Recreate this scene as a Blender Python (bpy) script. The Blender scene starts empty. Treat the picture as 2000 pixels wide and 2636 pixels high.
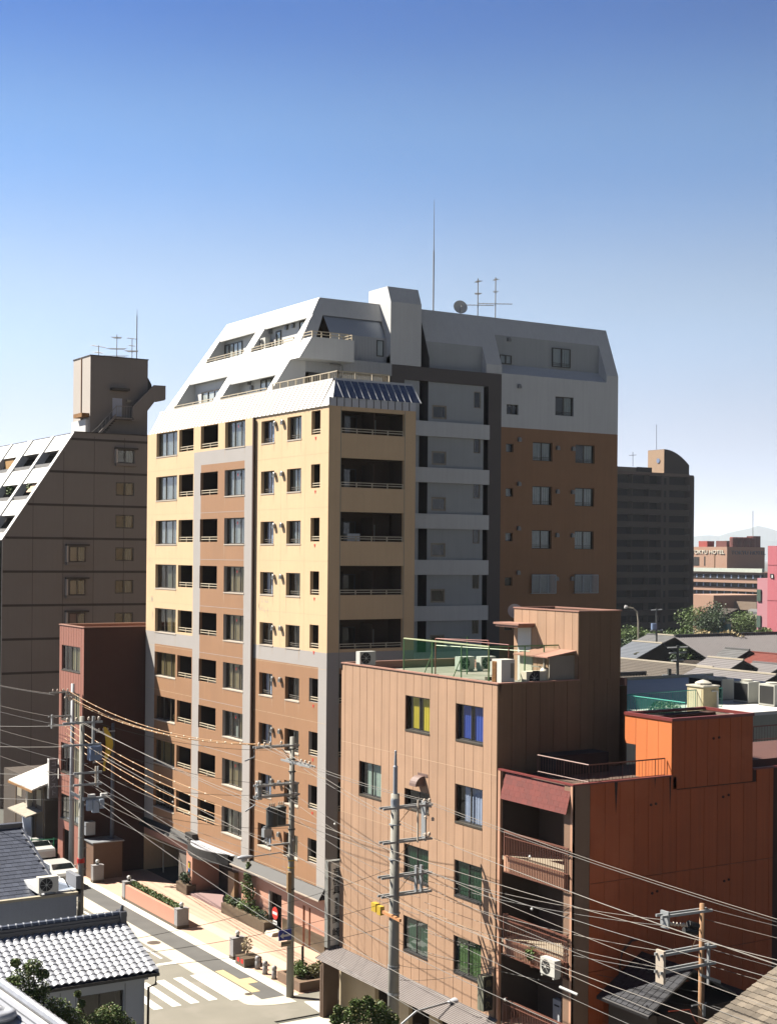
import bpy, math, random
from mathutils import Vector, Matrix
random.seed(7)
R = math.radians
S = bpy.context.scene
COL = S.collection
# ------------------------------------------------------------------ camera
H = 21.5
YAW = R(32.0); ROLL = R(-0.528)
cd = bpy.data.cameras.new('camera'); cam = bpy.data.objects.new('camera', cd); COL.objects.link(cam)
S.camera = cam
cd.sensor_fit = 'HORIZONTAL'; cd.sensor_width = 36.0; cd.lens = 36.0*3748/2000
cd.shift_y = 109/2000; cd.clip_start = 0.5; cd.clip_end = 40000
_r = Vector((math.cos(YAW), -math.sin(YAW), 0)); _f = Vector((math.sin(YAW), math.cos(YAW), 0)); _z = Vector((0, 0, 1))
_c, _s = math.cos(ROLL), math.sin(ROLL)
ax = _r*_c - _z*_s; ay = _r*_s + _z*_c; az = -_f
cam.matrix_world = Matrix(((ax.x, ay.x, az.x, 0), (ax.y, ay.y, az.y, 0), (ax.z, ay.z, az.z, H), (0, 0, 0, 1)))
# ------------------------------------------------------------------ sky, sun, exposure
SUN_DIR = Vector((-0.85, 1.0, 1.54)).normalized()      # towards the sun
elev = math.asin(SUN_DIR.z); azim = math.atan2(SUN_DIR.x, SUN_DIR.y)
SKY = [(0.0, (0.36, 0.37, 0.44, 1)), (0.07, (0.37, 0.43, 0.55, 1)), (0.16, (0.37, 0.52, 0.74, 1)), (0.27, (0.19, 0.41, 0.84, 1)), (0.36, (0.075, 0.25, 0.76, 1)), (0.62, (0.035, 0.10, 0.34, 1))]
W = bpy.data.worlds.new("World"); S.world = W; W.use_nodes = True
nt = W.node_tree; nt.nodes.clear()
o = nt.nodes.new('ShaderNodeOutputWorld'); bg = nt.nodes.new('ShaderNodeBackground'); sk = nt.nodes.new('ShaderNodeTexSky')
sk.sky_type = 'NISHITA'; sk.sun_disc = False; sk.sun_elevation = elev; sk.sun_rotation = azim
sk.altitude = 0; sk.air_density = 1.0; sk.dust_density = 0.15; sk.ozone_density = 3.0
# clear deep-blue sky: tint by elevation only, paler towards the horizon all round
tc = nt.nodes.new('ShaderNodeTexCoord'); sp = nt.nodes.new('ShaderNodeSeparateXYZ'); nt.links.new(tc.outputs['Generated'], sp.inputs[0])
bw = nt.nodes.new('ShaderNodeRGBToBW'); nt.links.new(sk.outputs[0], bw.inputs[0])
gr = nt.nodes.new('ShaderNodeValToRGB'); nt.links.new(sp.outputs['Z'], gr.inputs[0])
gr.color_ramp.interpolation = 'EASE'
els = gr.color_ramp.elements; els[0].position = 0.0; els[0].color = SKY[0][1]; els[1].position = SKY[-1][0]; els[1].color = SKY[-1][1]
for p_, c_ in SKY[1:-1]: e_ = els.new(p_); e_.color = c_
vm0 = nt.nodes.new('ShaderNodeVectorMath'); vm0.operation = 'SCALE'; nt.links.new(gr.outputs[0], vm0.inputs[0]); nt.links.new(bw.outputs[0], vm0.inputs['Scale'])
vm1 = nt.nodes.new('ShaderNodeVectorMath'); vm1.operation = 'SCALE'; nt.links.new(vm0.outputs[0], vm1.inputs[0]); vm1.inputs['Scale'].default_value = 1.35
# brighter towards the sun's side, with faint uneven haze
dt = nt.nodes.new('ShaderNodeVectorMath'); dt.operation = 'DOT_PRODUCT'; nt.links.new(tc.outputs['Generated'], dt.inputs[0]); dt.inputs[1].default_value = Vector((SUN_DIR.x, SUN_DIR.y, 0)).normalized()
ma = nt.nodes.new('ShaderNodeMath'); ma.operation = 'MULTIPLY_ADD'; nt.links.new(dt.outputs['Value'], ma.inputs[0]); ma.inputs[1].default_value = 0.48; ma.inputs[2].default_value = 0.86
nz = nt.nodes.new('ShaderNodeTexNoise'); nz.inputs['Scale'].default_value = 3.5; nz.inputs['Detail'].default_value = 6; mpz = nt.nodes.new('ShaderNodeMapping'); mpz.inputs['Scale'].default_value = (1, 1, 2.5); nt.links.new(tc.outputs['Generated'], mpz.inputs[0]); nt.links.new(mpz.outputs[0], nz.inputs['Vector'])
mn = nt.nodes.new('ShaderNodeMath'); mn.operation = 'MULTIPLY_ADD'; nt.links.new(nz.outputs[0], mn.inputs[0]); mn.inputs[1].default_value = 0.16; mn.inputs[2].default_value = 0.92
mm_ = nt.nodes.new('ShaderNodeMath'); mm_.operation = 'MULTIPLY'; nt.links.new(ma.outputs[0], mm_.inputs[0]); nt.links.new(mn.outputs[0], mm_.inputs[1])
vm2 = nt.nodes.new('ShaderNodeVectorMath'); vm2.operation = 'SCALE'; nt.links.new(vm1.outputs[0], vm2.inputs[0]); nt.links.new(mm_.outputs[0], vm2.inputs['Scale'])
nt.links.new(vm2.outputs[0], bg.inputs[0]); nt.links.new(bg.outputs[0], o.inputs[0])
bg.inputs[1].default_value = 0.05
sd = bpy.data.lights.new('sun', 'SUN'); sd.energy = 5.0; sd.angle = R(0.53); sd.color = (1.0, 0.93, 0.82)
sun = bpy.data.objects.new('sun', sd); COL.objects.link(sun)
sun.rotation_euler = SUN_DIR.to_track_quat('Z', 'Y').to_euler(); sun.location = (0, 60, 90)
S.view_settings.view_transform = 'Standard'; S.view_settings.look = 'None'
S.view_settings.exposure = 2.0; S.view_settings.gamma = 1.0; S.view_settings.use_curve_mapping = False

# ------------------------------------------------------------------ materials
MATS = {}
KALB = 0.50
def mat(name, rgb, rough=0.8, var=0.12, scale=1.2, bump=0.0, bscale=30, metal=0.0, streak=0.0, spec=0.4, fine=0.06, emis=None, objvar=0.0, dirt=None, coat=0.0):
    if name in MATS: return MATS[name]
    rgb = tuple(c*KALB for c in rgb)
    m = bpy.data.materials.new(name); m.use_nodes = True; t = m.node_tree; t.nodes.clear()
    N = t.nodes.new; L = t.links.new
    out = N('ShaderNodeOutputMaterial'); b = N('ShaderNodeBsdfPrincipled'); L(b.outputs[0], out.inputs[0])
    b.inputs['Roughness'].default_value = rough; b.inputs['Metallic'].default_value = metal
    b.inputs['Specular IOR Level'].default_value = spec
    if coat: b.inputs['Coat Weight'].default_value = coat; b.inputs['Coat Roughness'].default_value = 0.08
    g = N('ShaderNodeNewGeometry')
    n1 = N('ShaderNodeTexNoise'); n1.inputs['Scale'].default_value = scale; n1.inputs['Detail'].default_value = 5
    L(g.outputs['Position'], n1.inputs['Vector'])
    val = N('ShaderNodeMath'); val.operation = 'MULTIPLY_ADD'; L(n1.outputs[0], val.inputs[0])
    val.inputs[1].default_value = 2*var*1.6; val.inputs[2].default_value = 1.0 - var*1.6
    cur = val.outputs[0]
    if fine:
        n2 = N('ShaderNodeTexNoise'); n2.inputs['Scale'].default_value = 22; n2.inputs['Detail'].default_value = 2
        L(g.outputs['Position'], n2.inputs['Vector'])
        a = N('ShaderNodeMath'); a.operation = 'MULTIPLY_ADD'; L(n2.outputs[0], a.inputs[0]); a.inputs[1].default_value = fine*3; a.inputs[2].default_value = 1-fine*1.5
        k = N('ShaderNodeMath'); k.operation = 'MULTIPLY'; L(cur, k.inputs[0]); L(a.outputs[0], k.inputs[1]); cur = k.outputs[0]
    if streak:
        mp = N('ShaderNodeMapping'); mp.inputs['Scale'].default_value = (3.0, 3.0, 0.12); L(g.outputs['Position'], mp.inputs[0])
        n3 = N('ShaderNodeTexNoise'); n3.inputs['Scale'].default_value = 2.2; n3.inputs['Detail'].default_value = 6; L(mp.outputs[0], n3.inputs['Vector'])
        a = N('ShaderNodeMath'); a.operation = 'MULTIPLY_ADD'; L(n3.outputs[0], a.inputs[0]); a.inputs[1].default_value = streak*3; a.inputs[2].default_value = 1-streak*1.5
        k = N('ShaderNodeMath'); k.operation = 'MULTIPLY'; L(cur, k.inputs[0]); L(a.outputs[0], k.inputs[1]); cur = k.outputs[0]
    if objvar:
        oi = N('ShaderNodeObjectInfo')
        a = N('ShaderNodeMath'); a.operation = 'MULTIPLY_ADD'; L(oi.outputs['Random'], a.inputs[0]); a.inputs[1].default_value = objvar*2; a.inputs[2].default_value = 1-objvar
        k = N('ShaderNodeMath'); k.operation = 'MULTIPLY'; L(cur, k.inputs[0]); L(a.outputs[0], k.inputs[1]); cur = k.outputs[0]
    vm = N('ShaderNodeVectorMath'); vm.operation = 'SCALE'; vm.inputs[0].default_value = rgb; L(cur, vm.inputs['Scale'])
    colour = vm.outputs[0]
    if dirt:
        dn = N('ShaderNodeTexNoise'); dn.inputs['Scale'].default_value = dirt[1]; dn.inputs['Detail'].default_value = 7; L(g.outputs['Position'], dn.inputs['Vector'])
        cr = N('ShaderNodeValToRGB'); cr.color_ramp.elements[0].position = dirt[2]; cr.color_ramp.elements[1].position = dirt[2]+0.12; L(dn.outputs[0], cr.inputs[0])
        mx = N('ShaderNodeMix'); mx.data_type = 'RGBA'; L(cr.outputs[0], mx.inputs[0]); L(colour, mx.inputs[6]); mx.inputs[7].default_value = (*dirt[0], 1); colour = mx.outputs[2]
    L(colour, b.inputs['Base Color'])
    if bump:
        nb = N('ShaderNodeTexNoise'); nb.inputs['Scale'].default_value = bscale; nb.inputs['Detail'].default_value = 4; L(g.outputs['Position'], nb.inputs['Vector'])
        bp = N('ShaderNodeBump'); bp.inputs['Strength'].default_value = bump; bp.inputs['Distance'].default_value = 0.02; L(nb.outputs[0], bp.inputs['Height']); L(bp.outputs[0], b.inputs['Normal'])
    if emis:
        b.inputs['Emission Color'].default_value = (*emis[0], 1); b.inputs['Emission Strength'].default_value = emis[1]
    MATS[name] = m; return m

def glass(name, tint=(0.85, 0.88, 0.86), refl=1.0):
    m = bpy.data.materials.new(name); m.use_nodes = True; t = m.node_tree; t.nodes.clear(); N = t.nodes.new; L = t.links.new
    out = N('ShaderNodeOutputMaterial'); mx = N('ShaderNodeMixShader'); tr = N('ShaderNodeBsdfTransparent'); gl = N('ShaderNodeBsdfGlossy')
    gl.inputs['Roughness'].default_value = 0.02; tr.inputs[0].default_value = (*tint, 1); gl.inputs[0].default_value = (0.95, 0.97, 1, 1)
    lw = N('ShaderNodeLayerWeight'); lw.inputs[0].default_value = 0.5
    fr = N('ShaderNodeMath'); fr.operation = 'POWER'; fr.inputs[1].default_value = 4.0; L(lw.outputs['Facing'], fr.inputs[0])
    mu = N('ShaderNodeMath'); mu.operation = 'MULTIPLY_ADD'; mu.use_clamp = True; mu.inputs[1].default_value = 0.9*refl; mu.inputs[2].default_value = 0.05
    g = N('ShaderNodeNewGeometry'); nn = N('ShaderNodeTexNoise'); nn.inputs['Scale'].default_value = 0.9; L(g.outputs['Position'], nn.inputs['Vector'])
    bp = N('ShaderNodeBump'); bp.inputs['Strength'].default_value = 0.06; bp.inputs['Distance'].default_value = 0.1; L(nn.outputs[0], bp.inputs['Height']); L(bp.outputs[0], gl.inputs['Normal'])
    L(fr.outputs[0], mu.inputs[0]); L(mu.outputs[0], mx.inputs[0]); L(tr.outputs[0], mx.inputs[1]); L(gl.outputs[0], mx.inputs[2]); L(mx.outputs[0], out.inputs[0])
    MATS[name] = m; return m

cream = mat('cream_tile', (0.76, 0.54, 0.315), 0.75, 0.05, 0.5, fine=0.05, streak=0.05)
brown = mat('brown_tile', (0.37, 0.195, 0.095), 0.75, 0.08, 0.5, fine=0.06, streak=0.06)
gray_t = mat('grey_tile', (0.44, 0.41, 0.385), 0.75, 0.04, 0.8, fine=0.05)
white_p = mat('white_paint', (0.72, 0.72, 0.70), 0.7, 0.04, 0.6, fine=0.03, streak=0.06)
white_c = mat('white_corrugated', (0.56, 0.57, 0.57), 0.6, 0.03, 0.6, fine=0.0, streak=0.05)
pale_wall = mat('pale_rendered_wall', (0.46, 0.48, 0.48), 0.8, 0.05, 0.7, fine=0.03, streak=0.05)
darkgray = mat('dark_grey_tile', (0.13, 0.11, 0.10), 0.75, 0.05, 0.8, fine=0.04)
frame_m = mat('bronze_window_frame', (0.10, 0.085, 0.065), 0.45, 0.03, metal=0.3, fine=0)
frame_black = mat('dark_window_frame', (0.035, 0.032, 0.03), 0.45, 0.03, fine=0)
rail_m = mat('cream_rail', (0.62, 0.53, 0.38), 0.5, 0.03, fine=0)
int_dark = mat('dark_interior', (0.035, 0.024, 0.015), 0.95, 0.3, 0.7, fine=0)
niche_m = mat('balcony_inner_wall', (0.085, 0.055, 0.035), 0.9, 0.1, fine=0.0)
curt_w = mat('pale_curtain', (0.33, 0.36, 0.34), 0.9, 0.15, 3, fine=0)
curt_y = mat('ochre_curtain', (0.30, 0.22, 0.10), 0.9, 0.2, 3, fine=0)
curt_g = mat('grey_green_curtain', (0.16, 0.16, 0.12), 0.9, 0.2, 3, fine=0)
curt_b = mat('pale_blue_curtain', (0.45, 0.52, 0.75), 0.9, 0.1, 3, fine=0)
red_m = mat('red_marker', (0.75, 0.02, 0.01), 0.5, 0.0, fine=0)
sill_m = mat('sill_stone', (0.55, 0.47, 0.38), 0.7, 0.05, fine=0.03)
skirt_m = mat('ribbed_metal_roof', (0.78, 0.77, 0.74), 0.5, 0.03, fine=0, spec=0.5)
skirt_rib = mat('roof_seam', (0.50, 0.40, 0.28), 0.5, 0.05, metal=0.2, fine=0)
pipe_m = mat('galvanised_steel', (0.46, 0.49, 0.52), 0.45, 0.08, 4, metal=0.5, fine=0.03)
vent_m = mat('vent_cap', (0.33, 0.33, 0.32), 0.4, 0.03, metal=0.5, fine=0)
G1 = glass('window_glass'); G2 = glass('green_window_glass', (0.45, 0.62, 0.52), 1.1)
antenna_m = mat('antenna_metal', (0.35, 0.33, 0.30), 0.5, 0.05, metal=0.4, fine=0)
black_m = mat('black_rubber', (0.012, 0.012, 0.012), 0.7, 0.1, fine=0)

# ------------------------------------------------------------------ mesh helpers
class MB:
    def __init__(s): s.v = []; s.f = []; s.m = []
    def P(s, p): s.v.append(tuple(p)); return len(s.v)-1
    def face(s, pts, mi=0): s.f.append([s.P(p) for p in pts]); s.m.append(mi); return s
    def box(s, x0, x1, y0, y1, z0, z1, mi=0):
        if x0 > x1: x0, x1 = x1, x0
        if y0 > y1: y0, y1 = y1, y0
        if z0 > z1: z0, z1 = z1, z0
        i = len(s.v)
        s.v += [(x0,y0,z0),(x1,y0,z0),(x1,y1,z0),(x0,y1,z0),(x0,y0,z1),(x1,y0,z1),(x1,y1,z1),(x0,y1,z1)]
        for q in ((0,3,2,1),(4,5,6,7),(0,1,5,4),(1,2,6,5),(2,3,7,6),(3,0,4,7)): s.f.append([i+a for a in q]); s.m.append(mi)
        return s
    def hexa(s, b, t, mi=0):     # bottom 4 points, top 4 points
        i = len(s.v); s.v += [tuple(p) for p in b] + [tuple(p) for p in t]
        for q in ((0,3,2,1),(4,5,6,7),(0,1,5,4),(1,2,6,5),(2,3,7,6),(3,0,4,7)): s.f.append([i+a for a in q]); s.m.append(mi)
        return s
    def prism(s, pts, off, mi=0):   # polygon extruded by vector off
        n = len(pts); i = len(s.v); s.v += [tuple(p) for p in pts] + [tuple(Vector(p)+Vector(off)) for p in pts]
        s.f.append([i+k for k in range(n)][::-1]); s.m.append(mi); s.f.append([i+n+k for k in range(n)]); s.m.append(mi)
        for k in range(n): s.f.append([i+k, i+(k+1) % n, i+n+(k+1) % n, i+n+k]); s.m.append(mi)
        return s
    def tube(s, pts, r, n=6, mi=0, r1=None, cap=True):
        pts = [Vector(p) for p in pts]; rings = []
        for k, p in enumerate(pts):
            d = (pts[min(k+1, len(pts)-1)] - pts[max(k-1, 0)])
            if d.length < 1e-9: d = Vector((0, 0, 1))
            d.normalize(); a = Vector((0, 0, 1)) if abs(d.z) < 0.9 else Vector((1, 0, 0))
            u = d.cross(a).normalized(); w = d.cross(u)
            rr = r if r1 is None else r + (r1-r)*k/(len(pts)-1)
            i = len(s.v); rings.append(i)
            for j in range(n):
                t = 2*math.pi*j/n; s.v.append(tuple(p + u*math.cos(t)*rr + w*math.sin(t)*rr))
        for k in range(len(rings)-1):
            a, b = rings[k], rings[k+1]
            for j in range(n): s.f.append([a+j, a+(j+1) % n, b+(j+1) % n, b+j]); s.m.append(mi)
        if cap: s.f.append([rings[0]+j for j in range(n)][::-1]); s.m.append(mi); s.f.append([rings[-1]+j for j in range(n)]); s.m.append(mi)
        return s
    def lathe(s, c, prof, n=12, mi=0, axis='Z'):   # prof: (r, h)
        rings = []
        for r, h in prof:
            i = len(s.v); rings.append(i)
            for j in range(n):
                t = 2*math.pi*j/n; a, b = math.cos(t)*r, math.sin(t)*r
                p = (c[0]+a, c[1]+b, c[2]+h) if axis == 'Z' else ((c[0]+h, c[1]+a, c[2]+b) if axis == 'X' else (c[0]+a, c[1]+h, c[2]+b))
                s.v.append(p)
        for k in range(len(rings)-1):
            a, b = rings[k], rings[k+1]
            for j in range(n): s.f.append([a+j, a+(j+1) % n, b+(j+1) % n, b+j]); s.m.append(mi)
        s.f.append([rings[0]+j for j in range(n)][::-1]); s.m.append(mi); s.f.append([rings[-1]+j for j in range(n)]); s.m.append(mi)
        return s
    def build(s, name, mats, parent=None, smooth=False, at=None, kind=None):
        if not isinstance(mats, (list, tuple)): mats = [mats]
        if parent is not None: org = Vector(parent['_o'])
        else: org = Vector(at) if at is not None else Vector((0, 0, 0))
        me = bpy.data.meshes.new(name); me.from_pydata([tuple(Vector(p)-org) for p in s.v], [], s.f)
        for m in mats: me.materials.append(m)
        me.polygons.foreach_set('material_index', s.m)
        if smooth: me.polygons.foreach_set('use_smooth', [True]*len(s.f))
        me.update()
        ob = bpy.data.objects.new(name, me); COL.objects.link(ob)
        if parent is not None: ob.parent = parent
        else: ob.location = org
        ob['_o'] = tuple(org)
        if kind: ob['kind'] = kind
        return ob

def inst(src, name, parent, loc, rot=0, scale=None):   # shares mesh; loc in world
    ob = bpy.data.objects.new(name, src); COL.objects.link(ob)
    if parent is not None:
        ob.parent = parent; ob.location = Vector(loc)-Vector(parent['_o'])
    else: ob.location = loc
    if rot: ob.rotation_euler = (0, 0, rot) if not isinstance(rot, tuple) else rot
    if scale: ob.scale = scale
    ob['_o'] = tuple(loc)
    return ob

def thing(name, label, cat, at=(0, 0, 0), group=None):
    e = bpy.data.objects.new(name, None); COL.objects.link(e); e.location = at; e['_o'] = tuple(at)
    e.empty_display_size = 0.3; e['label'] = label; e['category'] = cat
    if group: e['group'] = group
    return e
def tag(ob, label, cat, group=None):
    ob['label'] = label; ob['category'] = cat
    if group: ob['group'] = group
    return ob
def kids(o): return [c for c in ALLKIDS.get(o.name, [])]
def copy_tree(root, loc, rot=None, label=None, scale=None):
    def rec(o, parent):
        c = o.copy(); COL.objects.link(c)
        if parent is not None: c.parent = parent; c.matrix_parent_inverse = o.matrix_parent_inverse
        for ch in o.children: rec(ch, c)
        return c
    r = rec(root, None); r.location = loc; r['_o'] = tuple(loc)
    if rot is not None: r.rotation_euler = (0, 0, rot)
    if scale is not None: r.scale = scale
    if label: r['label'] = label
    return r

# facade: wall sheet on plane X=c or Y=c cut by holes, coloured by cells
def facade(mb, axis, c, u0, u1, z0, z1, holes, inward=1, cuts_u=(), cuts_z=(), mf=None, reveal=0.2, imi=None):
    us = sorted(set([u0, u1] + [h[0] for h in holes] + [h[1] for h in holes] + [u for u in cuts_u if u0 < u < u1]))
    zs = sorted(set([z0, z1] + [h[2] for h in holes] + [h[3] for h in holes] + [z for z in cuts_z if z0 < z < z1]))
    def P(u, z, d): return (c+inward*d, u, z) if axis == 'X' else (u, c+inward*d, z)
    for a, b in zip(us, us[1:]):
        if b-a < 1e-4: continue
        for p, q in zip(zs, zs[1:]):
            if q-p < 1e-4: continue
            mu, mz = (a+b)/2, (p+q)/2
            if any(h[0] < mu < h[1] and h[2] < mz < h[3] for h in holes): continue
            mi = mf(mu, mz) if mf else 0
            mb.face([P(a, p, 0), P(b, p, 0), P(b, q, 0), P(a, q, 0)], mi)
    for h in holes:
        a, b, p, q, dep, bmi = h[:6]
        mi = mf(a-0.02, (p+q)/2) if mf else 0
        jm = h[6] if len(h) > 6 else mi
        rv = min(reveal, dep)
        for d0, d1, m_ in ((0, rv, jm), (rv, dep, imi if imi is not None else jm)):
            if d1-d0 < 1e-4: continue
            for (A, B, C, D) in (((a,p),(a,q),0,0), ((b,q),(b,p),0,0), ((a,q),(b,q),0,0), ((b,p),(a,p),0,0)):
                mb.face([P(*A, d0), P(*B, d0), P(*B, d1), P(*A, d1)], m_)
        if bmi is not None: mb.face([P(a, p, dep), P(b, p, dep), P(b, q, dep), P(a, q, dep)], bmi)

# window prototypes: built in local (u, d, z) then placed; axis X faces look towards -X, axis Y towards -Y
PROTO = {}
def window(parent, axis, c, u0, u1, z0, z1, panes=2, fm=None, gm=None, curtain=None, cfrac=(0, 1), depth=0.16, t=0.05, sill=None, bar=False, name='window', sillout=0.025):
    w = round(u1-u0, 2); h = round(z1-z0, 2); fm = fm or frame_m; gm = gm or G1
    def tr(mb):                         # local: u along +u, d inward, z
        if axis == 'X': mb.v = [(p[1], p[0], p[2]) for p in mb.v]
        return mb
    key = (axis, w, h, panes, fm.name, bar, t)
    org = (c+depth, u0, z0) if axis == 'X' else (u0, c+depth, z0)
    if key not in PROTO:
        mb = MB()
        mb.box(0, w, 0, 0.06, 0, t); mb.box(0, w, 0, 0.06, h-t, h); mb.box(0, t, 0, 0.06, t, h-t); mb.box(w-t, w, 0, 0.06, t, h-t)
        for k in range(1, panes): mb.box(w*k/panes-t*0.6, w*k/panes+t*0.6, 0, 0.06, t, h-t)
        if bar:
            mb.tube([(0.02, -0.05, h*0.2), (w-0.02, -0.05, h*0.2)], 0.015, 4); mb.tube([(0.02, -0.05, h*0.12), (w-0.02, -0.05, h*0.12)], 0.012, 4)
        o_ = tr(mb).build(name, fm); me = o_.data; bpy.data.objects.remove(o_); PROTO[key] = me
    f = inst(PROTO[key], name, parent, org)
    f['_o'] = tuple(org)
    for k in range(panes):
        pw = w/panes-1.2*t; kk = ('pane', axis, round(pw, 3), h, gm.name, t)
        if kk not in PROTO:
            mb = MB(); q_ = [(0, 0, 0), (pw, 0, 0), (pw, 0, h-2*t), (0, 0, h-2*t)]; mb.face(q_[::-1] if axis == 'X' else q_)
            o_ = tr(mb).build('pane', gm); PROTO[kk] = o_.data; bpy.data.objects.remove(o_)
        off = w*k/panes+0.6*t; dd = 0.02+0.02*(k % 2)
        inst(PROTO[kk], 'pane', f, (org[0]+dd, org[1]+off, org[2]+t) if axis == 'X' else (org[0]+off, org[1]+dd, org[2]+t))
    if curtain:
        a, b = cfrac; cw = (b-a)*(w-2*t); kk = ('curtain', axis, round(cw, 2), h, curtain.name)
        if kk not in PROTO:
            mb = MB(); n = max(4, int(cw/0.09)); z_ = h-2*t
            for j in range(n):
                mb.face([(cw*j/n, 0.03*(j % 2), 0), (cw*(j+1)/n, 0.03*((j+1) % 2), 0), (cw*(j+1)/n, 0.03*((j+1) % 2), z_), (cw*j/n, 0.03*(j % 2), z_)])
            o_ = tr(mb).build('curtain', curtain); PROTO[kk] = o_.data; bpy.data.objects.remove(o_)
        off = t+a*(w-2*t)
        inst(PROTO[kk], 'curtain', f, (org[0]+0.1, org[1]+off, org[2]+t) if axis == 'X' else (org[0]+off, org[1]+0.1, org[2]+t))
    if sill:
        kk = ('sill', axis, w, sill.name, depth)
        if kk not in PROTO:
            mb = MB(); mb.box(-0.02, w+0.02, -depth-sillout, -0.002, -0.06, 0.012)
            o_ = tr(mb).build('sill', sill); PROTO[kk] = o_.data; bpy.data.objects.remove(o_)
        inst(PROTO[kk], 'sill', f, org)
    return f

def rail_mesh(axis, w, h=0.3, posts=3, r=0.022, bars=0, rails=2):
    key = ('rail', axis, round(w, 2), h, posts, bars, rails)
    if key not in PROTO:
        mb = MB()
        for k in range(rails): z = h-k*h*0.5; mb.box(0, w, -r, r, z-r, z+r)
        for k in range(posts): x = w*k/(posts-1) if posts > 1 else 0; mb.box(x-r*1.2, x+r*1.2, -r*1.2, r*1.2, 0, h)
        for k in range(bars): x = w*(k+0.5)/bars; mb.box(x-0.008, x+0.008, -0.008, 0.008, 0, h)
        if axis == 'X': mb.v = [(p[1], p[0], p[2]) for p in mb.v]
        o_ = mb.build('railing', rail_m); PROTO[key] = o_.data; bpy.data.objects.remove(o_)
    return PROTO[key]
# ================================================================== main apartment block
glass_dk = glass('dark_window_glass', (0.35, 0.37, 0.35), 0.45)
XF, XL, YF, YW, YB = 38.42, 38.30, 67.6, 76.3, 92.15
STO = 2.906
NF = 9
def rz(f): return 27.84-STO*f
B = thing('apartment_building', 'tall cream, brown and white apartment block with sloped white upper storeys and ribbed metal eave', 'apartment building', (XF, YF, 0))
LC = [(87.2, 90.62, 0.0, 1.57, 'win'), (84.67, 86.9, 0.15, 1.56, 'bal'), (81.07, 83.6, 0.15, 1.56, 'bal'), (77.36, 80.1, 0.0, 1.57, 'win')]
RC = [(73.85, 75.5, 0.0, 1.29, 'win'), (70.65, 72.31, 0.0, 1.29, 'win'), (68.52, 69.52, 0.13, 1.42, 'bal')]
mats_w = [cream, brown, gray_t, int_dark, niche_m, darkgray, white_p, pale_wall]
def mfL(y, z):
    if y < 84.58 and z < 27.81:
        if z > 26.97: return 2
        if y > 83.52 or y < 77.4: return 2
        return 1
    if y >= 84.58:
        if z > 16.22: return 0
        if z > 15.40: return 2
        return 2 if y > 90.62 else 1
    return 0
def mfR(y, z):
    if z > 16.18: return 0
    if z > 15.36: return 2
    return 2 if y < 68.53 else 1
mb = MB()
hl = []; hr = []
for f in range(NF):
    s = rz(f)
    for (a, b, p, q, k) in LC:
        top = 29.405 if f == 0 else s+q
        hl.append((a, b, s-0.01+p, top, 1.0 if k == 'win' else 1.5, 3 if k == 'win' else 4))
    for (a, b, p, q, k) in RC:
        top = s+q
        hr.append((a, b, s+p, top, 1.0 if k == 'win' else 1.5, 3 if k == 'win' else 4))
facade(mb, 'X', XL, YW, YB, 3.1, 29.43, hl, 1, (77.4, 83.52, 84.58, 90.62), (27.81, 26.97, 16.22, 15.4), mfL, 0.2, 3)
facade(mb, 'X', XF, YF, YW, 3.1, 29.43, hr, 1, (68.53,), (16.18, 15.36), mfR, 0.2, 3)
mb.face([(XL, YW, 3.1), (XF+.001, YW, 3.1), (XF+.001, YW, 29.43), (XL, YW, 29.43)], 5)  # narrow step side, painted dark grey to carry its shade
# -Y face of the projecting wing
hb = []
for f in range(NF):
    b0 = 28.0-STO*f; hb.append((39.19, 43.21, b0, b0+1.22 if f == 0 else b0+1.58, 1.5, 4))
def mfB(x, z):
    if z > 16.2: return 0
    if z > 15.36: return 2
    return 2 if x < 39.19 else 1
facade(mb, 'Y', YF, XF, 43.95, 0, 29.43, hb, 1, (39.19,), (16.2, 15.36, 3.1), mfB, 0.2, 4)
mb.face([(43.95, YF, 0), (43.95, YW, 0), (43.95, YW, 29.43), (43.95, YF, 29.43)], 0)
# north-west end wall and back walls
mb.face([(XL, YB, 0), (66.1, YB, 0), (66.1, YB, 29.4), (XL, YB, 29.4)], 0)
mb.face([(66.1, YW, 0), (66.1, YB, 0), (66.1, YB, 33.8), (66.1, YW, 33.8)], 1)
wall = mb.build('wall', mats_w, B)

# windows, railings, markers, vents
tri = MB(); tri.face([(0, 0.09, 0), (0, -0.09, 0), (0, 0, -0.2)]); tri = tri.build('fire_access_marker', red_m); tri_me = tri.data; bpy.data.objects.remove(tri)
vm_ = MB(); vm_.lathe((0, 0, 0), [(0.10, -0.17), (0.125, -0.15), (0.125, -0.02), (0.10, 0.0)], 10, axis='X'); vm_.box(-0.17, -0.02, -0.125, 0.125, -0.16, 0.0)
vm_ = vm_.build('vent_hood', vent_m, smooth=False); vent_me = vm_.data; bpy.data.objects.remove(vm_)
vy = MB(); vy.lathe((0, 0, 0), [(0.10, -0.17), (0.125, -0.15), (0.125, -0.02), (0.10, 0.0)], 10, axis='Y'); vy.box(-0.125, 0.125, -0.17, -0.02, -0.16, 0.0)
vy = vy.build('vent_hood', vent_m); venty_me = vy.data; bpy.data.objects.remove(vy)
door_me = MB().box(0, 0.04, 0, 0.72, 0, 1.15).build('service_door', white_p); _d = door_me.data; bpy.data.objects.remove(door_me); door_me = _d
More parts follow.
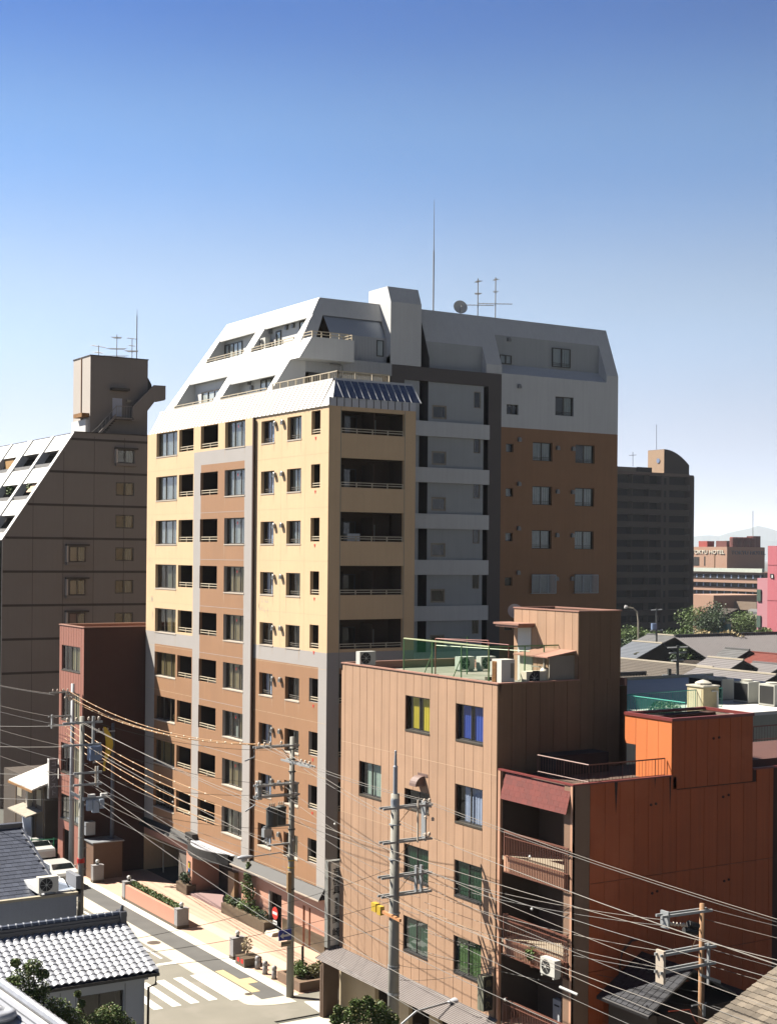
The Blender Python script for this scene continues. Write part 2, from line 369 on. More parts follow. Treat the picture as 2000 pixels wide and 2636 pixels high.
for f in range(NF):
    s = rz(f)
    for j, (a, b, p, q, k) in enumerate(LC):
        bot = s-0.01+p; top = 29.405 if f == 0 else s+q
        if k == 'win':
            cu = curt_w if f < 3 else random.choice((curt_y, curt_y, curt_g, None)); fr_ = (0.0, 1.0) if f < 3 else random.choice(((0.0, .35), (.05, .6), (.3, .95), (.6, 1.0), (.1, .9)))
            window(B, 'X', XL, a, b, bot, top, 3, frame_m, G1, cu, fr_, 0.22, 0.07, sill_m)
            if f > 2 and random.random() < .6: MB().box(XL+.5, XL+.8, a+.4+random.random(), a+1.0+random.random(), bot, bot+random.uniform(.3, .8)).build('furniture', random.choice((curt_y, curt_w, niche_m)), B)
            if f < NF-1: inst(tri_me, 'fire_access_marker', B, (XL+0.17, a+(b-a)*(0.09 if j == 0 else 0.46), top-0.22))
        else:
            inst(rail_mesh('X', b-a-0.04, 0.3, 3), 'railing', B, (XL+0.08, a+0.02, bot+0.002))
            mbq = MB(); mbq.box(XL+1.44, XL+1.5, a+0.35, a+1.5, bot-0.0, bot+1.2); mbq.build('balcony_door', [frame_m], B)
    for j, (a, b, p, q, k) in enumerate(RC):
        bot = s+p; top = s+q
        if k == 'win':
            if j == 0:
                window(B, 'X', XF, a, b, bot, top, 2, frame_m, G1, curt_y if f == 4 else curt_w, (0.0, 0.42), 0.24, 0.05, sill_m, bar=True)
                if f != 4:
                    mbq = MB(); mbq.face([(XF+0.42, a+0.88, bot+0.05), (XF+0.42, b-0.1, bot+0.05), (XF+0.42, b-0.1, top-0.05), (XF+0.42, a+0.88, top-0.05)]); mbq.build('curtain', curt_b, B)
            else:
                window(B, 'X', XF, a, b, bot, top, 2, frame_m, G1, curt_w if f < 3 else random.choice((curt_y, curt_g, None)), (0, 1) if f < 3 else random.choice(((0.1, 0.6), (0, .3), (.6, 1))), 0.24, 0.05, sill_m, bar=True)
        else:
            inst(rail_mesh('X', b-a-0.04, 0.26, 2), 'railing', B, (XF+0.08, a+0.02, bot+0.002))
            inst(door_me, 'service_door', B, (XF+0.5, a+0.02, bot-0.45))
            if f < NF-1:
                inst(tri_me, 'fire_access_marker', B, (XF-0.012, (a+b)/2, bot-0.14))
    inst(vent_me, 'vent_hood', B, (XF, 73.68, s+1.06)); inst(vent_me, 'vent_hood', B, (XF, 72.76, s+1.08))
    # wing balconies facing the camera side
    b0 = 28.0-STO*f
    inst(rail_mesh('Y', 3.94, 0.26, 5), 'railing', B, (39.22, YF+0.07, b0+0.002))
    if f < 6:
        window(B, 'Y', YF, 39.25, 41.0, b0-0.25, b0+1.1, 2, frame_black, G1, curt_w if f in (1, 2, 5) else None, (0.1, 0.55), 1.44, 0.05)
        mbq = MB(); mbq.box(41.35, 41.42, YF+0.2, YF+1.45, b0-0.2, b0+1.3); mbq.build('balcony_partition', niche_m, B)
        mbq = MB(); mbq.box(41.6, 42.2, YF+1.40, YF+1.46, b0-0.25, b0+0.95); mbq.build('balcony_door', curt_w if f % 2 == 0 else niche_m, B)
    if f == 2:
        MB().box(39.9, 40.7, YF+0.5, YF+0.85, b0-0.2, b0+0.42).build('air_conditioner', white_p, B)
# rendered joint and recessed control lines
mb = MB()
for z in [15.4-0.01]: pass
for f in range(1, NF):
    z = 27.84-STO*f-0.95
    mb.box(XL-0.004, XL+0.01, 77.4, 83.52, z-0.012, z+0.012)
mb.build('expansion_joint', gray_t, B)

mb = MB()
for f in range(NF):
    s = rz(f)
    for (a, b) in ((73.85, 75.5), (70.65, 72.31), (87.2, 90.62), (77.36, 80.1)):
        xx = (XF if a < 76 else XL)-.003
        for y in (a+.03, b-.05):
            w = random.uniform(.03, .07); h_ = random.uniform(.3, 1.0); mb.face([(xx, y, s-.07), (xx, y+w, s-.07), (xx, y+w*.5, s-.07-h_)])
mb.build('sill_stain', mat('faint_stain', (0.50, 0.37, 0.25), .85, .1), B, kind='stuff')
mb = MB()
for z in [27.84-STO*f-0.93 for f in range(0, NF)]: mb.box(XF-.003, XF+.01, YF+.02, YW-.05, z-.008, z+.008); mb.box(XL-.003, XL+.01, 84.6, YB-.02, z-.008, z+.008)
for y in (76.1, 73.0, 70.2): mb.box(XF-.003, XF+.01, y-.006, y+.006, 16.2, 29.4)
mb.build('tile_joint', mat('tile_joint_pale', (0.62, 0.47, 0.30), .85, .1), B)
mb = MB()
for x in (39.17, 43.24): mb.box(x-.02, x+.02, YF-.004, YF+.01, 3.2, 29.4)
mb.build('tile_joint', mat('joint_grey_green', (0.33, 0.33, 0.27), .85), B)
mb = MB()
for (xx, y, z) in ((XL, 91.3, 23.0), (XL, 91.0, 22.3), (XL, 91.5, 20.8), (XL, 91.2, 18.4), (XL, 90.9, 17.4), (XF, 75.6, 18.4), (XF, 75.0, 18.3), (XF, 74.6, 18.2)):
    for _ in range(5):
        yy, zz = y+random.uniform(-.25, .25), z+random.uniform(-.5, .5); mb.face([(xx-.004, yy, zz), (xx-.004, yy+random.uniform(.04, .16), zz+.05), (xx-.004, yy+.06, zz+random.uniform(.15, .5))])
mb.build('repair_mark', mat('pale_repair', (0.52, 0.47, 0.36), .85), B, kind='stuff')

# ---- ribbed metal eave
pn = MB(); w_ = 0.4915
pn.hexa([(0, 0, 0), (0.05, 0, 0), (0.05, w_, 0), (0, w_, 0)], [(0.80, 0, 1.5), (0.85, 0, 1.5), (0.85, w_, 1.5), (0.80, w_, 1.5)], 0)
pn.hexa([(-0.035, -0.018, 0), (0.01, -0.018, 0), (0.01, 0.018, 0), (-0.035, 0.018, 0)], [(0.765, -0.018, 1.5), (0.81, -0.018, 1.5), (0.81, 0.018, 1.5), (0.765, 0.018, 1.5)], 1)
pn = pn.build('roof_panel', [skirt_m, skirt_rib]); pm = pn.data; bpy.data.objects.remove(pn)
n = 49
for k in range(48): inst(pm, 'roof_panel', B, (XF-0.07, YF+0.86+k*0.4915, 29.43))
pn = MB(); w2 = 0.437
pn.hexa([(0, -0.06, 0.47), (w2, -0.06, 0.47), (w2, 0.0, 0.47), (0, 0.0, 0.47)], [(0, 0.72, 1.5), (w2, 0.72, 1.5), (w2, 0.78, 1.5), (0, 0.78, 1.5)], 0)
pn.hexa([(-0.014, -0.10, 0.45), (0.014, -0.10, 0.45), (0.014, -0.05, 0.45), (-0.014, -0.05, 0.45)], [(-0.014, 0.68, 1.5), (0.014, 0.68, 1.5), (0.014, 0.72, 1.5), (-0.014, 0.72, 1.5)], 1)
pn = pn.build('roof_panel', [mat('blue_reflecting_metal', (0.42, 0.50, 0.66), 0.16, 0.03, metal=0.9, fine=0), skirt_m]); pm2 = pn.data; bpy.data.objects.remove(pn)
pn = MB(); pn.box(0, w2, 0, 0.05, 0, 0.46, 0); pn.box(-0.012, 0.012, -0.03, 0.01, 0, 0.46, 1)
pn = pn.build('fascia_panel', [mat('zinc_fascia', (0.62, 0.63, 0.66), 0.5, 0.04, metal=0.2, fine=0), darkgray]); pm3 = pn.data; bpy.data.objects.remove(pn)
for k in range(11): inst(pm2, 'roof_panel', B, (39.24+k*w2, YF-0.02, 29.43))
for k in range(12): inst(pm3, 'fascia_panel', B, (XF+0.0+k*0.461, YF-0.03, 29.43))
mb = MB()   # hips, cap and terrace deck
mb.face([(XF-0.07, YF+0.88, 29.43), (XF-0.07, YF-0.06, 29.43), (XF+0.19, YF-0.09, 29.9), (XF+0.76, YF+0.70, 30.93), (XF+0.76, YF+0.88, 30.93)], 0)
mb.face([(XF+0.19, YF-0.09, 29.9), (39.25, YF-0.09, 29.9), (39.25, YF+0.70, 30.93), (XF+0.76, YF+0.70, 30.93)], 2)
mb.face([(XF-0.07, YF-0.06, 29.43), (XF+0.02, YF-0.06, 29.43), (XF+0.19, YF-0.09, 29.9)], 1)
mb.face([(44.03, YF-0.09, 29.9), (44.22, YF-0.09, 29.9), (44.1, YF+0.7, 30.93), (44.03, YF+0.7, 30.93)], 2)
for k in range(2): mb.tube([(XF-0.07+0.0, YF+0.37-k*0.45, 29.43), (XF+0.76-0.4*k, YF+0.66-0.55*k, 30.93-0.75*k)], 0.02, 4, 3)
mb.tube([(44.22, YF-0.1, 29.88), (44.12, YF+0.7, 30.95)], 0.04, 5, 1)
mb.box(XF+0.72, XF+0.92, YF+0.70, YB, 30.90, 31.03, 0)
mb.box(XF+0.72, 44.15, YF+0.68, YF+0.88, 30.90, 31.03, 1)
mb.box(XF+0.92, 44.1, YF+0.88, YW, 30.70, 30.86, 0); mb.box(XF+0.92, 47.7, YW, 78.0, 30.70, 30.85, 0); mb.box(XF+0.92, 41.3, 78.0, YB, 30.70, 30.86, 0)
mb.box(43.95, 44.15, YF+0.88, YW, 29.43, 31.0, 0)
mb.build('eave_cap', [white_p, MATS['zinc_fascia'], MATS['blue_reflecting_metal'], skirt_rib], B)

# ---- upper white storeys
def sx(z): return 39.4+(z-31)/1.557
def yo(z): return 76.3 if z <= 33.84 else 76.3+0.4*(z-33.84)
ZT = 37.15
mb = MB()
opens = [(84.40, 89.95, 34.25, 35.95), (77.55, 83.25, 34.25, 35.97), (84.46, 90.5, 30.99, 32.95), (77.0, 83.35, 30.99, 32.27)]
def yl(z): return 92.0-(z-31)/6.15*1.6
us = [76.3, 77.0, 77.55, 83.25, 83.35, 84.40, 84.46, 89.95, 90.4]
us = sorted(set([77.6]+[h[0] for h in opens]+[h[1] for h in opens]))
zs = sorted(set([30.9, ZT, 33.84]+[h[2] for h in opens]+[h[3] for h in opens]))
for a, b in zip(us, us[1:]):
    for p, q in zip(zs, zs[1:]):
        if any(h[0] < (a+b)/2 < h[1] and h[2] < (p+q)/2 < h[3] for h in opens): continue
        if a < yo((p+q)/2)-0.01 and a < 77.5: 
            if p > 33.9 and a < 77.6: 
                continue
        mb.face([(sx(p), a, p), (sx(p), b, p), (sx(q), b, q), (sx(q), a, q)], 0)
# left and right margins of the slope
for p, q in ((30.9, ZT),): mb.face([(sx(p), 90.5, p), (sx(p), 92.05, p), (sx(q), 90.52, q), (sx(q), 90.5, q)], 0)
um = min(us)
mb.face([(sx(30.9), 76.3, 30.9), (sx(30.9), um, 30.9), (sx(33.84), um, 33.84), (sx(33.84), 76.3, 33.84)], 0)
mb.face([(sx(33.84), 76.3, 33.84), (sx(33.84), 77.55, 33.84), (sx(36.965), 77.55, 36.965)], 0)
mb.face([(sx(33.84), 77.55, 33.84), (sx(34.25), 77.55, 34.25), (sx(34.25), 77.6, 34.25), (sx(33.84), 77.6, 33.84)], 0)
mb.face([(sx(36.965), 77.55, 36.965), (sx(36.965), 77.63, 36.965), (sx(ZT), 77.63, ZT)], 0)
back_x = {0: 42.95, 1: 42.95, 2: 41.0, 3: 40.9}
for i, (a, b, p, q) in enumerate(opens):
    xb = back_x[i]; wb = 7
    for y in (a, b): mb.face([(sx(p), y, p), (xb, y, p), (xb, y, q), (sx(q), y, q)], 0)
    mb.face([(sx(p), a, p), (sx(p), b, p), (xb, b, p), (xb, a, p)], 7)
    mb.face([(sx(q), a, q), (sx(q), b, q), (xb, b, q), (xb, a, q)], 0)
    mb.face([(xb, a, p), (xb, b, p), (xb, b, q), (xb, a, q)], 6)
    mb.box(sx(q)-0.02, sx(q)+0.12, a, b, q-0.14, q+0.02, 6)          # lip
# end wall, roof, ridge
mb.face([(sx(31), 92.0, 31), (66.1, 92.0, 31), (66.1, 90.5, ZT), (sx(ZT), 90.5, ZT)], 0)
mb.face([(sx(ZT), 77.6, ZT), (66.1, 77.6, ZT), (66.1, 90.5, ZT), (sx(ZT), 90.5, ZT)], 7)
mb.face([(66.1, 76.3, 31), (66.1, 92, 31), (66.1, 90.5, ZT), (66.1, 77.63, ZT), (66.1, 76.3, 33.84)], 0)
# -Y side: left notch surround (X slope..48.4)
def yp(x, z): return (x, yo(z), z)
def ystrip(x0, x1, z0, z1, mi=0):
    zz = [z0]+([33.84] if z0 < 33.84 < z1 else [])+[z1]
    for p, q in zip(zz, zz[1:]): mb.face([yp(x0, p), yp(x1, p), yp(x1, q), yp(x0, q)], mi)
# lower side wall under the sloped leg
mb.face([yp(sx(30.9), 30.9), yp(41.72, 30.9), yp(41.72, 33.06), yp(sx(33.06), 33.06)], 0)
mb.face([yp(41.72, 32.36), yp(44.0, 32.36), yp(44.0, 33.06), yp(41.72, 33.06)], 8)
mb.face([yp(41.72, 30.9), (41.72, 76.6, 30.9), (41.72, 76.6, 33.0), yp(41.72, 33.0)], 0)
ystrip(43.45, 44.0, 30.9, 32.36, 8)
# balcony floor level and above: leg of the slope to the ridge
ZN = 36.0
mb.face([yp(sx(33.06), 33.06), yp(sx(33.06)+1.3, 33.06), yp(sx(33.84)+1.0, 33.84), yp(sx(33.84), 33.84)], 0)
mb.face([yp(sx(33.84), 33.84), yp(sx(33.84)+1.0, 33.84), yp(sx(ZN)+0.75, ZN), yp(sx(ZN), ZN)], 0)
mb.face([yp(sx(ZN), ZN), yp(48.05, ZN), yp(47.7, ZT), yp(sx(ZT), ZT)], 0)
# right post of the notch
mb.face([yp(47.7, 33.28), yp(48.35, 33.28), yp(48.35, 33.9), yp(47.68, 33.9)], 0)
mb.face([yp(47.68, 33.9), yp(48.35, 33.9), yp(48.35, ZN), yp(47.6, ZN)], 0)
mb.face([yp(47.68, 33.28), (47.68, 77.6, 33.28), (47.6, 77.6, ZN), yp(47.6, ZN), yp(47.68, 33.9)], 0)
# inner volume of the notch: corrugated wall below, metal slope above
yn = 76.75
mb.face([(sx(33.06)+0.5, yn+0.7, 33.06), (44.5, yn+0.7, 33.06), (44.5, yn+0.7, ZN), (sx(ZN)+0.3, yn+0.7, ZN)], 3)
mb.face([(44.45, yn, 33.2), (47.68, yn, 33.2), (47.68, yn, 34.9), (44.45, yn, 34.9)], 8)
mb.face([(44.45, yn, 33.2), (44.45, yn+0.8, 33.2), (44.45, yn+0.8, 34.9), (44.45, yn, 34.9)], 8)
mb.face([(43.62, yn, 34.9), (47.62, yn, 34.9), (47.45, yn+0.52, ZN), (43.45, yn+0.52, ZN)], 9)
mb.face([(43.62, yn, 34.9), (43.45, yn+0.52, ZN), (43.45, yn+0.8, ZN), (43.62, yn+0.8, 34.9)], 4)
mb.face([(43.62, yn, 33.2), (44.45, yn, 33.2), (44.45, yn, 34.9), (43.62, yn, 34.9)], 8)
# corrugated band and dark gap over the lower terrace
mb.box(44.0, 47.68, 76.12, 76.3, 32.52, 33.28, 8)
mb.face([(43.9, 76.9, 30.9), (47.7, 76.9, 30.9), (47.7, 76.9, 32.52), (43.9, 76.9, 32.52)], 7)
mb.face([(43.9, 76.12, 32.52), (47.7, 76.12, 32.52), (47.7, 76.9, 32.52), (43.9, 76.9, 32.52)], 7)
mb.box(47.2, 47.69, 76.35, 76.8, 32.0, 32.5, 3)
# stair tower
TZ = 38.15
mb.face([(47.68, 76.3, 33.28), (49.95, 76.3, 33.28), (49.95, 76.3, 37.15), (47.68, 76.3, 37.15)], 0)
mb.face([(47.68, 76.3, 37.15), (49.95, 76.3, 37.15), (49.95, 76.72, TZ), (47.68, 76.72, TZ)], 0)
mb.face([(47.68, 76.3, 33.28), (47.68, 78.93, 33.28), (47.68, 78.93, TZ), (47.68, 76.72, TZ), (47.68, 76.3, 37.15)], 0)
mb.face([(49.95, 76.3, 33.28), (49.95, 78.93, 33.28), (49.95, 78.93, TZ), (49.95, 76.72, TZ), (49.95, 76.3, 37.15)], 0)
mb.face([(47.68, 78.93, 36), (49.95, 78.93, 36), (49.95, 78.93, TZ), (47.68, 78.93, TZ)], 0)
mb.face([(47.68, 76.72, TZ), (49.95, 76.72, TZ), (49.95, 78.93, TZ), (47.68, 78.93, TZ)], 0)
mb.face([yp(48.35, 33.28), (48.35, 76.31, 33.28), (48.35, 77.3, ZT), yp(48.35, ZT)], 0)
# slot
mb.face([(49.95, 78.0, 33.28), (50.58, 78.0, 33.28), (50.58, 78.0, 36.35), (49.95, 78.0, 36.35)], 3)
mb.face([(50.58, 76.3, 33.28), (50.58, 78.0, 33.28), (50.58, 78.0, 36.35), yp(50.58, 36.35), yp(50.58, 33.84)], 10)
mb.face([(49.95, 76.32, 33.28), (49.955, 78.0, 33.28), (49.955, 78.0, 36.35), (49.955, 77.2, 36.35)], 3)
ystrip(49.95, 50.62, 36.35, ZT)
# middle bay: wall then slope
zk = 35.0; yk = yo(zk)
mb.face([(50.6, yk, 33.28), (55.0, yk, 33.28), (55.0, yk, zk), (50.6, yk, zk)], 7)
mb.face([(50.6, yk-0.0, zk), (55.0, yk, zk), yp(55.0, ZT), yp(50.6, ZT)], 0)
mb.face([(54.98, 76.3, 33.28), (54.98, yk, 33.28), (54.98, yk, zk), (54.98, 76.3, 33.84)], 0)
ystrip(54.98, 56.22, 33.28, ZT)
# right bay
z1_, z2_ = 34.05, 35.95; yw = yo(z2_)
mb.face([(56.22, yw, z1_), (65.05, yw, z1_), (65.05, yw, z2_), (56.22, yw, z2_)], 7)
mb.face([(56.22, 76.3, 33.34), (65.05, 76.3, 33.34), (65.05, yw, z1_), (56.22, yw, z1_)], 0)
ystrip(56.22, 65.05, z2_, ZT)
ystrip(65.05, 66.1, 33.34, ZT)
for x in (56.22, 65.05): mb.face([(x, 76.3, 33.34), (x, yw, z1_), (x, yw, z2_), (x, 76.3, 33.84)], 0)
# right wing lower face
hw = []
for f in range(-1, 5):
    s = 27.77-STO*f
    if f >= 0:
        hw += [(58.8, 60.44, s, s+1.23, 0.9, 3), (62.4, 64.06, s, s+1.23, 0.9, 3), (56.62, 57.22, s+0.47, s+1.02, 0.9, 3)]
hw += [(60.65, 62.23, 30.87, 32.13, 0.9, 3), (56.63, 57.6, 30.7, 31.36, 0.9, 3)]
facade(mb, 'Y', YW, 56.2, 66.1, 0, 33.34, hw, 1, (), (29.85,), lambda x, z: 0 if z > 29.85 else 1, 0.16, 3)
# dark frame
mb.box(55.17, 56.2, YW-0.02, YW+0.3, 0, 33.26, 5)
mb.box(47.7, 55.17, YW-0.02, YW+0.3, 32.4, 33.26, 5)
mb.box(47.7, 48.72, YW-0.02, YW+0.3, 30.0, 32.4, 5)
hs_ = []
for f in range(-1, 6):
    s = 27.19-STO*f
    hs_ += [(50.88, 51.99, s+0.0, s+0.86, 0.6, 3), (54.1, 54.63, s+0.86, s+1.92, 0.6, 3)]
facade(mb, 'Y', YW+0.1, 43.95, 49.92, 0, 32.4, [], 1, (), (), lambda x, z: 7)
facade(mb, 'Y', YW+0.1, 50.58, 54.87, 0, 32.4, hs_, 1, (), (), lambda x, z: 7, 0.12, 3)
for x0, x1 in ((49.92, 50.58), (54.87, 55.17)):
    mb.face([(x0, YW+1.6, 0), (x1, YW+1.6, 0), (x1, YW+1.6, 32.4), (x0, YW+1.6, 32.4)], 3)
    for x in (x0, x1): mb.face([(x, YW+0.1, 0), (x, YW+1.6, 0), (x, YW+1.6, 32.4), (x, YW+0.1, 32.4)], 10)
metal_slope = mat('upper_metal_slope', (0.50, 0.55, 0.62), 0.35, 0.04, metal=0.3, fine=0)
dim_wall = mat('grey_slot_wall', (0.15, 0.14, 0.13), 0.8, 0.05)
upper = mb.build('upper_wall', [white_p, brown, gray_t, int_dark, niche_m, darkgray, white_p, pale_wall, white_c, metal_slope, dim_wall], B)
for f in range(-1, 6):
    s = 27.19-STO*f
    MB().box(43.97, 55.2, YW-0.14, YW+0.08, s-0.23-0.0, s-0.23-0.93+1.86-0.93, 0) if False else None
    zt = 29.89-STO*f
    if f >= 0: MB().box(43.97, 55.18, YW-0.16, YW+0.08, zt-0.94, zt, 0).build('parapet_band', white_p, B)
    window(B, 'Y', YW+0.1, 50.88, 51.99, s, s+0.86, 1, mat('beige_window_frame', (0.33, 0.27, 0.19), 0.5, 0.03, fine=0), glass_dk, None, depth=0.02, t=0.1)
    window(B, 'Y', YW+0.1, 54.1, 54.63, s+0.86, s+1.92, 1, MATS['beige_window_frame'], glass_dk, None, depth=0.03, t=0.05)
for f in range(0, 5):
    s = 27.77-STO*f
    window(B, 'Y', YW, 58.8, 60.44, s, s+1.23, 2, frame_m, G1, curt_w, (0, 1), 0.14, 0.05, bar=True)
    window(B, 'Y', YW, 62.4, 64.06, s, s+1.23, 2, frame_m, G1, curt_w, (0.5, 1) if f < 1 else (0.05, 1), 0.14, 0.05, bar=True)
    window(B, 'Y', YW, 56.62, 57.22, s+0.47, s+1.02, 1, frame_m, G1, curt_w if f < 3 else None, (0, .6), 0.14, 0.04)
    for x, z in ((57.65, s+1.35), (60.85, s+0.95), (62.15, s+0.95)): inst(venty_me, 'vent_hood', B, (x, YW, z))
    if f == 3:
        for a in (58.68, 62.3):
            g = MB()
            for k in range(22): g.box(a, a+1.98, YW-0.24, YW-0.22, s+0.02-0.05+k*0.055, s+0.045-0.05+k*0.055)
            for k in range(4): x = a+k*0.66; g.box(x-0.02, x+0.02, YW-0.26, YW-0.2, s-0.05, s+1.18)
            g.box(a, a+1.98, YW-0.22, YW, s-0.06, s-0.03); g.box(a, a+1.98, YW-0.25, YW-0.2, s+1.16, s+1.2)
            g.build('window_grille', pipe_m, B)
window(B, 'Y', YW, 60.65, 62.23, 30.87, 32.13, 2, frame_m, G1, curt_w, (0.5, 1), 0.14, 0.05, bar=True)
window(B, 'Y', YW, 56.63, 57.6, 30.7, 31.36, 2, frame_m, G1, None, (0, 1), 0.14, 0.05)
inst(venty_me, 'vent_hood', B, (57.6, YW, 32.6))
inst(venty_me, 'vent_hood', B, (57.35, yw, 35.75))
window(B, 'Y', yw-0.18, 60.95, 62.5, 34.2, 35.48, 2, frame_m, G1, curt_w, (0.5, 1), 0.06, 0.05, bar=True)
window(B, 'Y', yw-0.18, 56.6, 57.55, 34.08, 34.66, 2, frame_m, G1, None, (0, 1), 0.06, 0.05)
window(B, 'Y', yn-0.1, 46.95, 47.45, 33.75, 34.75, 1, frame_black, G1, None, (0, 1), 0.06, 0.05)
MB().box(55.9+1.0, 57.7, yw-0.02, yw-0.005, 33.2, 33.21).build('window_drip', white_p, B)
# corrugation ribs
mb = MB()
for k in range(34): x = 44.05+k*0.108; mb.box(x-0.02, x+0.02, 76.10, 76.12, 32.53, 33.27)
for k in range(30): x = 44.5+k*0.108; (x < 46.9 or x > 47.5) and mb.box(x-0.02, x+0.02, yn-0.02, yn, 33.22, 34.88)
for k in range(22): x = 41.8+k*0.1; mb.box(x-0.018, x+0.018, 76.28, 76.3, 32.37, 33.04)
mb.build('corrugation', white_c, B)
# front balconies of the sloped storeys
def opened(a, b, z, x): inst(rail_mesh('X', b-a, 0.3, max(3, int((b-a)/1.0)), r=0.025) if False else rail_mesh('X', b-a, 0.3, max(3, int((b-a)/1.0))), 'railing', B, (x, a, z))
for i, (a, b, p, q) in enumerate(opens): opened(a+0.03, b-0.03, p+0.01, sx(p)+0.12)
window(B, 'X', 42.95-0.1, 87.25, 90.0-0.1, 34.28, 35.62, 4, frame_m, G1, curt_w, (0.35, 0.7), 0.03, 0.07)
window(B, 'X', 42.95-0.1, 81.75, 82.4, 34.28, 35.62, 1, frame_m, G1, curt_w, (0.1, 1), 0.03, 0.08)
window(B, 'X', 42.95-0.1, 78.0, 79.3, 34.28, 35.85, 2, frame_m, G1, None, (0.1, 1), 0.03, 0.07)
window(B, 'X', 40.9, 86.3, 89.3, 31.02, 32.22, 3, frame_m, G1, curt_y, (0.1, 1), 0.03, 0.07)
window(B, 'X', 40.8, 78.3, 80.45, 31.02, 32.2, 3, frame_m, G1, curt_w, (0.1, 0.7), 0.03, 0.07)
for y in (83.05, 80.95, 80.05, ): inst(vent_me, 'vent_hood', B, (42.95, y, 35.72))
inst(vent_me, 'vent_hood', B, (40.9, 81.95, 32.2)); inst(vent_me, 'vent_hood', B, (40.9, 81.6, 31.85))
def ac_unit(name, label, x, y, z, rot=0, w=0.8, d=0.3, h=0.62, body=None, parent=None, group=None, fan='dark'):
    a = thing(name, label, 'air conditioner', (x, y, z), group)
    m = MB(); m.box(-w/2, w/2, -d/2, d/2, 0.08, h+0.08); m.box(-w/2+0.05, -w/2+0.12, -d/2, d/2, 0, 0.08); m.box(w/2-0.12, w/2-0.05, -d/2, d/2, 0, 0.08)
    def off(mm): mm.v = [(p[0]+x, p[1]+y, p[2]+z) for p in mm.v]; return mm
    off(m).build('casing', body or mat('ac_casing', (0.66, 0.66, 0.60), 0.55, 0.05, fine=0.03), a)
    m = MB(); m.lathe((-w*0.12, 0, 0.08+h/2), [(h*0.40, -d/2-0.02), (h*0.43, -d/2+0.0)], 20, axis='Y')
    off(m).build('fan_grille', black_m if fan == 'dark' else mat('fan_grey', (0.1, 0.1, 0.1), 0.6), a)
    m = MB(); m.lathe((-w*0.12, 0, 0.08+h/2), [(h*0.07, -d/2-0.035), (h*0.07, -d/2-0.02)], 12, axis='Y')
    for k in range(8):
        t = k*math.pi/4; m.tube([(-w*0.12, -d/2-0.03, 0.08+h/2), (-w*0.12+math.cos(t)*h*0.41, -d/2-0.03, 0.08+h/2+math.sin(t)*h*0.41)], 0.006, 4)
    off(m).build('fan_guard', MATS['ac_casing'], a)
    a.rotation_euler = (0, 0, rot)
    return a
ac_unit('air_conditioner', 'beige outdoor unit behind the railing of the white block\'s right upper balcony', 42.35, 82.9, 34.28, R(-90), 0.8, 0.32, 0.85)
# projecting corner balcony
mb = MB()
x0b, x1b = 41.42, 44.35
def q(x, z, y): return (x, y, z)
mb.prism([(sx(33.0), 75.15, 33.0), (44.4, 75.15, 33.0), (44.4, 75.15, 34.3), (sx(34.3), 75.15, 34.3)], (0, 0.12, 0), 0)
mb.prism([(sx(33.0), 75.27, 33.0), (sx(33.0)+0.15, 75.27, 33.0), (sx(34.3)+0.15, 75.27, 34.3), (sx(34.3), 75.27, 34.3)], (0, 1.03, 0), 0)
mb.box(44.28, 44.4, 75.27, 76.3, 33.0, 34.3, 0); mb.box(sx(33.0)+0.15, 44.28, 75.27, 76.7, 33.0, 33.12, 0)
mb.build('corner_balcony', white_p, B)
inst(rail_mesh('Y', 2.45, 0.34, 5), 'railing', B, (sx(34.3)+0.05, 75.2, 34.3)); inst(rail_mesh('X', 1.0, 0.34, 2), 'railing', B, (sx(34.3)+0.05, 75.25, 34.3)); inst(rail_mesh('X', 1.0, 0.34, 2), 'railing', B, (44.3, 75.25, 34.3))
window(B, 'Y', 76.2, 41.95, 43.4, 30.95, 32.33, 2, frame_m, G1, None, (0, 1), 0.05, 0.06)
MB().face([(41.95, 76.292, 30.95), (43.4, 76.292, 30.95), (43.4, 76.292, 32.33), (41.95, 76.292, 32.33)]).build('room_interior', int_dark, B)
mb = MB(); mb.tube([(43.2, 75.9, 32.9), (44.1, 76.0, 32.85), (44.1, 76.0, 32.2), (43.9, 76.0, 32.1)], 0.05, 6); mb.build('drain_pipe', vent_m, B)
# terrace railings on the eave
inst(rail_mesh('X', 7.6, 0.42, 9, bars=40, rails=1), 'railing', B, (XF+1.0, YF+0.85, 31.02))
inst(rail_mesh('Y', 3.3, 0.42, 4, bars=26, rails=1), 'railing', B, (XF+1.0, YF+0.85, 31.02))
# ---- ground storey
mb = MB()
pink = mat('pink_tile', (0.62, 0.335, 0.235), 0.6, 0.04, 0.9, fine=0.04)
base_m = mat('dark_granite_base', (0.115, 0.085, 0.05), 0.35, 0.1, 6, fine=0.1)
gh = [(72.47, 74.03, 0.02, 2.23, 0.5, 3), (69.74, 69.98, 0.0, 2.24, 0.35, 3), (69.11, 69.30, 0.0, 2.24, 0.35, 3)]
facade(mb, 'X', XF, 67.56, 77.75, 0, 3.12, gh, 1, (72.4,), (1.03,), lambda y, z: 1 if (z < 1.03 and y < 72.4) else 0, 0.2, 3)
facade(mb, 'Y', 67.56, XF, 43.95, 0, 3.12, [], 1, (), (1.03,), lambda y, z: 1 if z < 1.03 else 0)
mb.box(XF, XF+0.5, 77.75, 78.8, 0, 3.12, 0)
mb.face([(XF+1.6, 78.8, 0), (XF+1.6, 84.0, 0), (XF+1.6, 84.0, 3.12), (XF+1.6, 78.8, 3.12)], 3)
mb.face([(XF, 78.8, 3.1), (XF+1.6, 78.8, 3.1), (XF+1.6, 84, 3.1), (XF, 84, 3.1)], 3)
mb.box(XF-0.25, XF+2.6, 84.0, 84.9, 0, 3.12, 0)
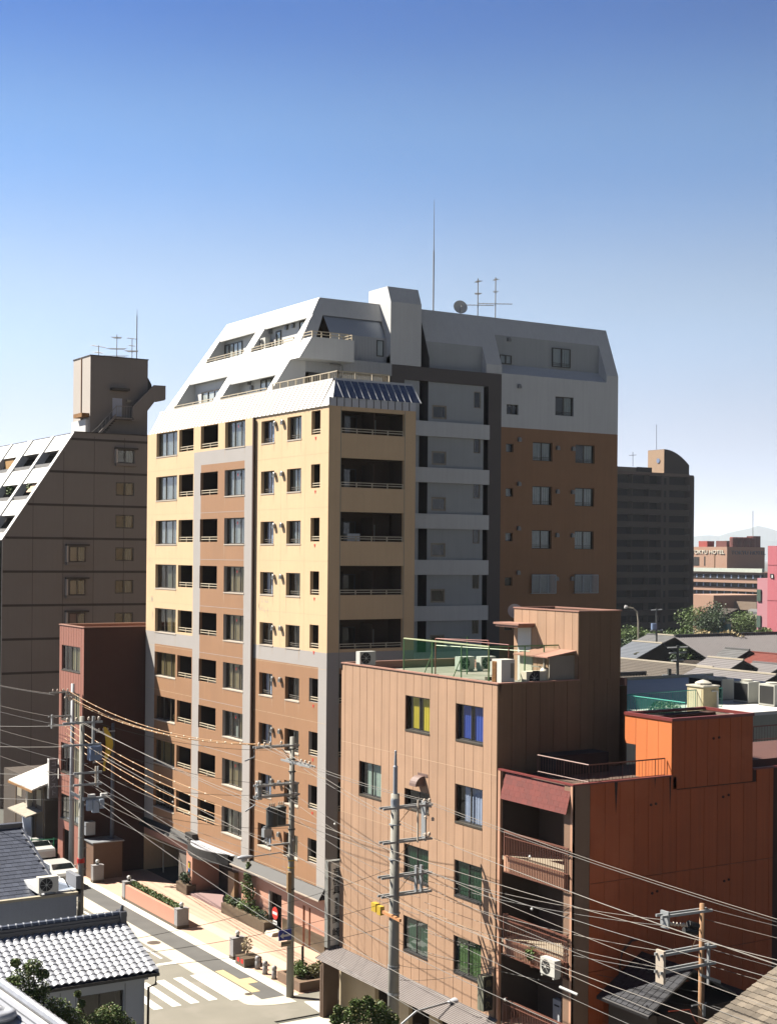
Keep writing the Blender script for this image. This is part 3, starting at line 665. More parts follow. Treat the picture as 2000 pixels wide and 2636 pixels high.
mb.face([(XF+3, 84.9, 0), (XF+3, 92.1, 0), (XF+3, 92.1, 3.12), (XF+3, 84.9, 3.12)], 3)
mb.box(XL, XL+0.4, 84.9, 92.1, 2.5, 3.12, 0)
mb.box(XL+0.1, XL+2, 84.95, 86.6, 0, 2.5, 4)
mb.build('ground_storey', [pink, base_m, brown, int_dark, mat('garage_panel', (0.16, 0.14, 0.12), 0.7)], B)
mb = MB()   # dark eave band
mb.hexa([(XF-0.55, 67.3, 3.08), (XF+0.1, 67.3, 3.08), (XF+0.1, 78.2, 3.08), (XF-0.55, 78.2, 3.08)], [(XF-0.1, 67.5, 3.56), (XF+0.1, 67.5, 3.56), (XF+0.1, 78.2, 3.56), (XF-0.1, 78.2, 3.56)])
mb.build('dark_eave', mat('black_slate_eave', (0.03, 0.028, 0.025), 0.6, 0.15), B); mb = MB()
mb.hexa([(XF-0.55, 84.0, 3.12), (XF+0.1, 84.0, 3.12), (XF+0.1, 92.1, 3.12), (XF-0.55, 92.1, 3.12)], [(XF-0.2, 84.0, 3.6), (XF+0.1, 84.0, 3.6), (XF+0.1, 92.1, 3.6), (XF-0.2, 92.1, 3.6)])
mb.build('dark_eave', mat('black_slate_eave', (0.03, 0.028, 0.025), 0.6, 0.15), B)
mb = MB(); mb.box(XF-0.56, XF-0.5, 67.3, 78.2, 3.02, 3.1); mb.build('eave_gutter', sill_m, B)
mb = MB(); mb.box(XL-0.07, XL+0.02, YW-0.14, YW-0.02, 0, 29.4); mb.build('downpipe', mat('brown_downpipe', (0.10, 0.06, 0.04), 0.6), B)
MB().box(XF+0.05, XF+0.1, 74.03, 74.2, 0, 2.3).box(XF-0.02, XF+0.16, 73.9, 74.03, 0, 2.23).build('door_jamb', mat('grey_door_frame', (0.35, 0.35, 0.33), 0.5), B)
# canopy over the entrance: bowed slab
mb = MB(); n = 16; top = []
for k in range(n+1):
    t = k/n; y = 78.1+(84.3-78.1)*t; x = XF-0.15-1.35*math.sin(math.pi*min(1, (t*0.92+0.08)))**0.75
    top.append((x, y))
zt_ = 3.5
for k in range(n):
    (xa, ya), (xb_, yb) = top[k], top[k+1]
    mb.face([(XF, ya, zt_), (XF, yb, zt_), (xb_+0.12, yb, zt_), (xa+0.12, ya, zt_)], 0)
    mb.face([(xa+0.12, ya, zt_), (xb_+0.12, yb, zt_), (xb_+0.12, yb, zt_+0.08), (xa+0.12, ya, zt_+0.08)], 1)
    mb.face([(xa+0.12, ya, zt_+0.08), (xb_+0.12, yb, zt_+0.08), (xb_, yb, zt_+0.08), (xa, ya, zt_+0.08)], 1)
    mb.face([(xa, ya, zt_+0.08), (xb_, yb, zt_+0.08), (xb_, yb, zt_-0.55), (xa, ya, zt_-0.55)], 1)
    mb.face([(XF, ya, zt_-0.55), (XF, yb, zt_-0.55), (xb_, yb, zt_-0.55), (xa, ya, zt_-0.55)], 1)
mb.box(XF-0.5, XF, 83.5, 84.6, zt_, zt_+0.35, 1); mb.box(XF-0.06, XF-0.01, 78.1, 83.6, zt_, zt_+0.16, 2)
mb.build('entrance_canopy', [mat('canopy_top', (0.50, 0.53, 0.58), 0.5, 0.1, 2), MATS['black_slate_eave'], pipe_m], B)
mb = MB(); mb.box(XF-0.27, XF-0.25, 84.25, 84.6, 1.2, 2.0, 0); mb.box(XF-0.285, XF-0.27, 84.36, 84.48, 1.55, 1.9, 1); mb.box(XF-0.285, XF-0.27, 84.36, 84.48, 1.35, 1.55, 2)
mb.build('entrance_panel', [black_m, mat('yellow_panel', (0.75, 0.55, 0.02), 0.5), mat('blue_panel', (0.05, 0.2, 0.55), 0.5)], B)
# ---- roof-top items (things of their own)
def antenna(label, x, y, z, h, arms, grp='television aerials on the roofs'):
    a = thing('television_antenna', label, 'antenna', (x, y, z), grp)
    m = MB(); m.tube([(x, y, z), (x, y, z+h)], 0.035, 5); m.build('mast', antenna_m, a)
    for (hh, L_, ang, nel, el) in arms:
        m = MB(); c, s_ = math.cos(R(ang)), math.sin(R(ang)); zz = z+hh
        m.tube([(x-c*L_/2, y-s_*L_/2, zz), (x+c*L_/2, y+s_*L_/2, zz+0.0)], 0.025, 4)
        for k in range(nel):
            t = -0.5+k/(max(1, nel-1)); px, py = x+c*L_*t, y+s_*L_*t; e = el*(1-0.35*k/max(1, nel-1))
            m.tube([(px-s_*e/2, py+c*e/2, zz), (px+s_*e/2, py-c*e/2, zz)], 0.014, 4)
        m.build('boom', antenna_m, a)
    return a
antenna('left and shorter of the two television masts on the white block roof', 55.4, 77.9, 37.15, 2.5, [(0.75, 2.1, -30, 9, 0.5), (1.5, 0.5, 60, 4, .5), (2.3, 0.6, 80, 5, 0.4)])
antenna('right and taller of the two television masts on the white block roof', 56.9, 78.0, 37.15, 2.75, [(1.0, 2.2, -30, 9, 0.6), (1.8, 0.5, 60, 3, .4), (2.6, 0.5, 80, 4, 0.35)])
a = thing('lightning_rod', 'very tall thin lightning rod beside the white stair tower', 'lightning rod', (52.3, 78.5, 37.15))
MB().tube([(52.3, 78.5, 37.1), (52.3, 78.5, 41.2)], 0.045, 6).build('mast', antenna_m, a); MB().tube([(52.3, 78.5, 41.2), (52.3, 78.5, 44.5)], 0.028, 6, r1=0.012).build('tip', antenna_m, a)
def dish(label, x, y, z, r, face=(-0.3, -1, 0.45), post=0.5):
    a = thing('satellite_dish', label, 'satellite dish', (x, y, z), 'satellite dishes on the roofs')
    n = Vector(face).normalized(); u = n.cross(Vector((0, 0, 1))).normalized(); w = u.cross(n)
    m = MB(); c = Vector((x, y, z+post+r*0.6)); N_ = 20; rings = []
    for k in range(5):
        rr = r*k/4; d = 0.3*r*(k/4)**2; i = len(m.v); rings.append(i)
        for j in range(N_):
            t = 2*math.pi*j/N_; m.v.append(tuple(c+u*math.cos(t)*rr+w*math.sin(t)*rr+n*(d-0.3*r)))
    for k in range(4):
        for j in range(N_): m.f.append([rings[k]+j, rings[k]+(j+1) % N_, rings[k+1]+(j+1) % N_, rings[k+1]+j]); m.m.append(0)
    m.build('reflector', mat('dish_white', (0.62, 0.62, 0.60), 0.6, 0.03, fine=0), a, smooth=True)
    m = MB(); m.tube([c-w*r, c+n*r*0.75-w*r*0.2], 0.015, 4); m.box(c.x+n.x*r*.75-.04, c.x+n.x*r*.75+.04, c.y+n.y*r*.75-.04, c.y+n.y*r*.75+.04, c.z+n.z*r*.75-.06-r*.2, c.z+n.z*r*.75+.06-r*.2); m.build('feed_arm', vent_m, a)
    MB().tube([(x, y, z), (x, y, z+post+r*0.5)], 0.03, 5).build('post', vent_m, a)
    return a
dish('large pale satellite dish on the white block roof left of the television masts', 54.3, 78.3, 37.15, 0.47, (-0.35, -1, 0.3), 0.3)
# ================================================================== tan panel building (front X=34.28, side Y=46.58)
XT, YT0, YT1, ZTR = 34.28, 46.58, 58.9, 16.38
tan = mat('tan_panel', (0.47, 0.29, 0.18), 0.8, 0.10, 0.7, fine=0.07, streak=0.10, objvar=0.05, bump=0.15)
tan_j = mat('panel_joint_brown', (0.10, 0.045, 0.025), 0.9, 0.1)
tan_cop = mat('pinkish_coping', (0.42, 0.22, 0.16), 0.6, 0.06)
tan_side = mat('shaded_side_panel', (0.24, 0.145, 0.08), 0.85, 0.12, 0.7, fine=0.06, streak=0.12, objvar=0.05)  # tan panel colour darkened to carry the shade of the side walls
joint_pale = mat('pale_sealant', (0.62, 0.42, 0.27), 0.7, 0.05)
TB = thing('panel_building', 'five-storey tan building clad in tall narrow wall panels, with yellow and blue curtained windows', 'building', (XT, YT0, 0))
edges = [YT1, 58.56, 57.89, 57.23, 56.6, 55.96, 55.32, 54.66, 54.02, 53.36, 52.71, 52.08, 51.45, 50.8, 50.16, 49.51, 48.88, 48.22, 47.57, 46.98, YT0]
levels = [(12.75, ZTR), (9.47, 12.75), (6.31, 9.47), (3.09, 6.31)]
twin = [(51.45, 53.33, 13.88, 15.37, curt_y, 0), (47.6, 49.47, 13.88, 15.37, None, 0),
        (55.32, 57.2, 10.51, 12.03, curt_w, 0), (51.45, 53.33, 10.5, 11.33, None, 0), (47.6, 49.47, 10.5, 12.05, curt_b, 0),
        (51.45, 53.33, 7.46, 8.92, None, 1), (47.6, 49.47, 7.46, 8.92, None, 1), (51.45, 53.33, 4.3, 5.79, curt_w, 1), (47.6, 49.47, 4.3, 5.79, curt_y, 1)]
def cut_rects(a, b, p, q, holes):
    zs = sorted(set([p, q]+[z for h in holes for z in (h[2], h[3]) if p < z < q and h[0] < (a+b)/2 < h[1]]))
    out = []
    for z0, z1 in zip(zs, zs[1:]):
        if any(h[0] < (a+b)/2 < h[1] and h[2] < (z0+z1)/2 < h[3] for h in holes): continue
        out.append((z0, z1))
    return out
for (p, q) in levels:
    for b, a in zip(edges, edges[1:]):
        for z0, z1 in cut_rects(a, b, p, q, twin):
            m = MB(); g = 0.013
            m.box(XT, XT+0.10, a+g, b-g, z0+(0.012 if z0 == p else 0), z1-(0.012 if z1 == q else 0))
            m.build('wall_panel', tan, TB)
mb = MB()
facade(mb, 'X', XT+0.022, YT0+0.02, YT1-0.02, 0, ZTR, [(h[0], h[1], h[2], h[3], 1.0, 1) for h in twin]+[(47.3, 50.6, 0.05, 2.4, 1.2, 1), (51.3, 52.9, 0.05, 2.4, 1.2, 1), (54.1, 55.7, .05, 2.4, 1.2, 1)], 1, (), (3.09,), lambda u, z: 0 if z > 3.09 else 2, 0.2, 1)
# right (shade) side, back, far side and roof deck
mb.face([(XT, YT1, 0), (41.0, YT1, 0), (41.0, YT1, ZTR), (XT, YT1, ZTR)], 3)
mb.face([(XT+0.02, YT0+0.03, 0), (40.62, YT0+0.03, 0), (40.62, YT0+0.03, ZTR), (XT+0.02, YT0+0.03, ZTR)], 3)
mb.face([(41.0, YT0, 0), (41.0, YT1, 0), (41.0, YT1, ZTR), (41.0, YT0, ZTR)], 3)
mb.face([(XT, YT0, ZTR-0.32), (41.0, YT0, ZTR-0.32), (41.0, YT1, ZTR-0.32), (XT, YT1, ZTR-0.32)], 4)
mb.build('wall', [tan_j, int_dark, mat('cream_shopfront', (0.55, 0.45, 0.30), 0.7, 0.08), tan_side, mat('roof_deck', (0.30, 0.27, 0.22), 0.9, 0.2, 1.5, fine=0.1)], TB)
mb = MB()
for z in (12.75, 9.47, 6.31): mb.box(XT+0.0, XT+0.03, YT0+.02, YT1-.02, z-0.014, z+0.014)
mb.build('sealant_joint', joint_pale, TB)
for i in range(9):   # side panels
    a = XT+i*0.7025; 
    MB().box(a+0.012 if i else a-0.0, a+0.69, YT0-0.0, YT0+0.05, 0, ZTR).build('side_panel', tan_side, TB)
mb = MB()
mb.box(XT-0.04, XT+0.16, YT0-0.04, YT1, ZTR, ZTR+0.05); mb.box(XT+0.16, 38.4, YT0-0.04, YT0+0.14, ZTR, ZTR+0.05)
mb.box(XT+0.16, 41.0, YT1-0.16, YT1+0.02, ZTR, ZTR+0.05); mb.box(40.85, 41.05, YT0+4.6, YT1-0.16, ZTR, ZTR+0.05)
mb.box(XT+0.08, XT+0.16, YT0, YT1, ZTR-0.32, ZTR); mb.box(XT, 41.0, YT1-0.1, YT1-0.01, ZTR-0.32, ZTR); mb.box(40.87, 40.97, YT0, YT1, ZTR-0.32, ZTR)
mb.build('coping', tan_cop, TB)
for (a, b, p, q, cu, gr) in twin:
    fr_ = (0.25, 0.95) if cu is curt_y and p > 13 else (0.15, 0.95)
    if p > 13: cu2 = mat('yellow_curtain', (0.80, 0.62, 0.01), 0.85, 0.05, 3, fine=0) if a > 50 else mat('blue_curtain', (0.012, 0.075, 0.55), 0.85, 0.05, 3, fine=0)
    else: cu2 = {id(curt_w): mat('pale_green_curtain', (0.50, 0.62, 0.55), 0.9, 0.15, 5, fine=0), id(curt_b): curt_b, id(curt_y): mat('straw_blind', (0.45, 0.40, 0.22), 0.9, 0.05, fine=0)}.get(id(cu))
    if p < 6 and a > 50: cu2 = mat('teal_glass_lining', (0.08, 0.16, 0.13), 0.6, 0.4, 1.5, fine=0)
    if gr and cu is None: cu2 = mat('green_blind', (0.02, 0.10, 0.055), 0.8, 0.1, fine=0)
    if p > 13:
        w0 = window(TB, 'X', XT, a, b, p, q, 2, frame_black, G1, cu2, (0.02, 0.44), 0.12, 0.055, frame_m)
        m = MB(); n = 8; y0 = a+1.05; 
        for j in range(n): m.face([(XT+0.24+.03*(j % 2), y0+0.6*j/n, p+.08), (XT+0.24+.03*((j+1) % 2), y0+0.6*(j+1)/n, p+.08), (XT+0.24+.03*((j+1) % 2), y0+0.6*(j+1)/n, q-.08), (XT+0.24+.03*(j % 2), y0+0.6*j/n, q-.08)])
        m.build('curtain', cu2, TB)
    elif p > 10: window(TB, 'X', XT, a, b, p, q, 2, frame_black, G1, cu2, (0.05, 0.8), 0.12, 0.055, frame_m)
    else: window(TB, 'X', XT, a, b, p, q, 2, frame_black, G2, cu2, (0.0, 1.0), 0.06, 0.045, frame_black)
# vent hood over the window
m = MB(); prof = []
for k in range(7):
    t = math.pi/2*k/6; prof.append((XT-0.05-0.42*math.cos(t), 52.0, 11.62+0.42*math.sin(t)))
prof += [(XT, 52.0, 12.04), (XT, 52.0, 11.62)]
m.prism([(p[0], 51.78, p[2]) for p in prof], (0, 0.5, 0)); m.box(XT-0.02, XT, 51.55, 52.3, 12.02, 12.14); m.build('duct_hood', mat('brown_duct', (0.19, 0.12, 0.10), 0.6, 0.05), TB)
# awning of corrugated metal above the shopfront
n = 30
aw = MB()
aw.hexa([(-1.05, 0, -0.50), (-1.02, 0, -0.53), (-1.02, 12.9, -0.53), (-1.05, 12.9, -0.50)], [(0, 0, 0.0), (0.03, 0, -0.03), (0.03, 12.9, -0.03), (0, 12.9, 0)])
for k in range(14):
    t = (k+0.5)/14; aw.box(-1.05*t-0.012, -1.05*t+0.018, 0, 12.9, -0.50*t+0.0, -0.50*t+0.035)
aw.v = [(p[0]+XT, p[1]+46.4, p[2]+3.12) for p in aw.v]
aw.build('awning', mat('weathered_grey_metal', (0.23, 0.20, 0.19), 0.6, 0.15, 1.0, fine=0.1, streak=0.0), TB)
MB().box(XT-1.0, XT-0.8, 58.6, 58.8, 0, 2.6).box(XT-1.02, XT-.1, 58.75, 58.9, 0, 2.4).build('corner_post', mat('brown_post', (0.13, 0.08, 0.05), 0.7), TB)
# penthouse with stair door
XP, ZP = 38.36, 19.2
pe = [51.0, 50.44, 49.9, 49.33, 48.72, 48.15, 47.55, 47.0, YT0]
for b, a in zip(pe, pe[1:]): MB().box(XP, XP+0.08, a+0.01, b-0.01, ZTR-0.32, ZP).build('penthouse_panel', tan, TB)
mb = MB(); mb.box(XP+0.03, 40.62, YT0+0.04, 51.0, ZTR-0.32, ZP-0.25, 1); mb.box(XP+0.03, XP+0.12, YT0+.04, 51, ZP-.25, ZP, 1); mb.box(40.5, 40.62, YT0+0.04, 51, ZP-.25, ZP, 1)
mb.box(XP+.12, 40.5, 50.9, 51.0, ZP-.25, ZP, 1); mb.box(XP+.12, 40.5, YT0+0.04, YT0+.14, ZP-.25, ZP, 1)
mb.box(XP-0.03, XP+0.1, YT0-0.04, 51.03, ZP, ZP+0.05, 2); mb.box(XP+.1, 40.66, YT0-0.04, YT0+0.12, ZP, ZP+0.05, 2); mb.box(40.54, 40.66, YT0+.12, 51.03, ZP, ZP+.05, 2); mb.box(XP+.1, 40.54, 50.9, 51.03, ZP, ZP+.05, 2)
mb.build('penthouse', [tan, tan_j, tan_cop], TB)
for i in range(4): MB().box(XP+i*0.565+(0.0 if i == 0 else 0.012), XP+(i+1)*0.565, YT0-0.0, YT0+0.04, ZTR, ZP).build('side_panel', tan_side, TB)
mb = MB(); mb.box(XP-0.03, XP-0.0, 49.75, 50.68, ZTR-0.3, 18.4); mb.build('door', mat('white_door', (0.72, 0.70, 0.66), 0.6, 0.04), TB)
mb = MB(); mb.box(XP-0.9, XP-0.0, 49.5, 51.3, 18.52, 18.6); mb.box(XP-0.85, XP, 49.6, 51.2, 18.42, 18.52); mb.build('door_canopy', tan_cop, TB)
# pump shelter leaning on the penthouse
mb = MB(); mb.hexa([(XP-1.5, YT0+0.15, 17.33), (XP-0.0, YT0+0.15, 17.55), (XP, 49.05, 17.55), (XP-1.5, 49.05, 17.33)], [(XP-1.5, YT0+0.15, 17.38), (XP, YT0+0.15, 17.6), (XP, 49.05, 17.6), (XP-1.5, 49.05, 17.38)], 0)
mb.box(XP-1.3, XP-1.25, 48.0, 48.85, ZTR-.3, 17.33, 1); mb.box(XP-1.35, XP-0.05, YT0+0.2, YT0+0.25, ZTR-.3, 17.4, 2); mb.box(XP-1.38, XP-1.3, 47.1, 47.16, ZTR-.3, 17.33, 2)
mb.box(XP-1.36, XP-1.32, 47.1, 48.0, 16.9, 16.95, 2)
mb.build('pump_shelter', [tan_cop, mat('cream_board', (0.66, 0.62, 0.48), 0.7, 0.08), mat('grey_board', (0.32, 0.29, 0.23), 0.8, 0.1)], TB)
# rooftop things
zr_ = ZTR-0.32
ac_unit('air_conditioner', 'grey outdoor unit standing alone at the left parapet of the tan roof', 34.75, 55.1+2.4, zr_+0.25, R(0), 0.85, 0.35, 0.62, group='outdoor units on the tan roof')
ac_unit('air_conditioner', 'weathered outdoor unit with rusty left side, behind the green roof fence', 39.2, 55.9, zr_, R(0), 0.85, 0.4, 0.6, group='outdoor units on the tan roof')
ac_unit('air_conditioner', 'outdoor unit right behind the rusty one behind the green fence', 40.2, 55.6, zr_, R(0), 0.85, 0.4, 0.6, group='outdoor units on the tan roof')
ac_unit('air_conditioner', 'outdoor unit beyond the tall white cabinet on the tan roof', 38.9, 52.7, zr_, R(0), 0.85, 0.4, 0.6, group='outdoor units on the tan roof')
a = thing('equipment_cabinet', 'tall white cabinet with rusty louvred side at the tan roof corner', 'cabinet', (35.05, 47.35, zr_))
MB().box(34.75, 35.4, 47.0, 47.65, zr_, zr_+1.25).build('casing', mat('white_cabinet', (0.74, 0.72, 0.64), 0.5, 0.04), a)
mb = MB(); mb.box(34.735, 34.75, 47.33, 47.62, zr_+0.08, zr_+1.17); mb.build('rusty_panel', mat('rust', (0.28, 0.13, 0.03), 0.9, 0.4, 6, fine=0.3), a)
mb = MB()
for k in range(20): mb.box(34.722, 34.735, 47.33, 47.62, zr_+0.1+k*0.053, zr_+0.12+k*0.053)
mb.build('louvre', MATS['rust'], a)
MB().box(35.2, 35.38, 46.99, 47.0, zr_+0.5, zr_+1.1).build('side_grille', MATS['grey_board'], a)
a = ac_unit('air_conditioner', 'low white box with dark square grille on the tan roof edge', 36.35, 47.0, zr_+.12, R(0), 1.0, 0.4, 0.55, MATS['cream_board'], group='outdoor units on the tan roof')
MB().box(36.15, 36.5, 46.77, 46.79, zr_+0.28, zr_+0.78).build('grille', black_m, a)
a = thing('water_pump_tank', 'small domed cream pump tank beside the white door on the tan roof', 'pump tank', (37.1, 47.2, zr_))
m = MB(); m.lathe((37.1, 47.2, zr_), [(0.24, 0), (0.3, 0.12), (0.3, 0.5), (0.22, 0.62), (0.20, 0.78), (0.1, 0.85)], 14); m.build('tank', mat('tank_cream', (0.60, 0.57, 0.48), 0.6, 0.1, 4), a, smooth=True)
m = MB(); m.tube([(37.3, 47.1, zr_+.1), (37.6, 47.0, zr_+.15), (37.6, 47.0, zr_+.6), (37.8, 47.0, zr_+.6)], 0.03, 5); m.tube([(37.3, 46.95, zr_+.3), (37.9, 46.9, zr_+.3)], 0.025, 5); m.box(37.5, 37.75, 46.9, 47.1, zr_+.6, zr_+.85); m.build('pipework', pipe_m, a)
a = dish('white dish on a post beside the tan penthouse door canopy', 38.75, 51.45, 18.6, 0.33, (-0.45, -1, 0.35), 0.25)
# green fence screen on the roof
gf = thing('roof_fence', 'green net screen on steel posts standing on the tan roof', 'fence', (35.0, 52, zr_))
gs = mat('green_steel', (0.10, 0.22, 0.08), 0.5, 0.2, 5, fine=0.1); gl_ = mat('pale_green_steel', (0.45, 0.50, 0.30), 0.5, 0.15, 4); rs = mat('red_steel', (0.25, 0.05, 0.03), 0.6, 0.1)
gx0, gx1, gy0, gy1, gz = 34.78, 37.6, 47.9, 54.3, zr_+1.72
def post(name, x, y, z0, z1, m_, r=0.03): MB().tube([(x, y, z0), (x, y, z1)], r, 5).build(name, m_, gf)
for y in (gy1, 52.05, 49.85, gy0): post('post', gx0, y, zr_+0.05, gz, gs)
for y in (52.05, 49.85): MB().tube([(gx0, y, gz-0.55), (gx0, y+0.75, zr_+0.05)], 0.022, 5).build('brace', gs, gf)
for (x, y) in ((gx1+0.6, gy1), (gx1+1.2, 50.9), (gx1-1.0, gy0), (gx1, gy0)): post('post', x, y, zr_, gz, gs)
for (x, y) in ((36.0, 53.6), (37.3, 51.4), (36.3, 48.6)): post('post', x, y, zr_, gz+0.02, rs)
for (x, y) in ((gx0, gy1), (gx0, 52.05), (gx0, 49.85), (gx0, gy0), (36.0, 53.6), (37.3, 51.4), (36.3, 48.6), (gx1+1.2, 50.9)): MB().box(x-.11, x+.11, y-.11, y+.11, zr_, zr_+.14).build('footing', mat('footing_brown', (0.10, 0.07, 0.05), 0.9), gf)
MB().tube([(gx0, gy0, gz), (gx0, gy1, gz)], 0.035, 5).build('top_rail', gl_, gf); MB().tube([(gx0, gy0, zr_+.08), (gx0, gy1, zr_+.08)], 0.03, 5).build('bottom_rail', gl_, gf)
MB().tube([(gx0, gy0, gz), (38.4, gy0, gz-0.02)], 0.028, 5).build('top_rail', gs, gf)
MB().tube([(36.0, 53.6, gz-0.3), (37.4, 48.6, gz-0.3)], 0.02, 5).build('clothes_pole', gl_, gf)
MB().tube([(36.0, 53.6, gz), (37.3, 51.4, gz)], 0.025, 5).tube([(36.0, 53.6, gz), (36.3, 48.6, gz)], 0.02, 5).build('cross_bar', rs, gf)
netm = bpy.data.materials.new('green_net'); netm.use_nodes = True; t_ = netm.node_tree; t_.nodes.clear()
o_ = t_.nodes.new('ShaderNodeOutputMaterial'); mx_ = t_.nodes.new('ShaderNodeMixShader'); tr_ = t_.nodes.new('ShaderNodeBsdfTransparent'); df_ = t_.nodes.new('ShaderNodeBsdfDiffuse')
df_.inputs[0].default_value = (0.02, 0.10, 0.05, 1); mx_.inputs[0].default_value = 0.09; tr_.inputs[0].default_value = (0.88, 0.95, 0.90, 1)
t_.links.new(tr_.outputs[0], mx_.inputs[1]); t_.links.new(df_.outputs[0], mx_.inputs[2]); t_.links.new(mx_.outputs[0], o_.inputs[0])
MB().face([(gx0, gy0, zr_+.1), (gx0, gy1, zr_+.1), (gx0, gy1, gz), (gx0, gy0, gz)]).build('net', netm, gf)
MB().face([(gx0, gy0, zr_+.1), (38.3, gy0, zr_+.1), (38.3, gy0, gz), (gx0, gy0, gz)]).build('net', netm, gf)
MB().face([(gx0, gy1, zr_+.1), (38.3, gy1, zr_+.1), (38.3, gy1, gz), (gx0, gy1, gz)]).build('net', netm, gf)

# ================================================================== orange building (X 34.28.., Y 41.87..46.5)
YO, ZO = 41.87, 13.0
org = mat('shaded_orange_panel', (0.50, 0.10, 0.018), 0.75, 0.12, 0.6, fine=0.06, streak=0.14, objvar=0.04, bump=0.1, dirt=((0.30, 0.07, 0.02), 0.35, 0.58))  # darkened copy of the orange: shade put into the colour, plus dirt blotches
org_lit = mat('sunlit_orange_panel', (0.72, 0.20, 0.05), 0.7, 0.05, 0.8, fine=0.05, objvar=0.03)  # same orange kept bright, sunlight put into the colour
oj = mat('dark_joint', (0.06, 0.02, 0.01), 0.9)
maroon = mat('maroon_coping', (0.20, 0.035, 0.03), 0.5, 0.08)
br_rail = mat('brown_rail', (0.19, 0.075, 0.05), 0.5, 0.1)
flesh = mat('salmon_balcony_face', (0.60, 0.33, 0.21), 0.8, 0.08, 1.2, fine=0.05)
OB = thing('orange_building', 'orange-sided building with stacked brown-railed balconies beside the tan panel block', 'building', (XT, YO, 0))
XO1 = 39.2
pxs = [35.1]+[35.1+0.722*k for k in range(1, 30)]
for (p, q) in ((9.29, ZO), (6.0, 9.29), (2.6, 6.0), (0, 2.6)):
    for a, b in zip(pxs, pxs[1:]):
        top = q
        if q == ZO and 39.2 <= (a+b)/2 <= 43.55: top = 12.47
        if a > 44.9: break
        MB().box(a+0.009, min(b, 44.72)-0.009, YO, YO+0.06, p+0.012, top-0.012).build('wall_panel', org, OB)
mb = MB(); mb.box(XT, 35.09, YO, YO+0.5, 0, ZO); mb.build('corner_pier', mat('brown_pier', (0.27, 0.16, 0.10), 0.8, 0.06, streak=0.06), OB)
mb = MB(); mb.box(XT+0.6, 52.0, YO+0.04, YO+0.2, 0, ZO-0.05, 0); mb.box(XT+1.9, 52.0, YO+0.2, 46.5, 0, ZO-0.25, 1)
mb.box(XT+0.3, XT+1.9, YO+0.2, 46.5, ZO-0.5, ZO-0.25, 1)
mb.build('wall', [oj, mat('orange_roof_deck', (0.10, 0.06, 0.04), 0.9)], OB)
mb = MB(); mb.box(XT-0.03, 39.2, YO-0.03, YO+0.12, ZO-0.0, ZO+0.06, 0); mb.box(XT-0.03, XT+0.12, YO+.12, 46.5, ZO, ZO+0.06, 0); mb.box(43.55, 45.2, YO-.03, YO+.12, ZO-.05, ZO+.02, 0)
mb.build('coping', maroon, OB)
MB().box(XT-0.02, XT+0.1, 46.35, 46.5, 0, ZO).build('edge_trim', flesh, OB); MB().box(XT-0.02, XT+0.1, YO+0.0, YO+0.12, 0, ZO).build('edge_trim', flesh, OB)
# stair tower with panels
ST = 15.25
for b, a in ((43.45, 42.85), (42.85, 42.3), (42.3, 41.75)): pass
sx_ = [39.22, 39.83, 40.44, 41.05, 41.66, 42.27, 42.88, 43.53]
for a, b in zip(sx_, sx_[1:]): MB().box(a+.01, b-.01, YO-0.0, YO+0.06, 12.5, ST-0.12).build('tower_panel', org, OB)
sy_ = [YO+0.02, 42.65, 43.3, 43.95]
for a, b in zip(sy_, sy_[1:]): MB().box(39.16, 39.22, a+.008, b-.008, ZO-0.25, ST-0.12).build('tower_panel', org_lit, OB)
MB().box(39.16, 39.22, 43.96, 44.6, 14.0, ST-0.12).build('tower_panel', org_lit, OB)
mb = MB(); mb.box(39.2, 43.5, YO+0.05, YO+0.15, 12.4, ST-.15, 0); mb.box(39.2, 43.5, 43.85, 43.95, 12.4, ST-.15, 0); mb.box(43.4, 43.53, YO+.05, 43.95, 12.4, ST-.15, 1); mb.box(39.23, 39.3, YO+.15, 43.85, 12.4, ST-.15, 0); mb.box(39.3, 43.4, YO+.15, 43.85, 14.6, 14.7, 1); mb.box(39.22, 43.5, 43.95, 44.6, 14.0, ST-.15, 0); mb.build('tower_core', [oj, mat('tower_inner', (0.25, 0.20, 0.15), 0.9)], OB)
mb = MB(); mb.box(39.12, 43.57, YO-.04, YO+.12, ST-.12, ST, 0); mb.box(39.12, 39.28, YO+.12, 44.62, ST-.12, ST, 0); mb.box(43.42, 43.57, YO+.12, 44.62, ST-.12, ST, 0); mb.box(39.28, 43.42, 44.46, 44.62, ST-.12, ST, 0)
mb.build('tower_coping', maroon, OB)
mb = MB()
for (x, z) in ((41.35, 14.35), (41.65, 14.37), (38.1, 12.0), (38.35, 12.02), (41.9, 12.0), (42.2, 12.05), (38.2, 8.6), (38.45, 8.65), (42.0, 8.65), (42.25, 8.68)):
    mb.lathe((x, YO-0.035, z), [(0.05, 0), (0.055, 0.035)], 8, axis='Y')
mb.build('vent_cap', oj, OB, kind='stuff')
# dark drip stains as thin weathering strips on the wall
mb = MB()
for (x, w, h) in ((36.35, 0.16, 1.25), (39.08, 0.10, 1.5), (38.3, 0.06, 0.4)):
    n = 7
    for k in range(n):
        w0, w1 = w*(1-k/n), w*(1-(k+1)/n); mb.face([(x-w0/2, YO-0.004, ZO-h*k/n), (x+w0/2, YO-0.004, ZO-h*k/n), (x+w1/2, YO-0.004, ZO-h*(k+1)/n), (x-w1/2, YO-0.004, ZO-h*(k+1)/n)])
mb.build('rain_stain', mat('soot_stain', (0.03, 0.018, 0.012), 0.9), OB)
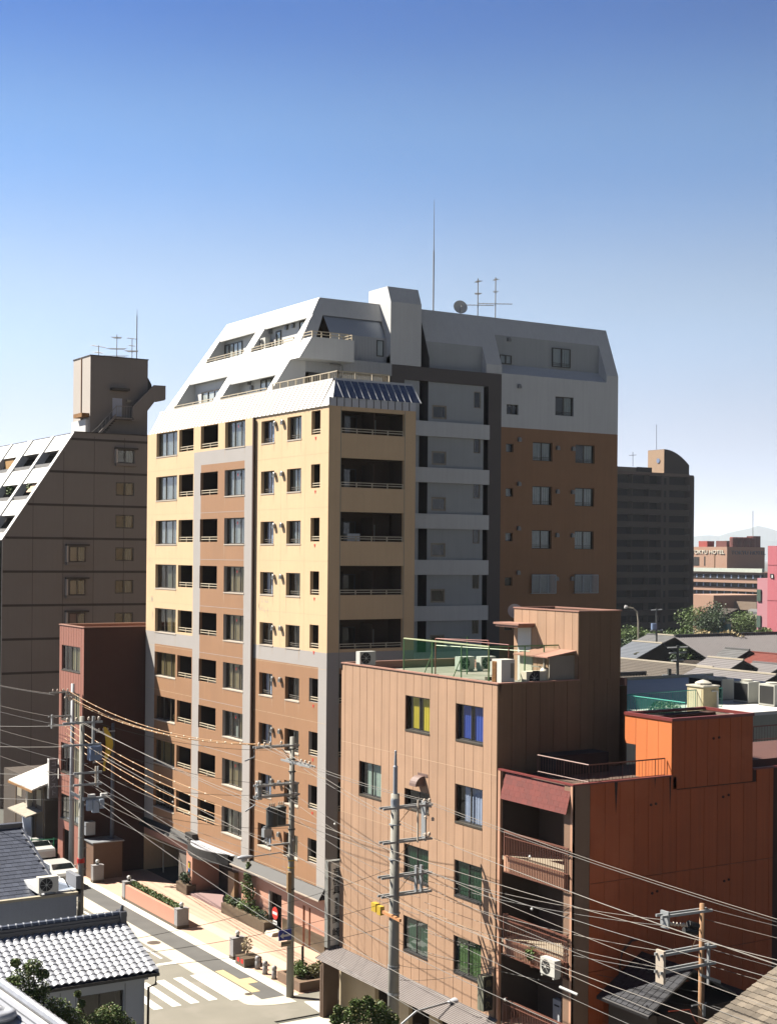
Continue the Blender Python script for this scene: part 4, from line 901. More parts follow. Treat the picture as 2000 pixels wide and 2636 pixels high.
# balconies on the lit front: floors
mb = MB(); mb.box(XT+2.1, XT+2.15, YO+.5, 46.35, 0, ZO-.3, 0); mb.box(XT+0.1, XT+2.1, 46.3, 46.36, 0, ZO-.3, 1); mb.box(XT+.1, XT+2.1, YO+.2, YO+.26, 0, ZO-.3, 1)
mb.build('loggia_wall', [int_dark, mat('loggia_side', (0.07, 0.045, 0.03), 0.9)], OB)
MB().box(XT+1.5, XT+1.8, 43.9, 44.3, 0, ZO-0.3).build('column', mat('loggia_column', (0.16, 0.10, 0.07), 0.8), OB)
for zf in (9.05, 5.79, 2.5):
    MB().box(XT+0.06, XT+2.1, YO+.12, 46.3, zf+0.45, zf+.60).build('balcony_slab', mat('balcony_floor', (0.45, 0.38, 0.28), 0.8), OB)
    MB().box(XT+0.0, XT+0.12, YO+.12, 46.1, zf, zf+0.64).build('balcony_front', flesh, OB)
    m = MB(); zt2 = zf+1.62; x = XT-0.10
    m.box(x-0.03, x+0.03, YO+.12, 45.95, zt2-0.03, zt2+0.03)
    m.box(x-.02, x+.02, YO+.12, 45.95, zt2-0.2, zt2-0.17); m.box(x-.02, x+.02, YO+.12, 45.95, zf+0.66, zf+0.69); m.box(x-.02, x+.02, YO+.12, 45.95, zf+0.05, zf+0.08)
    m.box(XT-.12, XT+.1, 45.9, 45.96, zf+.7, zt2)
    m.build('railing', br_rail, OB)
    m = MB(); n = 38
    for k in range(n): y = YO+.15+k*(45.9-YO-.15)/n; m.box(x-.009, x+.009, y-.009, y+.009, zf+.02, zt2)
    m.build('baluster', br_rail, OB, kind='stuff')
m = MB()
# sloped red shingle valance, four courses of shingles
val = []
for r_ in range(5):
    z = ZO-0.05-r_*0.2
    n = 12
    for k in range(n+1):
        y0 = 42.0+(k-(0.5 if r_ % 2 else 0))*0.34; y1 = min(y0+0.335, 46.1); y0 = max(y0, 42.0)
        if y1-y0 < 0.05: continue
        xx = XT+0.05-0.055*r_*1.0
        mm = MB(); mm.hexa([(xx-0.06, y0, z-0.2), (xx-0.03, y0, z-0.2), (xx-0.03, y1, z-0.2), (xx-0.06, y1, z-0.2)], [(xx+0.0, y0, z), (xx+0.02, y0, z), (xx+0.02, y1, z), (xx+0.0, y1, z)]); mm.build('shingle', mat('red_shingle', (0.16, 0.02, 0.01), 0.7, 0.15, 3, fine=0.1, objvar=0.12), OB)
# roof railing
def railing(parent, pts, z0, h, m_=None, step=0.16, name='railing'):
    m_ = m_ or br_rail; m = MB(); b = MB()
    for (x0, y0), (x1, y1) in zip(pts, pts[1:]):
        L = math.hypot(x1-x0, y1-y0); n = max(1, int(L/step))
        m.tube([(x0, y0, z0+h), (x1, y1, z0+h)], 0.028, 5); m.tube([(x0, y0, z0+.08), (x1, y1, z0+.08)], 0.018, 4)
        for k in range(n+1):
            x, y = x0+(x1-x0)*k/n, y0+(y1-y0)*k/n; big = (k % 10 == 0) or k == n
            (m if big else b).tube([(x, y, z0), (x, y, z0+h)], 0.022 if big else 0.009, 4)
    m.build(name, m_, parent); b.build('baluster', m_, parent, kind='stuff')
railing(OB, [(35.3, 45.3), (35.3, 42.2), (39.1, 42.2)], ZO-.05, 0.72)
railing(OB, [(44.6, 46.4), (44.6, 43.0)], ZO-.2, 1.0)
railing(OB, [(44.0, 42.3), (50.0, 42.3)], ZO+1.0, 0.62)
mb = MB(); mb.box(44.0, 50.5, 42.4, 46.5, ZO-.3, ZO+.25, 0); mb.build('rear_block', mat('rear_dark', (0.10, 0.035, 0.025), 0.8), OB)
mb = MB(); mb.box(36.3, 39.0, 45.4, 46.4, ZO-.25, ZO+.55); mb.build('roof_hatch', mat('near_black', (0.03, 0.02, 0.02), 0.9), OB)
m = MB(); m.tube([(36.6, YO-.05, 2.2), (36.55, YO-.08, 6.1), (36.65, YO-.1, 6.6), (37.1, YO-.1, 6.95), (37.4, YO-.1, 6.95)], 0.045, 6); m.build('downpipe', mat('dark_pipe', (0.10, 0.03, 0.015), 0.6), OB)
# things on the balconies
a = ac_unit('air_conditioner', 'white outdoor unit standing on the lower balcony ledge of the orange building', 34.0, 42.75, 5.78, R(-90), 0.85, 0.3, 0.62)
MB().box(34.7, 35.0, 42.1, 42.5, 5.8, 7.1).build('store_box', MATS['cream_board'], OB)
a = thing('water_heater', 'white wall-hung water heater in the lowest balcony of the orange building', 'water heater', (35.9, 44.6, 3.1))
MB().box(35.8, 36.02, 44.35, 44.85, 3.1, 4.15).build('casing', mat('heater_white', (0.62, 0.66, 0.70), 0.5, 0.02), a); MB().box(35.785, 35.8, 44.45, 44.75, 3.9, 3.96).build('vent_slot', black_m, a)
def leafy(mb, c, r, n, size, up=0.3):
    for _ in range(n):
        while True:
            v = Vector((random.uniform(-1, 1), random.uniform(-1, 1), random.uniform(-1, 1)))
            if 0.15 < v.length < 1: break
        p = Vector(c)+Vector((v.x*r[0], v.y*r[1], v.z*r[2]))
        a = Vector((random.gauss(0, 1), random.gauss(0, 1), random.gauss(0, 1))).normalized(); nrm = (a+Vector((0, 0, up))).normalized()
        u = nrm.cross(Vector((random.random(), random.random(), random.random()))).normalized(); w = nrm.cross(u); s_ = size*random.uniform(0.6, 1.3)
        mb.face([p-u*s_*0.5, p+w*s_*0.28, p+u*s_*0.5, p-w*s_*0.28])
leaf1 = mat('leaf_bright', (0.10, 0.17, 0.025), 0.6, 0.35, 2.5, fine=0.2); leaf2 = mat('leaf_dark', (0.035, 0.075, 0.018), 0.6, 0.35, 2.0, fine=0.2); bark = mat('bark', (0.09, 0.06, 0.04), 0.9, 0.2, 6, bump=0.3)
leaf3 = mat('leaf_yellowish', (0.16, 0.15, 0.04), 0.6, 0.3, 3, fine=0.2)
def plant(label, c, r, n, size, m_=None, cat='plant', group=None, pot=None, name='potted_plant'):
    a = thing(name, label, cat, (c[0], c[1], c[2]-r[2]), group)
    mb = MB(); leafy(mb, c, r, n, size); mb.build('foliage', m_ or leaf1, a)
    mb = MB(); 
    for k in range(5): mb.tube([(c[0], c[1], c[2]-r[2]), (c[0]+random.uniform(-.5, .5)*r[0], c[1]+random.uniform(-.5, .5)*r[1], c[2]+random.uniform(-.2, .5)*r[2])], 0.012, 4)
    mb.build('stem', bark, a)
    if pot: mb = MB(); mb.lathe((c[0], c[1], c[2]-r[2]-pot), [(0.1, 0), (0.15, pot)], 10); mb.build('pot', mat('terracotta', (0.35, 0.13, 0.06), 0.8), a)
    return a
plant('bright green potted plant on the middle balcony of the orange building', (34.3, 44.2, 6.25), (0.25, 0.35, 0.3), 220, 0.13, pot=0.2)
plant('small potted plant low behind the bottom balcony rail', (34.3, 44.9, 2.9), (0.2, 0.2, 0.3), 120, 0.12, pot=0.2)
# ================================================================== ground and street
asph = mat('asphalt_road', (0.23, 0.215, 0.175), 0.9, 0.14, 0.4, fine=0.12, dirt=((0.13, 0.12, 0.10), 0.55, 0.52))
asph2 = mat('asphalt_pavement', (0.115, 0.112, 0.105), 0.9, 0.22, 0.8, fine=0.12)
conc = mat('pale_concrete', (0.62, 0.56, 0.45), 0.85, 0.10, 0.9, fine=0.08, dirt=((0.33, 0.29, 0.22), 0.7, 0.58))
pinkp = mat('pink_paving', (0.60, 0.40, 0.29), 0.8, 0.08, 0.5, fine=0.06)
salm = mat('salmon_wall', (0.62, 0.30, 0.20), 0.75, 0.05, 0.8, fine=0.05)
whitel = mat('road_paint', (0.85, 0.83, 0.76), 0.7, 0.10, 2, fine=0.1, dirt=((0.22, 0.21, 0.18), 2.2, 0.66))
tact = mat('yellow_tactile', (0.62, 0.47, 0.24), 0.8, 0.08, 2, fine=0.1)
granite = mat('grey_granite', (0.36, 0.35, 0.35), 0.5, 0.10, 5, fine=0.2)
gbase = mat('dark_brown_granite', (0.13, 0.095, 0.06), 0.5, 0.12, 4, fine=0.15)
def sheet(name, x0, x1, y0, y1, z, m): 
    return MB().face([(x0, y0, z), (x1, y0, z), (x1, y1, z), (x0, y1, z)]).build(name, m, kind='structure')
sheet('ground', -15000, 20000, -10000, 20000, -0.05, mat('distant_ground', (0.10, 0.10, 0.085), 0.95, 0.3, 0.02, fine=0.1))
sheet('road', 19.0, 31.10, -60, 420, 0.0, asph)
sheet('side_road', 31.10, 120, 59.3, 62.35, 0.0, asph)
sheet('gutter', 31.10, 32.12, 62.35, 96.8, 0.004, conc)
sheet('pavement', 32.12, 33.38, 62.35, 96.8, 0.004, asph2)
sheet('kerb_strip', 33.38, 34.0, 62.3, 96.8, 0.008, mat('white_concrete', (0.70, 0.67, 0.60), 0.85, 0.08, 1.2, fine=0.06))
sheet('pavement', 31.10, 34.2, 20, 58.9, 0.004, conc)
sheet('forecourt', 34.0, 38.45, 62.35, 92.3, 0.010, pinkp)
sheet('forecourt_band', 35.3, 36.1, 62.4, 84.0, 0.014, mat('pale_paving_band', (0.66, 0.50, 0.38), 0.8, 0.06, 0.6, fine=0.05))
sheet('alley', 34.0, 60, 58.9, 59.3, 0.0, conc)
m = MB(); n = 14; pts = []
for k in range(n+1):
    t = math.pi/2*k/n; pts.append((31.1+2.3*(1-math.cos(t))*1.0, 62.35-1.0*math.sin(t)+0.0))
for (xa, ya), (xb, yb) in zip(pts, pts[1:]): m.face([(xa, ya, 0.012), (xb, yb, 0.012), (xb, 62.5, 0.012), (xa, 62.5, 0.012)])
m.build('pavement_corner', conc, kind='structure')
sheet('stop_line', 22.0, 31.1, 70.24, 70.68, 0.004, whitel)
for k, x in enumerate((29.85, 28.9, 27.97, 27.03, 26.08, 25.1, 24.15, 23.2)):
    o_ = sheet('crosswalk_stripe', x, x+0.46, 63.63, 67.88, 0.004, whitel)
sheet('crosswalk_edge', 30.78, 31.22, 63.1, 67.9, 0.010, whitel)
sheet('road_line', 30.7, 30.85, 71.5, 96, 0.004, whitel)
sheet('tactile_paving', 32.2, 32.66, 63.75, 67.95, 0.010, tact); sheet('tactile_paving', 32.66, 33.25, 65.15, 66.05, 0.010, tact)
m = MB(); m.face([(34.2, 59.0, .006), (34.47, 60.9, .006), (33.7, 61.2, .006), (33.5, 59.0, .006)]); m.build('road_marking', whitel, kind='structure')
def manhole(x, y, r, label):
    a = thing('manhole_cover', label, 'manhole cover', (x, y, 0.01), 'round covers in the pavement')
    m = MB(); m.lathe((x, y, 0.008), [(r, 0), (r, 0.008), (r*0.93, 0.010)], 20); m.build('cover', mat('iron_cover', (0.16, 0.12, 0.09), 0.7, 0.2, 8), a)
    m = MB()
    for k in range(-3, 4): m.box(x-r*.7, x+r*.7, y+k*r*.22-.012, y+k*r*.22+.012, .018, .024)
    m.build('tread', MATS['iron_cover'], a)
manhole(31.64, 74.6, 0.38, 'larger round iron cover in the pale gutter strip near the tile-roofed house')
manhole(31.95, 63.6, 0.2, 'small iron cover at the pavement corner by the crossing')
# ---- forecourt wall, pillars, lamps
a = thing('low_wall', 'low salmon wall with dark foot between two grey pillars along the forecourt', 'wall', (33.9, 77, 0))
MB().box(33.93, 34.12, 77.1, 84.5, 0.16, 0.98).build('wall_face', salm, a); MB().box(33.91, 34.12, 77.1, 84.5, 0.0, 0.16).build('footing', gbase, a)
MB().box(34.12, 34.75, 77.1, 84.6, 0.0, 0.86).build('planting_trough', mat('soil', (0.20, 0.14, 0.08), 0.95, 0.2, 5), a); MB().box(34.7, 34.85, 77.1, 84.6, 0, 0.95).build('wall_face', salm, a)
h = thing('hedge', 'narrow clipped hedge on top of the low salmon wall', 'hedge', (34.4, 80.8, 0.86))
m = MB()
for k in range(62): leafy(m, (34.42+random.uniform(-.05, .05), 77.3+k*0.118, 1.03), (0.24, 0.18, 0.2), 42, 0.11)
m.build('foliage', leaf1, h); m = MB()
for k in range(40): leafy(m, (34.42, 77.3+k*0.18, 0.98), (0.22, 0.18, 0.16), 16, 0.11)
m.build('yellow_foliage', leaf3, h)
def pillar(x, y, label, w=0.72, h_=1.1, d=0.42):
    a = thing('gate_pillar', label, 'pillar', (x, y, 0), 'granite pillars with globe lamps')
    MB().box(x, x+w, y, y+d, 0.18, h_).build('shaft', granite, a); MB().box(x-.015, x+w+.015, y-.015, y+d+.015, 0, 0.18).build('base', gbase, a)
    MB().box(x-.02, x+w+.02, y-.02, y+d+.02, h_, h_+.04).build('cap', granite, a)
    m = MB(); m.lathe((x+w*.5, y+d*.5, h_+.04), [(0.09, 0), (0.09, 0.09)], 10); m.build('lamp_socket', black_m, a)
    m = MB(); m.lathe((x+w*.5, y+d*.5, h_+.12), [(0.13*math.sin(math.pi*k/8)+0.002, 0.13-0.13*math.cos(math.pi*k/8)) for k in range(9)], 14); m.build('globe_lamp', mat('opal_globe', (0.75, 0.76, 0.72), 0.15, 0.0, fine=0, coat=0.5), a, smooth=True)
    return a
P0 = pillar(33.9, 76.6, 'pillar at the near end of the hedge wall')
for (y, lb) in ((84.55, 'pillar at the far end of the hedge wall'), (89.95, 'farthest pillar, beside the brown booth'), (69.35, 'nearest pillar, with a dry plant in front of it')):
    copy_tree(P0, (33.9, y, 0), label='grey granite globe-lamp '+lb)
P0['label'] = 'grey granite globe-lamp pillar at the near end of the hedge wall'
a = thing('planter_box', 'low brown granite planter with red marks beside the nearest pillar', 'planter', (33.7, 67.8, 0))
MB().box(33.75, 34.75, 67.7, 68.75, 0, 0.45).build('box', gbase, a)
MB().box(33.742, 33.75, 67.85, 68.1, 0.18, 0.40).build('red_mark', red_m, a); MB().box(33.742, 33.75, 68.3, 68.55, 0.18, 0.40).build('red_mark', red_m, a)
plant('straggly beige dry plant in the low brown planter', (34.3, 68.5, 0.95), (0.28, 0.4, 0.5), 160, 0.16, mat('dry_leaf', (0.45, 0.36, 0.22), 0.8, 0.2, 4), 'plant', name='dry_plant')
b0 = None
for k, (x, y) in enumerate(((34.26, 67.2), (34.18, 66.2), (34.18, 65.2))):
    lb = 'short grey stone bollard, %s' % ('next to the brown planter box', 'middle one of the three by the forecourt', 'closest to the corner planter')[k]
    if b0 is None:
        b0 = thing('bollard', lb, 'bollard', (x, y, 0), 'stone bollards along the forecourt')
        m = MB(); m.lathe((x, y, 0), [(0.13, 0), (0.13, 0.42), (0.10, 0.45), (0.12, 0.47), (0.14, 0.56), (0.11, 0.66), (0.03, 0.70)], 14); m.build('shaft', granite, b0, smooth=True)
        m = MB(); m.lathe((x, y, 0.0), [(0.15, 0), (0.15, 0.05)], 14); m.build('base', gbase, b0)
    else: copy_tree(b0, (x, y, 0), label=lb)
a = thing('corner_planter', 'large dark granite planter with shrubs at the forecourt corner', 'planter', (34.2, 62.6, 0))
mb = MB(); mb.box(34.2, 37.0, 62.55, 62.75, 0, 0.48); mb.box(34.2, 34.4, 62.75, 64.9, 0, 0.48); mb.box(36.8, 37, 62.75, 64.9, 0, 0.48); mb.box(34.4, 36.8, 64.7, 64.9, 0, .48); mb.build('wall', mat('tan_granite_wall', (0.22, 0.14, 0.09), 0.6, 0.08, 3, fine=0.1), a)
MB().box(34.4, 36.8, 62.75, 64.7, 0, 0.4).build('soil', MATS['soil'], a)
for k, (x, y) in enumerate(((34.8, 63.6), (35.4, 63.3), (35.1, 64.2), (36.1, 63.7))):
    plant(('leafy shrub at the street side of the corner planter', 'leafy shrub in the near middle of the corner planter', 'leafy shrub at the back of the corner planter', 'leafy shrub at the building side of the corner planter')[k], (x, y, 0.72), (0.4, 0.4, 0.36), 380, 0.15, leaf3 if k % 2 else leaf1, 'shrub', 'shrubs in the corner planter', name='shrub')
a = tag(MB().tube([(35.25, 64.2, 0.4), (35.25, 64.2, 1.75)], 0.07, 8).build('dark_post', frame_black, at=(35.25, 64.2, 0.4)), 'dark wooden post standing in the corner planter', 'post')
# entrance planters and trees
def bedding(label, x0, x1, y0, y1, h_):
    a = thing('entrance_planter', label, 'planter', (x0, y0, 0), 'granite planters by the entrance')
    MB().box(x0, x1, y0, y1, 0, h_).build('wall', gbase, a); MB().box(x0+.12, x1-.1, y0+.12, y1-.12, h_, h_+.03).build('soil', MATS['soil'], a)
bedding('long dark granite planter right of the entrance step', 37.75, 38.4, 73.3, 78.9, 0.6)
bedding('short dark granite planter left of the entrance step', 37.75, 38.4, 83.9, 85.5, 0.6)
for k in range(6): plant('low green shrub in the long entrance planter, %s counted from the step' % ('first', 'second', 'third', 'fourth', 'fifth', 'sixth')[k], (38.08, 78.4-k*0.85, 0.85), (0.3, 0.45, 0.3), 300, 0.14, leaf2 if k % 2 else leaf1, 'shrub', 'shrubs by the entrance', name='shrub')
plant('dark green shrub in the short planter left of the entrance', (38.05, 84.7, 0.95), (0.35, 0.6, 0.35), 500, 0.15, leaf2, 'shrub', 'shrubs by the entrance', name='shrub')
a = thing('bamboo_tree', 'slender young tree against the pink wall right of the entrance', 'tree', (38.0, 75.9, 0.6))
m = MB()
for (z, r) in ((1.3, 0.42), (1.8, 0.38), (2.3, 0.32), (2.8, 0.22), (3.2, 0.12)): leafy(m, (38.0+random.uniform(-.1, .1), 75.9+random.uniform(-.1, .1), z), (r, r*1.3, 0.4), 230, 0.15)
m.build('crown', leaf1, a); m = MB(); m.tube([(38.0, 75.9, 0.6), (38.02, 75.95, 2.0), (37.98, 75.9, 3.2)], 0.03, 5, r1=0.01); m.tube([(38.05, 75.8, 0.6), (38.1, 75.6, 2.2)], 0.02, 5); m.build('trunk', bark, a)
MB().box(37.95, 40.0, 78.9, 83.9, 0, 0.15).build('entrance_step', mat('mauve_step', (0.34, 0.22, 0.21), 0.7, 0.05), kind='structure')
a = thing('wheelchair_ramp', 'white stone ramp block before the dark side door', 'ramp', (37.7, 72.3, 0)); MB().hexa([(37.75, 72.4, 0), (38.41, 72.4, 0), (38.41, 74.1, 0), (37.75, 74.1, 0)], [(37.85, 72.4, 0.2), (38.41, 72.4, 0.25), (38.41, 74.1, 0.25), (37.85, 74.1, 0.2)]).build('slab', conc, a)
a = tag(MB().tube([(39.1, 90.7, 0), (39.1, 90.7, 1.9)], 0.05, 8).build('white_post', MATS['cream_board'], at=(39.1, 90.7, 0)), 'slim white post at the mouth of the dark garage', 'post')
a = tag(MB().box(XF-0.3, XF-.02, 77.9, 78.75, 0.9, 2.5).build('wall_sign', mat('wood_sign', (0.33, 0.2, 0.1), 0.6), at=(XF, 78, 1)), 'plain wooden name board on the pier right of the entrance', 'sign')
# ---- brown booth
a = thing('booth', 'small brown panelled booth with a grey lid at the far pillar', 'booth', (33.9, 90.7, 0))
MB().box(34.2, 36.2, 90.75, 92.4, 0, 2.4).build('wall', mat('booth_brown', (0.19, 0.10, 0.055), 0.7, 0.08), a); MB().box(34.1, 36.3, 90.65, 92.5, 2.4, 2.47).build('roof', pipe_m, a)
a = tag(MB().box(34.1, 34.75, 91.9, 92.5, 2.75, 3.6).build('meter_box', pipe_m, at=(34.4, 92.2, 2.75)), 'small silver box above the brown booth', 'meter box')

# ---- text helper (built-in font)
def text_mesh(s, size, depth=0.01):
    c = bpy.data.curves.new('lettering', 'FONT'); c.body = s; c.size = size; c.align_x = 'CENTER'; c.align_y = 'CENTER'; c.extrude = depth; c.resolution_u = 3; c.offset = size*0.008
    o = bpy.data.objects.new('lettering', c); COL.objects.link(o)
    me = bpy.data.meshes.new_from_object(o.evaluated_get(bpy.context.evaluated_depsgraph_get())); bpy.data.objects.remove(o)
    return me
def lettering(s, size, loc, parent, m, rz=0, depth=0.01, name='lettering', scale=None):
    me = text_mesh(s, size, depth); me.materials.clear(); me.materials.append(m)
    return inst(me, name, parent, loc, (R(90), 0, rz), scale)
# ---- vertical shop sign between the two buildings
ink = mat('sign_ink', (0.03, 0.02, 0.015), 0.6, 0, fine=0)
a = thing('vertical_sign', 'tall white vertical sign with black Japanese characters at the left edge of the tan building', 'sign', (34.1, 59.1, 3.2))
MB().box(33.78, 34.55, 59.12, 59.42, 3.05, 7.1).build('box', mat('sign_side_grey', (0.25, 0.25, 0.23), 0.6), a)
MB().box(33.92, 34.53, 59.09, 59.12, 3.15, 7.0).build('face', mat('sign_face', (1.1, 1.08, 0.95), 0.5, 0.03, fine=0), a)
z = 6.55
for ch, sz, dz in (('京', .42, .43), ('佛', .42, .43), ('具', .42, .42), ('株', .19, .19), ('式', .19, .19), ('会', .19, .19), ('社', .19, .36), ('関', .44, .62), ('崎', .44, .5)):
    lettering(ch, sz, (34.22, 59.085, z), a, ink); z -= dz if sz > .3 else dz
MB().box(34.55, 34.7, 59.2, 59.3, 3.8, 4.0).box(34.55, 34.7, 59.2, 59.3, 6.3, 6.5).build('bracket', pipe_m, a)
a = thing('dark_sign', 'narrow black sign box with faint characters at the right edge of the tan front', 'sign', (33.9, 46.75, 3.4))
MB().box(33.82, 34.26, 46.75, 47.15, 3.42, 4.8).build('box', mat('sign_side_green', (0.22, 0.22, 0.16), 0.6), a)
MB().box(33.85, 34.25, 46.73, 46.75, 3.45, 4.78).build('face', black_m, a)
for k, ch in enumerate('鳥弥久'): lettering(ch, .3, (34.05, 46.725, 4.5-k*.42), a, mat('faded_gold', (0.13, 0.10, 0.04), 0.6, 0, fine=0))

# ================================================================== red-brown narrow building
RBX, RBY0, RBY1, RBZ = 34.05, 92.45, 97.2, 16.43
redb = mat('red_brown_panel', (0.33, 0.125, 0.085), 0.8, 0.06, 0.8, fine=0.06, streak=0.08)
RB = thing('red_brown_building', 'narrow red-brown four-storey building with dark side, left of the apartment block', 'building', (RBX, RBY0, 0))
mb = MB(); hr_ = [(93.15, 96.75, z0, z1, 0.8, 1) for z0, z1 in ((13.4, 15.08), (9.0+1.0, 11.98), (6.4, 8.4), (3.2, 4.9))]+[(94.9, 96.2, 0.1, 2.55, .6, 1)]
facade(mb, 'X', RBX, RBY0, RBY1, 0, RBZ, hr_, 1, (), (), None, 0.12, 1)
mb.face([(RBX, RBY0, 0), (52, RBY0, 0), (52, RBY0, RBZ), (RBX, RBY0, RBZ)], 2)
mb.face([(RBX, RBY1, 0), (52, RBY1, 0), (52, RBY1, RBZ), (RBX, RBY1, RBZ)], 0)
mb.face([(RBX, RBY0, RBZ-.3), (52, RBY0, RBZ-.3), (52, RBY1, RBZ-.3), (RBX, RBY1, RBZ-.3)], 3); mb.face([(52, RBY0, 0), (52, RBY1, 0), (52, RBY1, RBZ), (52, RBY0, RBZ)], 0)
mb.build('wall', [redb, int_dark, mat('shaded_red_brown_side', (0.07, 0.022, 0.012), 0.85, 0.08, streak=0.08), conc], RB)  # camera-side wall: red-brown darkened, its shade put into the colour
mb = MB(); mb.box(RBX-.05, RBX+.15, RBY0-.05, RBY1+.05, RBZ, RBZ+.06); mb.box(RBX+.15, 52, RBY0-.05, RBY0+.12, RBZ, RBZ+.06); mb.box(RBX+.15, 52, RBY1-.12, RBY1+.05, RBZ, RBZ+.06); mb.build('coping', tan_cop, RB)
mb = MB()
for y in (92.95, 93.4, 93.9, 94.4, 94.9, 95.4, 95.9, 96.4, 96.9): mb.box(RBX-.008, RBX-.001, y-.008, y+.008, 5, RBZ)
mb.build('panel_seam', mat('seam_maroon', (0.12, 0.035, 0.025), .9), RB)
for (a_, b_, p, q, *_r) in hr_[:4]: window(RB, 'X', RBX, a_, b_, p, q, 4, frame_black, G1, mat('straw_blind', (0.45, 0.40, 0.22)), (0.0, 0.6), 0.08, 0.07, frame_m)
sg = thing('projecting_sign', 'grey projecting sign with white edge on the red-brown building', 'sign', (33.8, 97.4, 4.4))
MB().box(33.44, 34.05, 97.3, 97.62, 4.45, 7.15).build('box', mat('sign_grey', (0.17, 0.15, 0.15), 0.7), sg); MB().box(33.40, 33.44, 97.28, 97.64, 4.43, 7.18).build('edge', white_p, sg)
for k, ch in enumerate('コフクスト'): lettering(ch, .42, (33.74, 97.285, 6.8-k*.5), sg, mat('faded_white', (0.42, 0.42, 0.44), 0.6, 0, fine=0))
MB().box(34.0, 34.1, 97.3, 97.4, 6.5, 6.75).build('bracket', pipe_m, sg)

# ================================================================== grey stepped building
GY, GZ = 120.0, 31.72
gy = mat('grey_concrete_wall', (0.235, 0.21, 0.19), 0.85, 0.05, 0.4, fine=0.05, streak=0.05)
gyl = mat('grey_concrete_sunlit', (0.52, 0.47, 0.42), 0.85, 0.05, 0.4, fine=0.04)  # brighter copy of the grey wall, sunlight painted on left-facing sides
gband = mat('dark_band', (0.055, 0.045, 0.035), 0.8, 0.1)
GB = thing('grey_apartment_building', 'large grey-brown block with dark floor bands and sloped white balcony side, at left', 'apartment building', (37.0, GY, 0))
def gx(z): return 37.0 if z < 22.4 else 37.0+(z-22.4)*(43.2-37.0)/(31.75-22.4)
mb = MB()
gw = []
for k in range(9):
    zt = 30.42-2.845*k if k else 30.42
    gw.append((46.96, 48.66, zt-1.18, zt, .5, 1))
for k in range(3, 7): gw.append((42.85, 44.25, 30.42-2.845*k-1.28, 30.42-2.845*k+.1, .5, 1))
facade(mb, 'Y', GY, 43.2, 56, 0, GZ, [g for g in gw if g[0] > 43.2], 1, (), (), None, 0.15, 1)
zz = [0, 22.4, 25.3, 28.2, GZ]
for p, q in zip(zz, zz[1:]): mb.face([(gx(p), GY, p), (43.2, GY, p), (43.2, GY, q), (gx(q), GY, q)], 0)
mb.face([(37, GY, 0), (37, GY+45, 0), (37, GY+45, 22.4), (37, GY, 22.4)], 2)
mb.face([(43.2, GY, GZ), (56, GY, GZ), (56, GY+45, GZ), (43.2, GY+45, GZ)], 0)
mb.face([(56, GY, 0), (56, GY+45, 0), (56, GY+45, GZ), (56, GY, GZ)], 0)
# recess behind the sloping frame
mb.face([(38.6, GY+.4, 20), (38.6+6.2, GY+.4, GZ), (38.6+6.2, GY+45, GZ), (38.6, GY+45, 20)], 1)
mb.build('wall', [gy, int_dark, white_p], GB)
for k in range(8):
    z = 31.24-2.845*k
    MB().box(gx(z)+0.05, 56, GY-.02, GY-.001, z-.2, z).build('floor_band', gband, GB)
for x in (39.61, 42.26, 44.98, 47.73, 50.4): 
    zt = GZ if x > 43 else 22.4+(x-37)*1.508
    MB().box(x-.015, x+.015, GY-.008, GY-.0, 3, zt-.3).build('wall_joint', gband, GB)
MB().box(43.15, 56, GY-.06, GY+.1, GZ, GZ+.08).build('roof_edge', gband, GB)
for (a_, b_, p, q, *_r) in gw:
    window(GB, 'Y', GY-0.03, a_, b_, p, q, 2, frame_black, G1, mat('dim_curtain', (0.16, 0.17, 0.16), .9, .2, 2), (0.5, .95), 0.08, 0.09)
def bay(x0, x1, z0, z1):
    MB().box(x0-.15, x1+.2, GY-.42, GY-.01, z1+.02, z1+.16).build('window_hood', gband, GB); MB().box(x0-.1, x1+.1, GY-.35, GY-.01, z0-.25, z0-.02).build('window_ledge', gy, GB)
    MB().box(x0-.12, x0-.0, GY-.38, GY-.01, z0, z1).build('window_cheek', gyl, GB)
bay(46.96, 48.66, 29.24, 30.42)
for k in range(3, 7): bay(42.6, 44.3, 30.42-2.845*k-1.3, 30.42-2.845*k+.08); window(GB, 'Y', GY-.3, 42.75, 44.2, 30.42-2.845*k-1.28, 30.42-2.845*k+.05, 2, frame_black, G1, MATS['dim_curtain'], (.5, .95), .08, .08)
